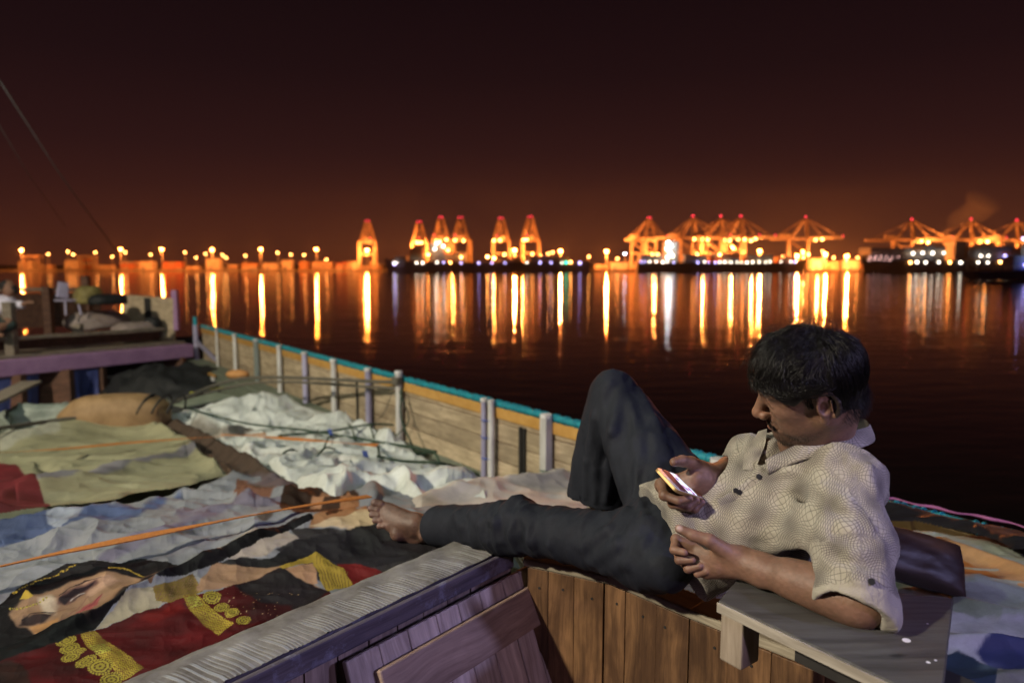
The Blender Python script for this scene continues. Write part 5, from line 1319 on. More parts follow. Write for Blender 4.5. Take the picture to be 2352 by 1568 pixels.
def mesh_np(name, V, F, m, parent=None, attrs=None, uv=None):
    me = bpy.data.meshes.new(name); me.vertices.add(len(V)); me.vertices.foreach_set("co", V.astype(np.float32).ravel())
    me.loops.add(F.size); me.polygons.add(len(F)); me.loops.foreach_set("vertex_index", F.astype(np.int32).ravel()); me.polygons.foreach_set("loop_start", (np.arange(len(F))*4).astype(np.int32))
    me.update(calc_edges=True); me.shade_smooth()
    for k, (typ, arr) in (attrs or {}).items():
        at = me.attributes.new(k, typ, 'POINT')
        at.data.foreach_set("color" if typ == 'FLOAT_COLOR' else ("vector" if typ == 'FLOAT_VECTOR' else "value"), arr.astype(np.float32).ravel())
    return link(name, me, m, parent)
def frame(f, u):
    """orthonormal axes from a forward and an up hint -> 3x3 with columns f, l, u"""
    f = Vector(f).normalized(); l = Vector(u).cross(f).normalized(); u = f.cross(l); return np.array([[f[i], l[i], u[i]] for i in range(3)])

# ================================================================== the man
man = empty("person", "barefoot man in a checked cream shirt and dark trousers reclining with a phone", "person", P(1500, 1300, 1.6))
def rel(o): o.parent = man; o.matrix_parent_inverse = Matrix.Translation(-man.location); return o
# --- joints (frame column, row, depth)
J = dict(pelvis=P(1500,1235,1.66), lhip=P(1490,1262,1.60), rhip=P(1545,1195,1.76), lknee=P(1190,1212,1.87), lank=P(985,1215,2.12),
         rknee=P(1408,912,2.06), rank=P(1378,1185,2.16), waist=P(1600,1205,1.60), chest=P(1790,1135,1.50), lsh=P(1955,1085,1.33), rsh=P(1735,1045,1.62),
         neck=P(1885,1030,1.46), lelb=P(1975,1385,1.19), lwr=P(1700,1290,1.34), relb=P(1722,1072,1.74), rwr=P(1634,1092,1.53))
# ---------------- head
HO = P(1868, 890, 1.36)
yaw, pitch, roll = math.radians(20), math.radians(19), math.radians(22)
F0 = Vector((-math.cos(yaw), math.sin(yaw), 0)); U0 = Vector((0,0,1)); L0 = U0.cross(F0)       # L0 points to the camera side
F1 = F0*math.cos(pitch)-U0*math.sin(pitch); U1 = U0*math.cos(pitch)+F0*math.sin(pitch)
U2 = U1*math.cos(roll)+L0*math.sin(roll); L2 = L0*math.cos(roll)-U1*math.sin(roll)
HR = np.array([[F1[i], L2[i], U2[i]] for i in range(3)]); HS = 1.0
def H(f, l, u): q = HR@np.array((f, l, u))*HS; return Vector((HO.x+q[0], HO.y+q[1], HO.z+q[2]))
def hrc(a, b, r1, r2): return rc(H(*a), H(*b), r1*HS, r2*HS)
def hell(c, r, R=None):
    RR = HR if R is None else HR@np.array(R); return ell(H(*c), [k*HS for k in r], RR)
def rotz(a): c, s = math.cos(a), math.sin(a); return [[c,-s,0],[s,c,0],[0,0,1]]
hp_ = H(0.01,0,0)
FH = Field([hp_.x-.19, hp_.y-.19, hp_.z-.20], [hp_.x+.20, hp_.y+.19, hp_.z+.18], .0018)
FH.add(hell((-.002,0,.038), (.088,.073,.078)), .01)
FH.add(hell((.045,0,.045), (.048,.060,.052)), .03)
FH.add(hell((.036,0,-.015), (.054,.055,.078)), .03)
for s in (-1, 1):
    FH.add(hrc((-.002,s*.050,-.040), (.066,s*.016,-.084), .020, .017), .025)
    FH.add(hell((.055,s*.041,-.010), (.028,.021,.020)), .018)
    FH.add(hell((.045,s*.040,-.045), (.036,.019,.030)), .02)
FH.add(sph(H(.082,0,-.086), .0185), .018)
FH.add(hell((.074,0,-.056), (.026,.030,.026)), .02)
for s in (-1, 1): FH.add(sph(H(.101,s*.030,.016), .018), .012, sub=True)
FH.add(hrc((.088,0,.034), (.085,0,.020), .010, .009), .012)
FH.add(hrc((.090,0,.020), (.113,0,-.020), .0078, .0108), .010)
FH.add(sph(H(.116,0,-.025), .0112), .006)
for s in (-1, 1):
    FH.add(hell((.104,s*.0125,-.029), (.0115,.0075,.0085)), .005)
    FH.add(hell((.110,s*.0065,-.0375), (.0055,.0032,.005)), .003, sub=True)
    FH.add(hrc((.091,s*.012,.034), (.076,s*.046,.034), .0085, .007), .012)
    FH.add(sph(H(.075,s*.031,.013), .0140), .004)                                   # lowered upper lid
    FH.add(hrc((.0885,s*.020,.0055), (.083,s*.044,.0065), .0022, .0022), .003)       # lid edge
    FH.add(hrc((.084,s*.018,-.004), (.079,s*.044,-.003), .0045, .0045), .008)       # lower lid pouch
    FH.add(hrc((.101,s*.004,-.051), (.090,s*.024,-.058), .0052, .0035), .004)
    FH.add(hrc((.100,s*.002,-.064), (.089,s*.021,-.061), .0065, .0040), .004)
    FH.add(hrc((.104,s*.0,-.0578), (.088,s*.027,-.0592), .0012, .0010), .003, sub=True)
    FH.add(hrc((.098,s*.021,-.030), (.086,s*.034,-.054), .0030, .0025), .010, sub=True)   # nasolabial fold
FH.add(hrc((.103,0,-.040), (.103,0,-.047), .0022, .0022), .004, sub=True)
# ears
for s in (-1, 1):
    FH.add(hell((-.010, s*.077, .002), (.019,.0065,.031), rotz(s*.45)), .006)
    rim = []
    for k in range(12):
        a = math.radians(-60+k*24); rim.append((-.012-.0185*math.sin(a)*1.0-.002, s*(.0775+.0045*max(0, math.sin(a))+.001), .004+.030*math.cos(a) if k < 9 else .004+.030*math.cos(a)))
    for p, q in zip(rim[1:9], rim[2:10]): FH.add(hrc(p, q, .0040, .0038), .006)
    FH.add(hell((-.007, s*.087, .002), (.0095,.011,.0145), rotz(s*.45)), .004, sub=True)
    FH.add(hrc((-.021,s*.084,.016), (-.019,s*.083,-.010), .0022, .002), .003)
    FH.add(hell((.000, s*.077, -.029), (.0085,.006,.011)), .005)
    FH.add(sph(H(.004,s*.0745,-.006), .0045), .004)
NB0 = J['neck']
FH.add(rc(H(-.028,0,-.035), NB0+Vector((-.005,.0,.0)), .056, .060), .03)
FH.add(rc(H(.02,0,-.05), NB0+Vector((-.05,.0,.015)), .036, .040), .03)
FH.add(rc(H(-.03,.040,-.03), P(1835,1050,1.43), .016, .012), .03)
Vh, Fh = FH.mesh()
# ---------------- arms, hands and foot on a finer grid each
def chain(fld, pts, rs, k): 
    for (p, q, a, b_) in zip(pts, pts[1:], rs, rs[1:]): fld.add(rc(p, q, a, b_), k)
def arm_field(lo, hi, h=.0018): return Field(lo, hi, h)
def bbox(pts, m): a = np.array([tuple(p) for p in pts]); return a.min(0)-m, a.max(0)+m
# near (left) arm resting on the shelf, hand half closed
l_wr, l_el = J['lwr'], J['lelb']
lh = dict(cmc=P(1668,1262,1.335), tmcp=P(1628,1240,1.335), tip1=P(1592,1229,1.345), tip0=P(1560,1214,1.355))
fin = {  # mcp, pip, dip, tip
 'index': ([P(1606,1262,1.385), P(1553,1238,1.395), P(1548,1262,1.372), P(1572,1268,1.352)], [.0125,.0095,.0085,.0070]),
 'middle': ([P(1604,1286,1.385), P(1556,1262,1.400), P(1560,1286,1.372), P(1590,1285,1.357)], [.0125,.0098,.0088,.0072]),
 'ring': ([P(1612,1302,1.378), P(1572,1290,1.395), P(1580,1306,1.370), P(1606,1300,1.356)], [.0118,.0092,.0082,.0068]),
 'little': ([P(1628,1312,1.368), P(1598,1308,1.385), P(1602,1317,1.366), P(1622,1312,1.354)], [.0105,.0082,.0072,.0060])}
allp = [l_wr, l_el]+[q for a, b_ in fin.values() for q in a]+list(lh.values())
lo, hi = bbox(allp, .05); FL = Field(lo, hi, .0020)
mid = l_wr.lerp(l_el, .5)
FL.add(rc(l_el, l_wr, .043, .024), .02); FL.add(rc(l_el.lerp(l_wr, .12)+Vector((0,0,.006)), l_el.lerp(l_wr, .55)+Vector((0,0,.004)), .043, .032), .02)
FL.add(rc(l_wr+Vector((0,0,.008)), l_wr.lerp(l_el, .2)+Vector((0,0,.006)), .019, .024), .02)
FL.add(rc(l_wr+Vector((0,0,-.006)), l_wr.lerp(l_el, .2)+Vector((0,0,-.008)), .019, .024), .02)
for nme, (pts, rs) in fin.items():
    w = {'index': (.0,.010), 'middle': (.0,.003), 'ring': (0,-.005), 'little': (0,-.012)}[nme]
    FL.add(rc(l_wr+Vector((0,0,w[1])), pts[0], .017, rs[0]+.003), .016)
    chain(FL, pts, rs, .0035)
    FL.add(sph(pts[1], rs[1]*1.10), .004)
FL.add(rc(l_wr+Vector((-.005,-.004,.008)), lh['tmcp'], .018, .0135), .014)
chain(FL, [lh['tmcp'], lh['tip1'], lh['tip0']], [.0130,.0112,.0088], .004)
# tendon ridges on the back of the hand and wrist crease
FL.add(rc(P(1650,1278,1.36), P(1605,1282,1.388), .024, .019), .014); FL.add(rc(P(1650,1300,1.355), P(1615,1305,1.375), .016, .013), .012)
Vl, Fl = FL.mesh()
# far (right) hand holding the phone
# (hand held in front of the belly)
HK = .93
PH = dict(TL=P(1504,1077,1.545), BL=P(1537,1119,1.497))
pc = P(1565,1112,1.555)
e1_ = (P(1626,1149,1.505)-P(1537,1119,1.385)); e2_ = (P(1537,1119,1.385)-P(1504,1077,1.435))
ex = e1_.normalized(); ey = (e2_-ex*e2_.dot(ex)).normalized(); ez = ex.cross(ey)
if ez.z < 0: ez = -ez
pc = (P(1504,1077,1.435)+P(1626,1149,1.505))/2
PL, PW, PT = .142, .070, .008
def Q(x, y, z=0): return pc+ex*x+ey*y+ez*z       # phone frame: x along, y towards the near long edge, z out of the screen
r_wr, r_el = J['rwr'], J['relb']
rf = {
 'index': ([Q(-.010,-.030,-.030), Q(-.040,.005,-.034), Q(-.034,.034,-.020), Q(-.022,.043,-.002)], [.0125,.0100,.0088,.0072]),
 'middle': ([Q(.010,-.030,-.034), Q(-.008,.016,-.040), Q(.000,.042,-.022), Q(.008,.043,-.001)], [.0125,.0102,.0090,.0074]),
 'ring': ([Q(.030,-.026,-.034), Q(.020,.018,-.040), Q(.030,.043,-.022), Q(.036,.042,-.002)], [.0118,.0098,.0086,.0070]),
 'little': ([Q(.048,-.020,-.030), Q(.050,.014,-.036), Q(.062,.034,-.020), Q(.068,.034,-.003)], [.0105,.0085,.0075,.0062])}
rt = [P(1612,1075,1.50), P(1588,1062,1.485), P(1567,1058,1.472), P(1548,1061,1.460)]
lo, hi = bbox([r_wr, r_el]+[q for a, b_ in rf.values() for q in a]+rt, .055); FR = Field(lo, hi, .0020)
FR.add(rc(r_el, r_wr, .042, .0245), .02); FR.add(rc(r_el.lerp(r_wr, .1), r_el.lerp(r_wr, .5), .042, .033), .02)
for nme, (pts, rs) in rf.items():
    FR.add(rc(r_wr+Vector((-.01,0,-.004)), pts[0], .020, rs[0]+.004), .018); chain(FR, pts, rs, .0035); FR.add(sph(pts[1], rs[1]*1.08), .004)
FR.add(rc(P(1618,1100,1.50), P(1596,1096,1.49), .024, .020), .02)                   # thenar, heel of the palm
FR.add(rc(P(1608,1118,1.50), P(1592,1105,1.49), .020, .018), .02)
FR.add(rc(P(1622,1090,1.60), rt[0], .020, .0165), .014); chain(FR, rt, [.0165,.0135,.0118,.0095], .005)
Vr, Fr = FR.mesh()
# ---------------- near foot
an = J['lank']
heel = P(958,1232,2.15); ball_i = P(893,1176,2.17); ball_o = P(912,1226,2.13); toes_c = [P(862,1155,2.175), P(851,1168,2.17), P(854,1182,2.16), P(861,1195,2.15), P(871,1208,2.14)]
tb = [P(890,1166,2.175), P(884,1178,2.165), P(886,1189,2.158), P(890,1200,2.15), P(896,1211,2.14)]
tr_ = [.0150,.0105,.0100,.0095,.0090]
lo, hi = bbox([an, heel]+toes_c+[J['lknee'].lerp(an, .7)], .06); FF = Field(lo, hi, .0022)
FF.add(rc(an, J['lknee'].lerp(an, .55), .034, .050), .02)
FF.add(rc(an+Vector((0,0,0)), heel, .034, .027), .02)
for a_, w in zip(tb, (.022,.020,.018,.017,.016)): FF.add(rc(P(955,1205,2.13), a_, .030, w*.82), .016)
FF.add(sph(ball_i, .019), .012); FF.add(sph(ball_o, .017), .012); FF.add(rc(heel, ball_o, .024, .016), .02)
FF.add(sph(P(972,1232,2.085), .013), .014)
for a_, c_, r_ in zip(tb, toes_c, tr_):
    m_ = a_.lerp(c_, .5)+Vector((0,-.003,.004)); FF.add(rc(a_, m_, r_*.85, r_*.88), .005); FF.add(rc(m_, c_, r_*.86, r_*.98), .003)
Vf, Ff = FF.mesh()
# far foot stands on the tarpaulin behind, mostly inside the trouser hem
rk = J['rank']; lo, hi = bbox([rk, rk+Vector((-.2,-.1,-.1))], .08); FG = Field(lo, hi, .004)
FG.add(rc(rk+Vector((0,0,.12)), rk, .036, .032), .02); FG.add(rc(rk+Vector((.03,.0,-.035)), rk+Vector((-.10,-.03,-.052)), .03, .024), .03); FG.add(rc(rk+Vector((-.09,-.02,-.052)), rk+Vector((-.15,-.05,-.058)), .026, .016), .02)
for k_ in range(5): FG.add(rc(rk+Vector((-.13,-.055+.018*k_,-.056)), rk+Vector((-.165+.005*k_,-.07+.02*k_,-.062)), .010, .009), .003)
Vg, Fg = FG.mesh()
# ---------------- coarse trunk, upper arms and legs under the clothes (joins everything into one body)
FB = Field([-.45,.95,CZ-1.05],[1.15,2.6,CZ-.12], .008)
j = J
FB.add(rc(j['lhip'], j['rhip'], .065, .065), .04); FB.add(rc(j['pelvis'], j['waist'], .075, .07), .05); FB.add(rc(j['waist'], j['chest'], .07, .07), .05)
FB.add(rc(j['lsh']+Vector((-.0,.06,-.03)), j['rsh']+Vector((.03,.05,-.03)), .040, .040), .04); FB.add(rc(j['chest'], j['neck']+Vector((0,0,-.02)), .06, .050), .05)
FB.add(rc(j['lsh'], j['lelb'], .045, .040), .03); FB.add(rc(j['rsh'], j['relb'], .045, .040), .03)
FB.add(rc(j['lhip'], j['lknee'], .072, .050), .03); FB.add(rc(j['lknee'], j['lank'], .048, .034), .03); FB.add(rc(j['rhip'], j['rknee'], .072, .050), .03); FB.add(rc(j['rknee'], j['rank'], .048, .034), .03)
Vb, Fb = FB.mesh()
def join(parts):
    V, F, o = [], [], 0
    for v, f in parts: V.append(v); F.append(f+o); o += len(v)
    return np.concatenate(V), np.concatenate(F)
VB, FBB = join([(Vh, Fh), (Vl, Fl), (Vr, Fr), (Vf, Ff), (Vg, Fg), (Vb, Fb)])
# skin colour per vertex
n_h = len(Vh); col = np.ones((len(VB), 4), np.float32); base = np.array((.20,.110,.074))
nz = fbm(VB[:,0]*22, VB[:,1]*22, VB[:,2]*22, 4, 71)[:, None]; fine = fbm(VB[:,0]*160, VB[:,1]*160, VB[:,2]*160, 2, 72)[:, None]
cc = base*(1+.22*nz+.12*fine)
loc = (Vh-np.array(tuple(HO)))@HR/HS                       # f, l, u
f_, l_, u_ = loc.T
def blob(c, r, p=2.0): return np.exp(-(((f_-c[0])/r[0])**2+((np.abs(l_)-c[1])/r[1])**2+((u_-c[2])/r[2])**2)**(p/2))
def tint(mask, color): 
    global cc
    cc[:n_h] = cc[:n_h]*(1-mask[:, None])+np.array(color)*mask[:, None]
sp = .75+.5*np.clip(fbm(loc[:,0]*240, loc[:,1]*240, loc[:,2]*240, 2, 75), -1, 1)
tint(np.clip(blob((.116,0,-.024), (.016,.018,.016))*.5, 0, .5), (.36,.17,.11))
tint(np.clip(blob((.098,.012,-.045), (.02,.024,.0062))*1.0*sp, 0, .88), (.035,.022,.018))     # moustache
tint(np.clip(blob((.080,.010,-.088), (.03,.030,.020))*.85*sp, 0, .7), (.07,.04,.03))         # chin beard
tint(np.clip(blob((.035,.048,-.072), (.06,.03,.020))*.72*sp, 0, .6), (.085,.048,.034))       # jaw stubble
tint(np.clip(blob((.06,.045,-.045), (.03,.03,.03))*.28*sp, 0, .4), (.12,.065,.045))
tint(np.clip(blob((.100,.008,-.0635), (.01,.018,.0055))*.75, 0, .7), (.20,.075,.062))        # lips
tint(np.clip(blob((.085,.029,.035), (.016,.020,.0052))*1.1*sp, 0, .92), (.02,.014,.012))     # brows
tint(np.clip(blob((.087,.032,.0055), (.010,.015,.0022))*1.3, 0, .95), (.014,.010,.010))      # lashes
tint(np.clip(blob((.078,.031,.016), (.018,.018,.011))*.30, 0, .4), (.13,.060,.042))
tint(np.clip(blob((-.008,.088,.0), (.008,.012,.011))*.6, 0, .6), (.10,.04,.03))
tint(np.clip(((f_ < .030) & (u_ > .048) | (u_ > .080) | ((f_ < -.02) & (u_ > -.03)))*1.0, 0, 1)*.93, (.012,.010,.010))   # scalp
o0 = n_h+len(Vl)+len(Vr)
def near(pts, r): 
    d = np.full(len(VB), 9.)
    for p in pts: d = np.minimum(d, np.linalg.norm(VB-np.array(tuple(p)), axis=1))
    return np.clip(1.4-d/r, 0, 1)
def tt_(m, c, a): 
    global cc
    cc = cc*(1-(m*a)[:, None])+np.array(c)*(m*a)[:, None]
tt_(near([lh['tip0']+Vector((-.002,-.006,.004))], .0065), (.50,.36,.32), .85)
tt_(near([fin['index'][0][3], fin['middle'][0][3]], .007), (.38,.20,.15), .4)
tt_(near([rf[k_][0][3]+ez*.005 for k_ in rf], .0060), (.50,.30,.27), .6)
tt_(near([P(1590,1090,1.56), P(1560,1060,1.55), P(1606,1105,1.57)], .035), (.42,.21,.17), .6)   # palm side is paler
tt_(near([c_+Vector((-.006,-.004,.007)) for c_ in toes_c], .0075), (.30,.20,.18), .6)
cc[o0:o0+len(Vf)] *= np.array((.72,.74,.80))*(1-.18*np.clip(fbm(Vf[:,0]*30, Vf[:,1]*30, Vf[:,2]*30, 3, 77), -1, 1))[:, None]
col[:, :3] = np.clip(cc, .004, .9)
m, t, b = new_mat("skin"); L = t.links.new
at = N(t, "ShaderNodeAttribute", attribute_name="tone"); L(at.outputs["Color"], b.inputs["Base Color"]); b.inputs["Roughness"].default_value = .48
b.inputs["Specular IOR Level"].default_value = .42; b.inputs["Subsurface Weight"].default_value = .12; b.inputs["Subsurface Radius"].default_value = (.012,.004,.002); b.inputs["Subsurface Scale"].default_value = .6
tcn = N(t, "ShaderNodeTexCoord"); nn = N(t, "ShaderNodeTexNoise", i_Scale=420.0, i_Detail=4.0); L(tcn.outputs["Object"], nn.inputs["Vector"])
n3 = N(t, "ShaderNodeTexNoise", i_Scale=70.0, i_Detail=6.0, i_Roughness=.7); L(tcn.outputs["Object"], n3.inputs["Vector"])
bp = N(t, "ShaderNodeBump", i_Strength=.22, i_Distance=.0012); L(nn.outputs["Fac"], bp.inputs["Height"]); bp3 = N(t, "ShaderNodeBump", i_Strength=.42, i_Distance=.004); L(n3.outputs["Fac"], bp3.inputs["Height"]); L(bp.outputs[0], bp3.inputs["Normal"]); L(bp3.outputs[0], b.inputs["Normal"])
M_skin = m
rel(mesh_np("body", VB, FBB, M_skin, None, {"tone": ('FLOAT_COLOR', col)}))
# ---------------- trousers
def fold_noise(x, y, z, ax, fr, al, seed):
    """folds that run mainly across the axis: high frequency along it"""
    a = np.array(tuple(Vector(ax).normalized())); q = x*a[0]+y*a[1]+z*a[2]
    return ridged(x*al+q*a[0]*(fr-al), y*al+q*a[1]*(fr-al), z*al+q*a[2]*(fr-al), 2, seed)
def onto(p, F=None):
    """slide a point along the line of sight to the cloth surface"""
    F = F or FS; d0 = (p-Vector((0,0,CZ))).normalized()
    for k in range(700):
        q = Vector((0,0,CZ))+d0*(1.0+.002*k); i = np.round((np.array(tuple(q))-F.lo)/F.h).astype(int)
        if (i >= 0).all() and (i < F.n).all() and F.a[tuple(i)] < 0: return q
    return None
def ridges(F, lst, k=.014):
    L_ = [([onto(P(u_, v_, 1.4), F) for u_, v_ in pts], r_) for pts, r_ in lst]
    for pts, r_ in L_:
        n_ = len(pts)
        for i_ in range(n_-1):
            if pts[i_] is None or pts[i_+1] is None or (pts[i_]-pts[i_+1]).length > .25: continue
            rr = [r_*(.45+.55*math.sin(math.pi*(q_+.15)/(n_-.7))) for q_ in (i_, i_+1)]; F.add(rc(pts[i_], pts[i_+1], rr[0], rr[1]), k)
FT = Field([-.42,1.15,CZ-1.02],[.66,2.45,CZ-.22], .0050)
lk, la, rkn, ra = j['lknee'], j['lank'], j['rknee'], j['rank']
FT.add(rc(j['lhip'], j['rhip'], .084, .086), .05); FT.add(rc(j['pelvis'], P(1565,1235,1.62), .088, .085), .05)
FT.add(rc(P(1530,1300,1.50), j['pelvis'], .055, .08), .05)
FT.add(rc(j['lhip'], lk, .078, .058), .035); FT.add(rc(lk, P(1010,1206,2.10), .060, .060), .03); FT.add(sph(lk+Vector((0,-.01,.018)), .055), .03)
FT.add(rc(lk+Vector((-.03,0,-.005)), P(1090,1235,1.98), .055, .042), .03)
FT.add(rc(j['rhip']+Vector((-.02,0,.01)), rkn, .092, .064), .035); FT.add(rc(P(1452,965,2.01), P(1562,1125,1.82), .070, .088), .03); FT.add(rc(rkn, P(1376,1262,2.12), .060, .098), .03); FT.add(rc(rkn+Vector((-.03,0,-.06)), P(1350,1130,2.14), .05, .062), .04)
FT.add(sph(rkn+Vector((.005,-.01,.018)), .054), .03)
# gathered folds: behind the near knee and at both groins
rnf = random.Random(31)
ridges(FT, [(((1150,1150),(1168,1185),(1185,1225),(1190,1262)), .013), (((1118,1165),(1140,1200),(1150,1240)), .011), (((1195,1148),(1215,1190),(1225,1240),(1222,1275)), .012), (((1085,1178),(1110,1205),(1118,1240)), .009),
 (((1240,1155),(1262,1200),(1262,1250)), .008), (((1050,1182),(1066,1210),(1070,1240)), .007), (((1440,1165),(1400,1215),(1340,1255)), .009), (((1480,1190),(1430,1250),(1360,1290)), .010), (((1480,1240),(1440,1290),(1390,1310)), .008),
 (((1470,1155),(1490,1200),(1478,1260)), .009), (((1400,885),(1372,960),(1352,1060),(1345,1140)), .010), (((1425,905),(1412,990),(1398,1080),(1392,1150)), .011), (((1380,1000),(1370,1080),(1366,1150)), .008),
 (((1440,920),(1470,1000),(1480,1070)), .009), (((1465,900),(1500,970),(1525,1050)), .009), (((1455,1010),(1468,1080),(1455,1140)), .008), (((1500,1010),(1510,1080),(1490,1130)), .008), (((1535,1040),(1535,1090),(1515,1130)), .007)], .018)
# hollow hems
FT.add(plane_cut(P(983,1208,2.10), (P(960,1210,2.13)-lk), .11), .004, sub=True)
FT.add(rc(P(1030,1206,2.08), P(940,1212,2.16), .044, .056), .006, sub=True)
hem_r = P(1372,1157,2.08)
FT.add(plane_cut(hem_r, Vector((-.06,0,-1)), .26), .003, sub=True)
FT.add(rc(hem_r+Vector((0.01,.03,.07)), hem_r+Vector((0.01,.03,-.10)), .060, .078), .006, sub=True)
# cloth relief
sl_, g_ = FT.sl([-9]*3, [9]*3); band = np.abs(FT.a) < .03; ix = np.argwhere(band); xyz = FT.lo+FT.h*ix
x_, y_, z_ = xyz.T
axl = (lk-j['lhip']).normalized(); w1 = fbm(x_*6, y_*6, z_*6, 2, 91)*.0045
near_l = np.exp(-((np.linalg.norm(xyz-np.array(tuple(lk)), axis=1))/.13)**2); near_h = np.exp(-((np.linalg.norm(xyz-np.array(tuple(j['lhip'])), axis=1))/.14)**2)
fo = fold_noise(x_, y_, z_, axl, 26, 7, 92)*(.0018+.0075*near_l+.0030*near_h)
dn_ = np.array(tuple((ra-rkn).normalized())); th_ = np.array((.1,-.1,1)); rleg = 1/(1+np.exp(-(z_-(CZ-.66))/.03))
fr_ = ridged(x_*16+.6*fbm(x_*5, y_*5, z_*5, 2, 97), y_*9, z_*3.0, 2, 93)*.0045*rleg
FT.a[tuple(ix.T)] -= (w1+fo+fr_).astype(np.float32)
Vt, Ft = FT.mesh()
m, t, b = new_mat("slate_trouser_cloth"); L = t.links.new
tcn = N(t, "ShaderNodeTexCoord"); n_ = N(t, "ShaderNodeTexNoise", i_Scale=9.0, i_Detail=8.0, i_Roughness=.7); L(tcn.outputs["Object"], n_.inputs["Vector"])
wv = N(t, "ShaderNodeTexNoise", i_Scale=900.0, i_Detail=2.0); L(tcn.outputs["Object"], wv.inputs["Vector"])
cA = ramp(t, n_.outputs["Fac"], [(.3, (.010,.012,.019)), (.62, (.018,.021,.031)), (.8, (.030,.033,.043))]); cB = ramp(t, wv.outputs["Fac"], [(.3, (.72,.72,.72)), (.7, (1.2,1.2,1.2))])
mx = N(t, "ShaderNodeMix", data_type='RGBA', blend_type='MULTIPLY'); mx.inputs[0].default_value = 1; L(cA, mx.inputs[6]); L(cB, mx.inputs[7]); L(mx.outputs[2], b.inputs["Base Color"])
b.inputs["Roughness"].default_value = .75; b.inputs["Specular IOR Level"].default_value = .2
n5 = N(t, "ShaderNodeTexNoise", i_Scale=28.0, i_Detail=5.0, i_Roughness=.6, i_Distortion=.6); L(tcn.outputs["Object"], n5.inputs["Vector"])
bp = N(t, "ShaderNodeBump", i_Strength=.25, i_Distance=.0006); L(wv.outputs["Fac"], bp.inputs["Height"]); bp5 = N(t, "ShaderNodeBump", i_Strength=.35, i_Distance=.006); L(n5.outputs["Fac"], bp5.inputs["Height"]); L(bp.outputs[0], bp5.inputs["Normal"]); L(bp5.outputs[0], b.inputs["Normal"])
rel(mesh_np("trousers", Vt, Ft, m))
# ---------------- shirt
FS = Field([.22,1.02,CZ-.86],[.98,2.05,CZ-.20], .0042)
hem_a, hem_b = P(1515,1160,1.66), P(1590,1330,1.50)
FS.add(rc(P(1505,1205,1.655), P(1690,1145,1.61), .088, .078), .05)       # far flank
FS.add(rc(P(1600,1272,1.56), P(1780,1205,1.46), .078, .088), .05)       # near flank
FS.add(rc(P(1520,1235,1.61), P(1640,1195,1.56), .108, .104), .05)       # belly
FS.add(rc(P(1690,1170,1.56), P(1850,1105,1.47), .104, .100), .06)       # chest
FS.add(rc(P(1725,1085,1.60), P(1755,1062,1.58), .060, .056), .05)
FS.add(rc(P(1790,1085,1.52), P(1925,1102,1.38), .062, .062), .05)       # shoulder girdle
FS.add(rc(P(1885,1075,1.47), P(1945,1120,1.40), .064, .072), .05)       # upper back
FS.add(rc(P(1590,1320,1.53), P(1560,1230,1.57), .048, .075), .05)       # shirt tail
FS.add(rc(P(1940,1095,1.34), P(1955,1230,1.26), .062, .064), .035)               # near sleeve
FS.add(rc(P(1955,1230,1.26), P(1962,1368,1.195), .064, .058), .03)
FS.add(rc(j['rsh']+Vector((-.01,0,.005)), P(1718,1060,1.70), .046, .044), .03)   # far sleeve
FS.add(rc(P(1722,1045,1.66), P(1706,1052,1.69), .044, .042), .02)
# rolled cuffs
FS.add(rc(P(1966,1340,1.21), P(1962,1385,1.185), .062, .066), .010)
# carve the neck opening and the hollow of the sleeves / hem
FS.add(rc(H(-.03,0,-.02), NB0+Vector((-.01,0,.0)), .064, .062), .010, sub=True)
FS.add(rc(H(.03,0,-.06), P(1790,1048,1.44), .040, .020), .012, sub=True)
FS.add(rc(P(1800,1030,1.44), P(1742,1080,1.455), .034, .007), .008, sub=True)
cut_n = (l_wr-l_el).normalized()
FS.add(rc(r_el.lerp(r_wr, .45), r_el.lerp(r_wr, 1.0), .040, .036), .006, sub=True)
FS.add(rc(P(1964,1350,1.20), P(1950,1440,1.16), .044, .062), .006, sub=True)
FS.add(plane_cut(P(1955,1402,1.175), (J['lelb']-J['lsh']).normalized()+Vector((-.25,0,0)), .12), .004, sub=True)
FS.add(plane_cut(P(1548,1240,1.58), Vector((-1,-.15,-.42)), .30), .004, sub=True)
# wrinkles: grooves radiating from the armpit, the buttons and along the waist
G_ = [(P(1880,1255,1.36),P(1905,1130,1.30),.010),(P(1890,1250,1.34),P(1930,1160,1.285),.008),
      (P(1640,1170,1.455),P(1760,1215,1.40),.0045),(P(1700,1130,1.47),P(1640,1165,1.47),.006),(P(1560,1150,1.55),P(1620,1230,1.48),.007),(P(1535,1170,1.56),P(1590,1260,1.47),.006),
      (P(1522,1190,1.56),P(1572,1290,1.48),.006),(P(1552,1210,1.54),P(1615,1315,1.455),.007),(P(1745,1105,1.45),P(1700,1190,1.45),.006),(P(1790,1100,1.42),P(1850,1085,1.38),.006),
      (P(1940,1290,1.185),P(1995,1270,1.18),.007),(P(2010,1180,1.26),P(2035,1230,1.24),.008),(P(2005,1260,1.2),P(2030,1300,1.2),.008),
      (P(1700,1000,1.57),P(1690,1050,1.60),.006),(P(1722,1010,1.55),P(1712,1060,1.56),.005),(P(1700,1230,1.42),P(1850,1220,1.36),.005),(P(1640,1280,1.45),P(1760,1260,1.40),.005)]
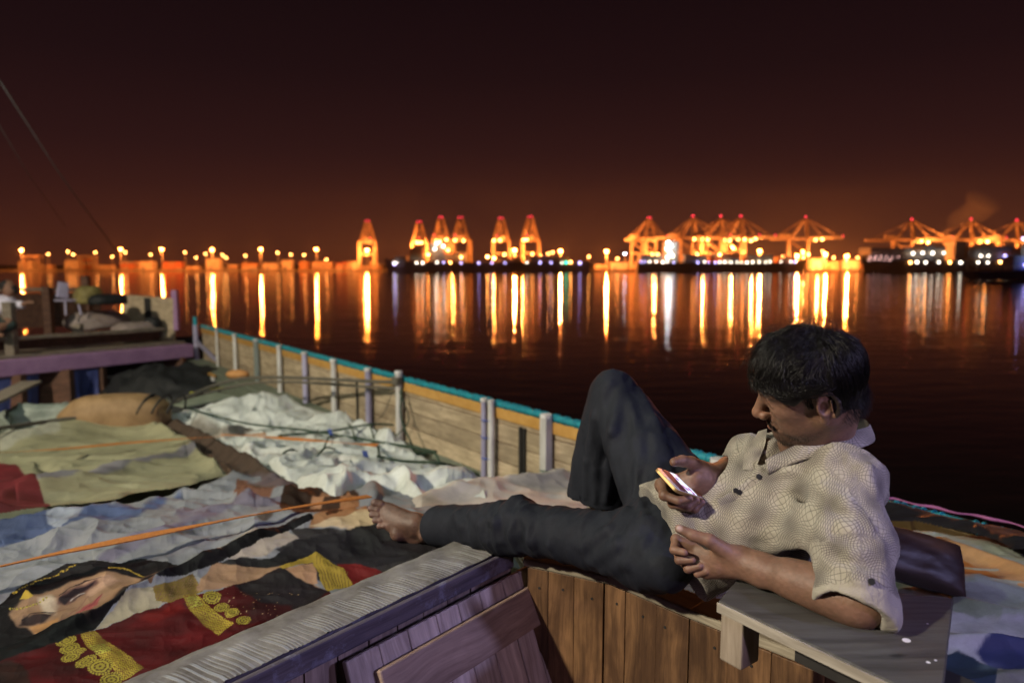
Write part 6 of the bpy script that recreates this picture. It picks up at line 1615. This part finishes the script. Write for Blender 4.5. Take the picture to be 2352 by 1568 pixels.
ridges(FS, [(((1866,1190),(1815,1150),(1760,1118)), .009), (((1868,1212),(1808,1185),(1735,1168)), .010), (((1868,1232),(1790,1222),(1700,1222)), .010), (((1862,1246),(1780,1254),(1690,1262)), .008),
 (((1895,1125),(1940,1165),(1992,1212)), .010), (((1900,1180),(1950,1215),(2010,1250)), .011), (((1905,1240),(1960,1275),(2020,1295)), .010), (((1915,1300),(1965,1325),(2015,1330)), .009), (((1905,1150),(1898,1215),(1900,1290)), .009),
 (((1560,1165),(1585,1230),(1618,1300)), .010), (((1592,1158),(1628,1225),(1668,1290)), .010), (((1640,1180),(1680,1235),(1735,1275)), .009), (((1528,1180),(1552,1250),(1592,1320)), .009), (((1545,1172),(1570,1240),(1605,1310)), .007),
 (((1755,1100),(1805,1085),(1862,1072)), .007), (((1712,1135),(1770,1125),(1835,1112)), .008), (((1665,1165),(1715,1190),(1770,1200)), .008), (((1950,1050),(1985,1085),(2010,1130)), .008), (((1700,1005),(1690,1040)), .006), (((1725,1000),(1712,1045)), .006)], .016)
for a_, c_, r_ in []:
    a2, c2_ = onto(a_), onto(c_); m2 = onto((a_+c_)/2); FS.add(rc(a2, m2, r_*.5, r_*.7), .016, sub=True); FS.add(rc(m2, c2_, r_*.7, r_*.3), .016, sub=True)
band = np.abs(FS.a) < .03; ix = np.argwhere(band); xyz = FS.lo+FS.h*ix; x_, y_, z_ = xyz.T
tor = np.array(tuple((P(1885,1030,1.46)-P(1550,1225,1.62)).normalized())); sx_ = xyz@tor
w_s = 1/(1+np.exp(-(np.array((xyz-np.array(tuple(P(1890,1150,1.34))))@np.array((1,-.3,0)))/.02)))
wr = fbm(x_*10, y_*10, z_*10, 3, 101)*.0045+ridged(x_*9+.7*fbm(x_*6, y_*6, z_*6, 2, 102), y_*9, z_*12, 2, 103)*.0042
dh = np.linalg.norm(xyz-np.array(tuple(P(1580,1250,1.5))), axis=1); wr += fold_noise(x_, y_, z_, tor, 30, 8, 104)*.0035*np.exp(-(dh/.11)**2)
wr += fold_noise(x_, y_, z_, (0,0,1), 34, 12, 105)*.0030*w_s*np.exp(-((z_-(CZ-.50))/.09)**2)
FS.a[tuple(ix.T)] -= wr.astype(np.float32)
Vs, Fs = FS.mesh()
# pattern coordinates: torso cloth measured along / across the trunk, sleeve cloth along / round the arm
o_ = np.array(tuple(P(1550,1225,1.62))); cam_ = np.array((0,0,CZ)); vd = np.array(tuple((J['chest']-Vector((0,0,CZ))).normalized())); ac = np.cross(tor, vd); ac /= np.linalg.norm(ac); dp = np.cross(ac, tor)
pu = (Vs-o_)@tor; pvv = (Vs-o_)@ac + .35*np.maximum(0, (Vs-o_)@dp)
sa = np.array(tuple(J['lsh'])); sb = np.array(tuple(J['lelb'])); sax = (sb-sa)/np.linalg.norm(sb-sa); sc1 = np.cross(sax, vd); sc1 /= np.linalg.norm(sc1); sc2 = np.cross(sax, sc1)
q_s = Vs-sa; su = q_s@sax; ang_ = np.arctan2(q_s@sc1, -(q_s@sc2)); sv = ang_*.072
dist_s = np.linalg.norm(q_s-np.outer(np.clip(su, 0, 1), sax), axis=1)
seam = (dist_s < .085) & (su > -.015+.5*np.clip(-(q_s@sc1), -.05, .05)); 
side = q_s@np.array(tuple(Vector((-1,-.25,0)).normalized())); seam &= ~((side > .062) & (su < .16))
puv = np.stack([np.where(seam, su+.013, pu), np.where(seam, sv, pvv), seam.astype(float)], 1)
cuff = (np.linalg.norm(Vs-np.array(tuple(P(1958,1395,1.185))), axis=1) < .085) & (((Vs-np.array(tuple(P(1960,1374,1.19))))@sax) > -.004)
lining = cuff.astype(np.float32)
m, t, b = new_mat("checked_shirt_cloth"); L = t.links.new
at = N(t, "ShaderNodeAttribute", attribute_name="puv"); sx = N(t, "ShaderNodeSeparateXYZ"); L(at.outputs["Vector"], sx.inputs[0])
def M2(op, a_, b_=None, c_=None):
    n = N(t, "ShaderNodeMath", operation=op)
    for i, q in enumerate((a_, b_, c_)):
        if q is None: continue
        if isinstance(q, (int, float)): n.inputs[i].default_value = q
        else: L(q, n.inputs[i])
    return n.outputs[0]
K = 2*math.pi/.096
u0, v0 = sx.outputs[0], sx.outputs[1]
sm = M2('MULTIPLY', M2('ADD', u0, v0), K); df = M2('MULTIPLY', M2('SUBTRACT', u0, v0), K)
A_ = .0050
s1, s2 = M2('SINE', sm), M2('SINE', df)
uu = M2('ADD', u0, M2('MULTIPLY', M2('ADD', s1, s2), A_)); vv = M2('ADD', v0, M2('MULTIPLY', M2('SUBTRACT', s1, s2), A_))
def lines(c, sp, w):
    f = M2('ABSOLUTE', M2('SUBTRACT', M2('FRACT', M2('DIVIDE', c, sp)), .5)); return M2('MINIMUM', M2('MAXIMUM', M2('DIVIDE', M2('SUBTRACT', f, M2('SUBTRACT', .5, w)), w), 0.0), 1.0)
# screen-independent line width: thicker share of the cell where the threads crowd together
dens = M2('ADD', M2('MULTIPLY', M2('ADD', M2('COSINE', sm), M2('COSINE', df)), .5), 0.0)    # +1 where crowded
cs1, cs2 = M2('COSINE', sm), M2('COSINE', df); gr = M2('MAXIMUM', M2('ADD', 1.0, M2('MULTIPLY', M2('ADD', cs1, cs2), A_*K)), .12)
ww_ = M2('MULTIPLY', gr, .185)
lu, lv = lines(uu, .0047, ww_), lines(vv, .0047, ww_)
ln = M2('MAXIMUM', lu, lv)
cr_f = M2('POWER', M2('MAXIMUM', M2('ADD', M2('MULTIPLY', dens, .5), .5), 0.0), 2.6)
tot = M2('MINIMUM', M2('ADD', M2('MULTIPLY', ln, .92), M2('MULTIPLY', cr_f, .30)), .9)
tcn = N(t, "ShaderNodeTexCoord"); n_ = N(t, "ShaderNodeTexNoise", i_Scale=7.0, i_Detail=8.0, i_Roughness=.7); L(tcn.outputs["Object"], n_.inputs["Vector"])
cA = ramp(t, n_.outputs["Fac"], [(.3, (.32,.29,.24)), (.6, (.42,.39,.335)), (.8, (.48,.45,.395))])
lc = ramp(t, n_.outputs["Fac"], [(.3, (.055,.045,.045)), (.7, (.085,.075,.078))])
liA = N(t, "ShaderNodeAttribute", attribute_name="lining"); inv = M2('MULTIPLY', tot, M2('SUBTRACT', 1.0, liA.outputs["Fac"]))
mx = N(t, "ShaderNodeMix", data_type='RGBA'); L(inv, mx.inputs[0]); L(cA, mx.inputs[6]); L(lc, mx.inputs[7]); L(mx.outputs[2], b.inputs["Base Color"])
b.inputs["Roughness"].default_value = .82; b.inputs["Sheen Weight"].default_value = .15; b.inputs["Specular IOR Level"].default_value = .25
n5 = N(t, "ShaderNodeTexNoise", i_Scale=26.0, i_Detail=6.0, i_Roughness=.6, i_Distortion=1.0); L(tcn.outputs["Object"], n5.inputs["Vector"])
bp5 = N(t, "ShaderNodeBump", i_Strength=.75, i_Distance=.008); L(n5.outputs["Fac"], bp5.inputs["Height"])
bp6 = N(t, "ShaderNodeBump", i_Strength=.35, i_Distance=.002); bp6.invert = True; L(tot, bp6.inputs["Height"]); L(bp5.outputs[0], bp6.inputs["Normal"]); L(bp6.outputs[0], b.inputs["Normal"])
M_shirt = m
shirt = rel(mesh_np("shirt", Vs, Fs, M_shirt, None, {"puv": ('FLOAT_VECTOR', puv), "lining": ('FLOAT', lining)}))
# collar: folded ribbons of the same cloth
def ribbon(name, T, B, bulge=.006, th=.0035, nu=40, nv=8, uoff=.2):
    T = [P(*p) for p in T]; B = [P(*p) for p in B]
    def smp(A, t):
        x = t*(len(A)-1); k = min(int(x), len(A)-2); f = x-k; Qs = [A[max(k-1,0)], A[k], A[k+1], A[min(k+2, len(A)-1)]]
        return .5*((2*Qs[1])+(-Qs[0]+Qs[2])*f+(2*Qs[0]-5*Qs[1]+4*Qs[2]-Qs[3])*f*f+(-Qs[0]+3*Qs[1]-3*Qs[2]+Qs[3])*f**3)
    g = np.zeros((2, nu+1, nv+1, 3)); uvw = np.zeros((2, nu+1, nv+1, 3))
    for i in range(nu+1):
        a_, c_ = smp(T, i/nu), smp(B, i/nu)
        for k in range(nv+1):
            f = k/nv; p = a_.lerp(c_, f); out = (Vector((0,0,CZ))-p).normalized(); w = .0012*math.sin(i*.55+k*.4)
            for s_ in (0, 1): g[s_, i, k] = tuple(p+out*(bulge*math.sin(f*math.pi)+w-(th if s_ else 0)*(1 if 0 < k < nv else .5))); uvw[s_, i, k] = (uoff+i/nu*.2, .05+f*(a_-c_).length, 0)
    V = g.reshape(-1, 3); F = []; st = (nu+1)*(nv+1)
    for s_ in (0, 1):
        for i in range(nu):
            for k in range(nv): a = s_*st+i*(nv+1)+k; f = (a, a+1, a+nv+2, a+nv+1); F.append(f if s_ else f[::-1])
    for i in range(nu):
        for k in (0, nv): a = i*(nv+1)+k; F.append((a, a+nv+1, a+nv+1+st, a+st))
    for k in range(nv):
        for i in (0, nu): a = i*(nv+1)+k; F.append((a, a+1, a+1+st, a+st))
    o = mesh_np(name, V, np.array(F), M_shirt, None, {"puv": ('FLOAT_VECTOR', uvw.reshape(-1, 3)), "lining": ('FLOAT', np.zeros(len(V)))}); o.parent = shirt; return o
ribbon("collar", [(1757,1056,1.415),(1795,1036,1.405),(1845,1014,1.388),(1900,1000,1.378),(1950,990,1.388),(1992,980,1.43),(1998,972,1.49)],
                 [(1764,1090,1.41),(1812,1068,1.385),(1862,1052,1.362),(1915,1042,1.348),(1965,1032,1.355),(2006,1016,1.405),(2010,1000,1.48)])
ribbon("collar", [(1998,976,1.47),(1985,962,1.53),(1955,956,1.57)], [(2004,1012,1.47),(1990,1004,1.53),(1955,998,1.57)], bulge=0, uoff=.5)
ribbon("collar", [(1762,984,1.50),(1757,1020,1.475),(1745,1052,1.455),(1732,1082,1.445)], [(1742,990,1.53),(1722,1022,1.50),(1708,1050,1.48),(1706,1078,1.465)], uoff=.8)
# placket strip laid on the chest
pk_ = [onto(P(u_, v_, 1.4)) for u_, v_ in ((1757,1078),(1742,1096),(1722,1113),(1700,1130),(1676,1146),(1652,1158))]
pv_, pf_, pc_ = [], [], []
for i_, p_ in enumerate(pk_):
    tg = (pk_[min(i_+1, 5)]-pk_[max(i_-1, 0)]).normalized(); od = (Vector((0,0,CZ))-p_).normalized(); sd_ = tg.cross(od).normalized()
    for k_, (w_, h_) in enumerate(((-.013,-.004),(-.011,.0035),(0,.0045),(.011,.0035),(.013,-.004))): pv_.append(tuple(p_+sd_*w_+od*h_)); pc_.append((.3+i_*.02, .1+w_, 0))
for i_ in range(5):
    for k_ in range(4): a = i_*5+k_; pf_.append((a, a+1, a+6, a+5))
o = mesh_np("placket", np.array(pv_), np.array(pf_), M_shirt, None, {"puv": ('FLOAT_VECTOR', np.array(pc_)), "lining": ('FLOAT', np.zeros(len(pv_)))}); o.parent = shirt
sbm = o.modifiers.new("sub", 'SUBSURF'); sbm.levels = 2; sbm.render_levels = 2
# buttons
M_btn = rough_mat("black_button", (.012,.012,.014), (.03,.03,.035), bump=0, rough=.3)
for a_ in (P(1743,1094,1.4), P(1698,1130,1.4), P(2002,1335,1.15), P(1690,1126,1.42)):
    q = onto(a_); d0 = (Vector((0,0,CZ))-q).normalized(); mb = MB(); mb.tube([q+d0*.002, q+d0*.0075], .0056, 14); o = mb.build("button", M_btn, shirt); o.matrix_parent_inverse = shirt.matrix_world.inverted()
    o.matrix_parent_inverse = Matrix.Translation(-man.location)@Matrix.Identity(4) if False else Matrix.Identity(4)
# undershirt glimpse at the neck
FU = Field([j['neck'].x-.2, j['neck'].y-.2, j['neck'].z-.16],[j['neck'].x+.12, j['neck'].y+.2, j['neck'].z+.08], .005)
FU.add(rc(P(1800,1085,1.50), P(1870,1065,1.50), .055, .060), .03); FU.add(rc(P(1770,1070,1.53), P(1800,1070,1.52), .05, .05), .03)
Vu, Fu = FU.mesh(); rel(mesh_np("undershirt", Vu, Fu, rough_mat("mustard_jersey", (.34,.20,.06), (.46,.28,.10), scale=40, bump=.2)))
# ---------------- hair: cap plus strands
def ease(x): return x*x*(3-2*x)
FC = Field([hp_.x-.19, hp_.y-.19, hp_.z-.16], [hp_.x+.19, hp_.y+.19, hp_.z+.20], .003)
FC.add(hell((-.002,0,.040), (.094,.080,.085)), .01); FC.add(hell((.030,0,.060), (.068,.066,.056)), .02)
FC.add(hell((-.044,0,-.018), (.046,.060,.058)), .02)
for s in (-1, 1): FC.add(hell((.035,s*.058,.045), (.045,.022,.034)), .015)
FC.add(hell((.080,0,-.044), (.092,.11,.101)), .01, sub=True)
for s in (-1, 1): FC.add(hell((.006,s*.084,-.010), (.046,.038,.048)), .008, sub=True)
FC.a -= 0
band = np.abs(FC.a) < .02; ix = np.argwhere(band); xyz = FC.lo+FC.h*ix; lc_ = (xyz-np.array(tuple(HO)))@HR/HS
FC.a[tuple(ix.T)] -= (ridged(lc_[:,0]*18+lc_[:,2]*20, lc_[:,1]*34, (lc_[:,2]-lc_[:,0])*8, 2, 120)*.0032).astype(np.float32)
Vc, Fc = FC.mesh()
m, t, b = new_mat("black_hair"); b.inputs["Base Color"].default_value = (.005,.0045,.005,1); b.inputs["Roughness"].default_value = .5; b.inputs["Specular IOR Level"].default_value = .3; M_hairc = m
rel(mesh_np("hair", Vc, Fc, M_hairc)); hair_obj = COL.objects[-1]
m, t, b = new_mat("black_hair_strands"); b.inputs["Base Color"].default_value = (.005,.004,.004,1); b.inputs["Roughness"].default_value = .36; b.inputs["Specular IOR Level"].default_value = .32; M_strand = m
rs_ = np.random.RandomState(5)
EC = np.array((.000,0,.041)); ER = np.array((.091,.077,.081))
def strands(n, seglen_, k, root_fn, dir_fn, lift0, lift1, rad, name, jit=.25):
    """grow strands in head space over the ellipsoid EC / ER"""
    out = []
    while len(out) < n:
        p = root_fn()
        if p is None: continue
        pts = [p]; L_ = seglen_*rs_.uniform(.65, 1.15); jv = rs_.normal(0, jit, 3); w0 = rs_.uniform(0, 6.28); lim0 = .040+rs_.normal(0, .0065); lf = rs_.uniform(.4, 1.0)
        for i in range(k-1):
            q = (pts[-1]-EC)/ER; rr = np.linalg.norm(q); nrm = (q/ER); nrm /= np.linalg.norm(nrm)
            d = dir_fn(pts[-1], i/(k-1))/1.0+jv*(.35+.5*i/k)+.12*np.array((math.sin(w0+i*.9), math.cos(w0*1.3+i*.8), math.sin(w0*.7+i)))
            d -= nrm*(d@nrm); d /= np.linalg.norm(d)+1e-9; p2 = pts[-1]+d*L_/k
            q2 = (p2-EC)/ER; h_ = 1+(lift0+(lift1-lift0)*math.sin(min(1, (i+1)/(k-1)*1.25)*math.pi/2)*lf)/.088
            if p2[0] > -.030 and p2[2] < lim0+.16*max(0, p2[0]-.03) and abs(p2[1]) > .02: p2 = pts[-1]*.9+pts[-2]*.1 if len(pts) > 1 else pts[-1]; pts.append(p2); continue
            tgt = EC+q2/np.linalg.norm(q2)*h_*ER; p2 = p2*.35+tgt*.65; pts.append(p2)
        out.append(np.array(pts))
    A = np.array(out)                                     # n,k,3
    Wd = (A.reshape(-1, 3)*HS)@HR.T+np.array(tuple(HO))
    hc = bpy.data.hair_curves.new(name); hc.add_curves([k]*n); hc.position_data.foreach_set("vector", Wd.astype(np.float32).ravel())
    ra_ = hc.attributes.get("radius") or hc.attributes.new("radius", 'FLOAT', 'POINT'); tp = np.tile(np.concatenate([np.full(k-3, 1.0), [.8,.5,.15]])*rad, n); ra_.data.foreach_set("value", tp.astype(np.float32))
    hc.materials.append(M_strand); o = bpy.data.objects.new(name, hc); COL.objects.link(o); return rel(o)
CROWN = np.array((-.055, -.014, .108))
def head_root():
    v = rs_.normal(0, 1, 3); v /= np.linalg.norm(v); p = EC+v*ER
    f, l, u = p
    if u < -.02 and f > -.035: return None
    if u < .034 and f > -.034: return None
    if f > .062 and u < .068: return None
    if f > .015 and u < .040: return None
    if u < -.062: return None
    return p
def head_dir(p, s):
    f, l, u = p; away = (p-CROWN); away /= np.linalg.norm(away)+1e-6
    side = np.sign(l) if abs(l) > .004 else 1
    d = away*1.0+np.array((.85,.05*side,-.55))
    if f < -.03: d = away+np.array((-.15,0,-1.1))
    if f > .03: d = away*.8+np.array((.35,.45*side,-1.0))
    if f > -.03 and u < .085:
        k = np.clip((.085-u)/.045, 0, 1); d = d/np.linalg.norm(d)*(1-k)+np.array((-.95,.1*side,-.16-.3*(1-k)))*k*1.3
    return d
strands(5200, .085, 9, head_root, head_dir, .003, .020, .00038, "hair_strands", .34)
strands(1300, .070, 8, lambda: (lambda p: p if p is not None and p[0] > .01 and p[2] > .07 else None)(head_root()), head_dir, .010, .026, .00040, "fringe_strands", .42)
def fly_root():
    p = head_root()
    if p is None or p[2] < .08: return None
    return p
strands(260, .055, 7, fly_root, lambda p, s: np.array((.2,0,.3))+rs_.normal(0, .8, 3), .018, .040, .00028, "stray_hair", .9)
def moust_root():
    a = rs_.uniform(-1, 1); return np.array((.1035-.012*abs(a)**1.5*1.0, a*.028, -.0450-.008*abs(a)+rs_.normal(0, .0016)))
def short_hair(n, fn, name, ln, rad):
    A = []
    for _ in range(n):
        p, d = fn(); A.append([p+d*ln*s*(1+.3*rs_.rand()) for s in (0,.5,1)])
    A = np.array(A); Wd = (A.reshape(-1, 3)*HS)@HR.T+np.array(tuple(HO)); hc = bpy.data.hair_curves.new(name); hc.add_curves([3]*n); hc.position_data.foreach_set("vector", Wd.astype(np.float32).ravel())
    ra_ = hc.attributes.get("radius") or hc.attributes.new("radius", 'FLOAT', 'POINT'); ra_.data.foreach_set("value", np.tile([rad, rad*.8, rad*.3], n).astype(np.float32)); hc.materials.append(M_strand)
    o = bpy.data.objects.new(name, hc); COL.objects.link(o); return rel(o)
lcc = (Vc-np.array(tuple(HO)))@HR/HS; nape_i = np.where((lcc[:,2] < -.012) & (lcc[:,0] < -.012) & (np.abs(lcc[:,1]) > .0))[0]
def nape():
    p = lcc[rs_.choice(nape_i)]; return p+rs_.normal(0, .0008, 3), np.array((-.18, .25*np.sign(p[1]), -1.))+rs_.normal(0, .16, 3)
short_hair(1500, nape, "nape_hair", .015, .00026)
def sb():
    a = rs_.rand(); q = np.array((.010+.024*rs_.rand()*(1-a*.6), 0, .046-.044*a)); s_ = 1 if rs_.rand() < .7 else -1
    q[1] = s_*(.073*math.sqrt(max(.1, 1-((q[0]+.002)/.088)**2-((q[2]-.038)/.078)**2))+.001); return q, np.array((.15, .25*s_, -1.))
short_hair(420, sb, "sideburn", .008, .00020)
def mo():
    p = moust_root(); return p, np.array((.25, np.sign(p[1])*.5, -.85))
short_hair(260, mo, "moustache", .007, .00022)
# beard along chin and jaw: root on the face mesh where it is tinted
mask_ = blob((.080,.010,-.092), (.03,.034,.018))+.7*blob((.04,.045,-.078), (.05,.03,.016)); mask_ = mask_*(f_ > .03)*(u_ > -.112); pick = rs_.choice(n_h, 380, p=mask_/mask_.sum())
pk = iter(pick)
def be():
    p = loc[next(pk)]; return p, np.array((.45,.1*np.sign(p[1]),-.8))
short_hair(380, be, "beard", .004, .00018)
# ================================================================== the phone in his hand
phone = empty("mobile_phone", "gold rimmed mobile phone held screen up in the man's right hand", "phone", pc)
Rp = Matrix((ex, ey, ez)).transposed()
if Rp.determinant() < 0: Rp = Matrix((ex, -ey, ez)).transposed()
phone.rotation_euler = Rp.to_euler()
def rr_prism(L_, W_, r, z0, z1):
    pts = []
    for cx, cy, a0 in ((L_/2-r, W_/2-r, 0), (-L_/2+r, W_/2-r, 90), (-L_/2+r, -W_/2+r, 180), (L_/2-r, -W_/2+r, 270)):
        for k in range(6): a = math.radians(a0+k*18); pts.append((cx+r*math.cos(a), cy+r*math.sin(a)))
    return MB().prism(pts, z0, z1)
M_gold = rough_mat("gold_anodised", (.42,.29,.11), (.52,.36,.15), metal=.5, rough=.32, bump=0)
M_wf = rough_mat("white_glass", (.72,.72,.72), (.8,.8,.8), bump=0, rough=.15)
rr_prism(PL, PW, .009, -PT/2, PT/2-.0008).build("case", M_gold, phone, bevel=.0012)
rr_prism(PL-.003, PW-.003, .008, PT/2-.0008, PT/2).build("front_glass", M_wf, phone)
m, t, b = new_mat("phone_screen"); L = t.links.new; tcn = N(t, "ShaderNodeTexCoord"); sx = N(t, "ShaderNodeSeparateXYZ"); L(tcn.outputs["Object"], sx.inputs[0])
nz_ = N(t, "ShaderNodeTexVoronoi", i_Scale=55.0); L(tcn.outputs["Object"], nz_.inputs["Vector"])
mid_ = ramp(t, N(t, "ShaderNodeMath", operation='MULTIPLY_ADD', i_1=8.0, i_2=.5).outputs[0], [(0, (0,0,0)), (1, (0,0,0))])
ma_ = N(t, "ShaderNodeMath", operation='MULTIPLY_ADD', i_1=8.0, i_2=.5); L(sx.outputs[0], ma_.inputs[0])
strip = ramp(t, ma_.outputs[0], [(.0, (.07,.012,.015)), (.32, (.05,.012,.03)), (.33, (.8,.9,1.0)), (.66, (.75,.85,1.0)), (.63, (.10,.03,.02)), (1.0, (.06,.02,.012))])
pic = ramp(t, nz_.outputs["Distance"], [(.12, (.05,.12,.55)), (.3, (.9,.3,.5)), (.45, (1,1,1)), (.9, (1,1,1))])
mx = N(t, "ShaderNodeMix", data_type='RGBA', blend_type='MULTIPLY'); mx.inputs[0].default_value = 1; L(strip, mx.inputs[6]); L(pic, mx.inputs[7])
b.inputs["Base Color"].default_value = (.01,.01,.01,1); b.inputs["Roughness"].default_value = .45; b.inputs["Specular IOR Level"].default_value = .25; L(mx.outputs[2], b.inputs["Emission Color"]); b.inputs["Emission Strength"].default_value = 1.25
MB().box((0,0,PT/2+.0004), (PL-.034, PW-.008, .0008)).build("screen", m, phone)
MB().box((PL/2-.0085,0,PT/2+.0003), (.003,.012,.0006)).build("speaker_slot", M_darkin, phone)
MB().tube([(-PL/2+.0085,0,PT/2), (-PL/2+.0085,0,PT/2+.0005)], .0048, 16).build("home_button", M_wf, phone)
# jeans-like dark fabric seen under the torso
FD = Field([.40,1.15,CZ-.84],[.78,1.75,CZ-.55], .008); FD.add(ell(tuple(P(1850,1330,1.47)), (.15,.10,.075)), .02)
Vd, Fd = FD.mesh(); o = mesh_np("folded_blanket", Vd, Fd, rough_mat("dark_blue_denim", (.02,.025,.045), (.05,.06,.09), scale=20, bump=.4)); tag(o, "folded dark blue cloth wedged under the man's side", "blanket")

# ================================================================== figure lying on the left boat, cut by the frame
fp = empty("person", "person in a white shirt reclining on the left boat at the left edge", "person", P(15, 745, 10.6))
def fq(u, v, d): return P(u, v, d)
FX = Field([P(15,700,10.6).x-1.6, P(15,700,10.6).y-.9, P(15,745,10.6).z-.5], [P(15,700,10.6).x+1.1, P(15,700,10.6).y+.9, P(15,650,10.6).z+.35], .016)
FX.add(rc(fq(22,668,10.6), fq(18,656,10.6), .085, .095), .02)
FX.add(rc(fq(15,690,10.6), fq(20,672,10.6), .06, .055), .03); FX.add(rc(fq(-40,720,10.6), fq(8,705,10.6), .14, .15), .06)
FX.add(rc(fq(28,700,10.5), fq(50,700,10.3), .05, .04), .03); FX.add(rc(fq(50,700,10.3), fq(68,694,10.2), .038, .03), .02)
for k_ in range(4): FX.add(rc(fq(68,694,10.2), fq(77,691+k_*2.2,10.18), .012, .010), .008)
FX.add(rc(fq(-40,725,10.6), fq(20,742,10.2), .11, .08), .05); FX.add(rc(fq(20,742,10.2), fq(-20,765,9.9), .07, .05), .04); FX.add(rc(fq(-20,765,9.9), fq(5,770,9.8), .04, .03), .03)
Vx, Fx = FX.mesh(); o = mesh_np("body", Vx, Fx, rough_mat("dark_skin", (.16,.08,.05), (.22,.12,.08), bump=0)); o.parent = fp; o.matrix_parent_inverse = Matrix.Translation(-fp.location)
def shell(name, prims, m, h=.016):
    F_ = Field(FX.lo, FX.lo+FX.h*FX.n, h)
    for a_ in prims: F_.add(*a_)
    b_ = np.argwhere(np.abs(F_.a) < .06); q_ = F_.lo+F_.h*b_; F_.a[tuple(b_.T)] -= (fbm(q_[:,0]*6, q_[:,1]*6, q_[:,2]*6, 3, 5)*.02).astype(np.float32)
    V_, G_f = F_.mesh(); o = mesh_np(name, V_, G_f, m); o.parent = fp; o.matrix_parent_inverse = Matrix.Translation(-fp.location)
shell("shirt", [(rc(fq(-40,722,10.6), fq(10,704,10.6), .17, .18), .06), (rc(fq(20,700,10.55), fq(50,700,10.3), .075, .06), .04), (rc(fq(10,700,10.55), fq(22,725,10.3), .07, .055), .04)], rough_mat("white_shirt_cloth", (.5,.48,.6), (.68,.66,.78), scale=9, bump=.3))
shell("trousers", [(rc(fq(-40,730,10.6), fq(20,744,10.2), .13, .095), .05), (rc(fq(20,744,10.2), fq(-15,762,9.95), .09, .065), .04)], rough_mat("dark_green_trousers", (.015,.03,.028), (.03,.05,.045), scale=9, bump=.3))
shell("hair", [(rc(fq(24,662,10.62), fq(16,655,10.6), .095, .10), .02)], rough_mat("far_black_hair", (.006,.005,.005), (.012,.01,.01), scale=30, bump=.5))
# ================================================================== harbour haze
HZ = True
if HZ:
    hz = MB().box((0, 1750, 58), (7800, 3640, 120)).mesh("haze")
    m = bpy.data.materials.new("haze_air"); m.use_nodes = True; t = m.node_tree; t.nodes.clear(); o_ = t.nodes.new("ShaderNodeOutputMaterial"); pv = t.nodes.new("ShaderNodeVolumePrincipled")
    pv.inputs["Color"].default_value = (.85,.82,.8,1); pv.inputs["Density"].default_value = .00007; pv.inputs["Anisotropy"].default_value = .3; t.links.new(pv.outputs[0], o_.inputs["Volume"])
    tag(link("haze", hz, m), "thin orange lit haze over the harbour", "haze", kind="stuff")

m = bpy.data.materials.new("thin_smoke"); m.use_nodes = True; t = m.node_tree; t.nodes.clear(); o_ = t.nodes.new("ShaderNodeOutputMaterial"); pv = t.nodes.new("ShaderNodeVolumePrincipled")
pv.inputs["Color"].default_value = (.8,.75,.7,1); pv.inputs["Density"].default_value = .0028; t.links.new(pv.outputs[0], o_.inputs["Volume"])
mb = MB(); cx_ = far(2140, 905).x; pl_ = [(cx_+k*5.0+4*math.sin(k*.9), 905*CT, 48+k*3.6) for k in range(13)]
mb.tube(pl_, [2.5+k*1.7+.8*math.sin(k*1.7) for k in range(13)], 14)
tag(mb.build("smoke", m, smooth=True), "faint smoke plume rising above the cranes at the right", "smoke", kind="stuff")
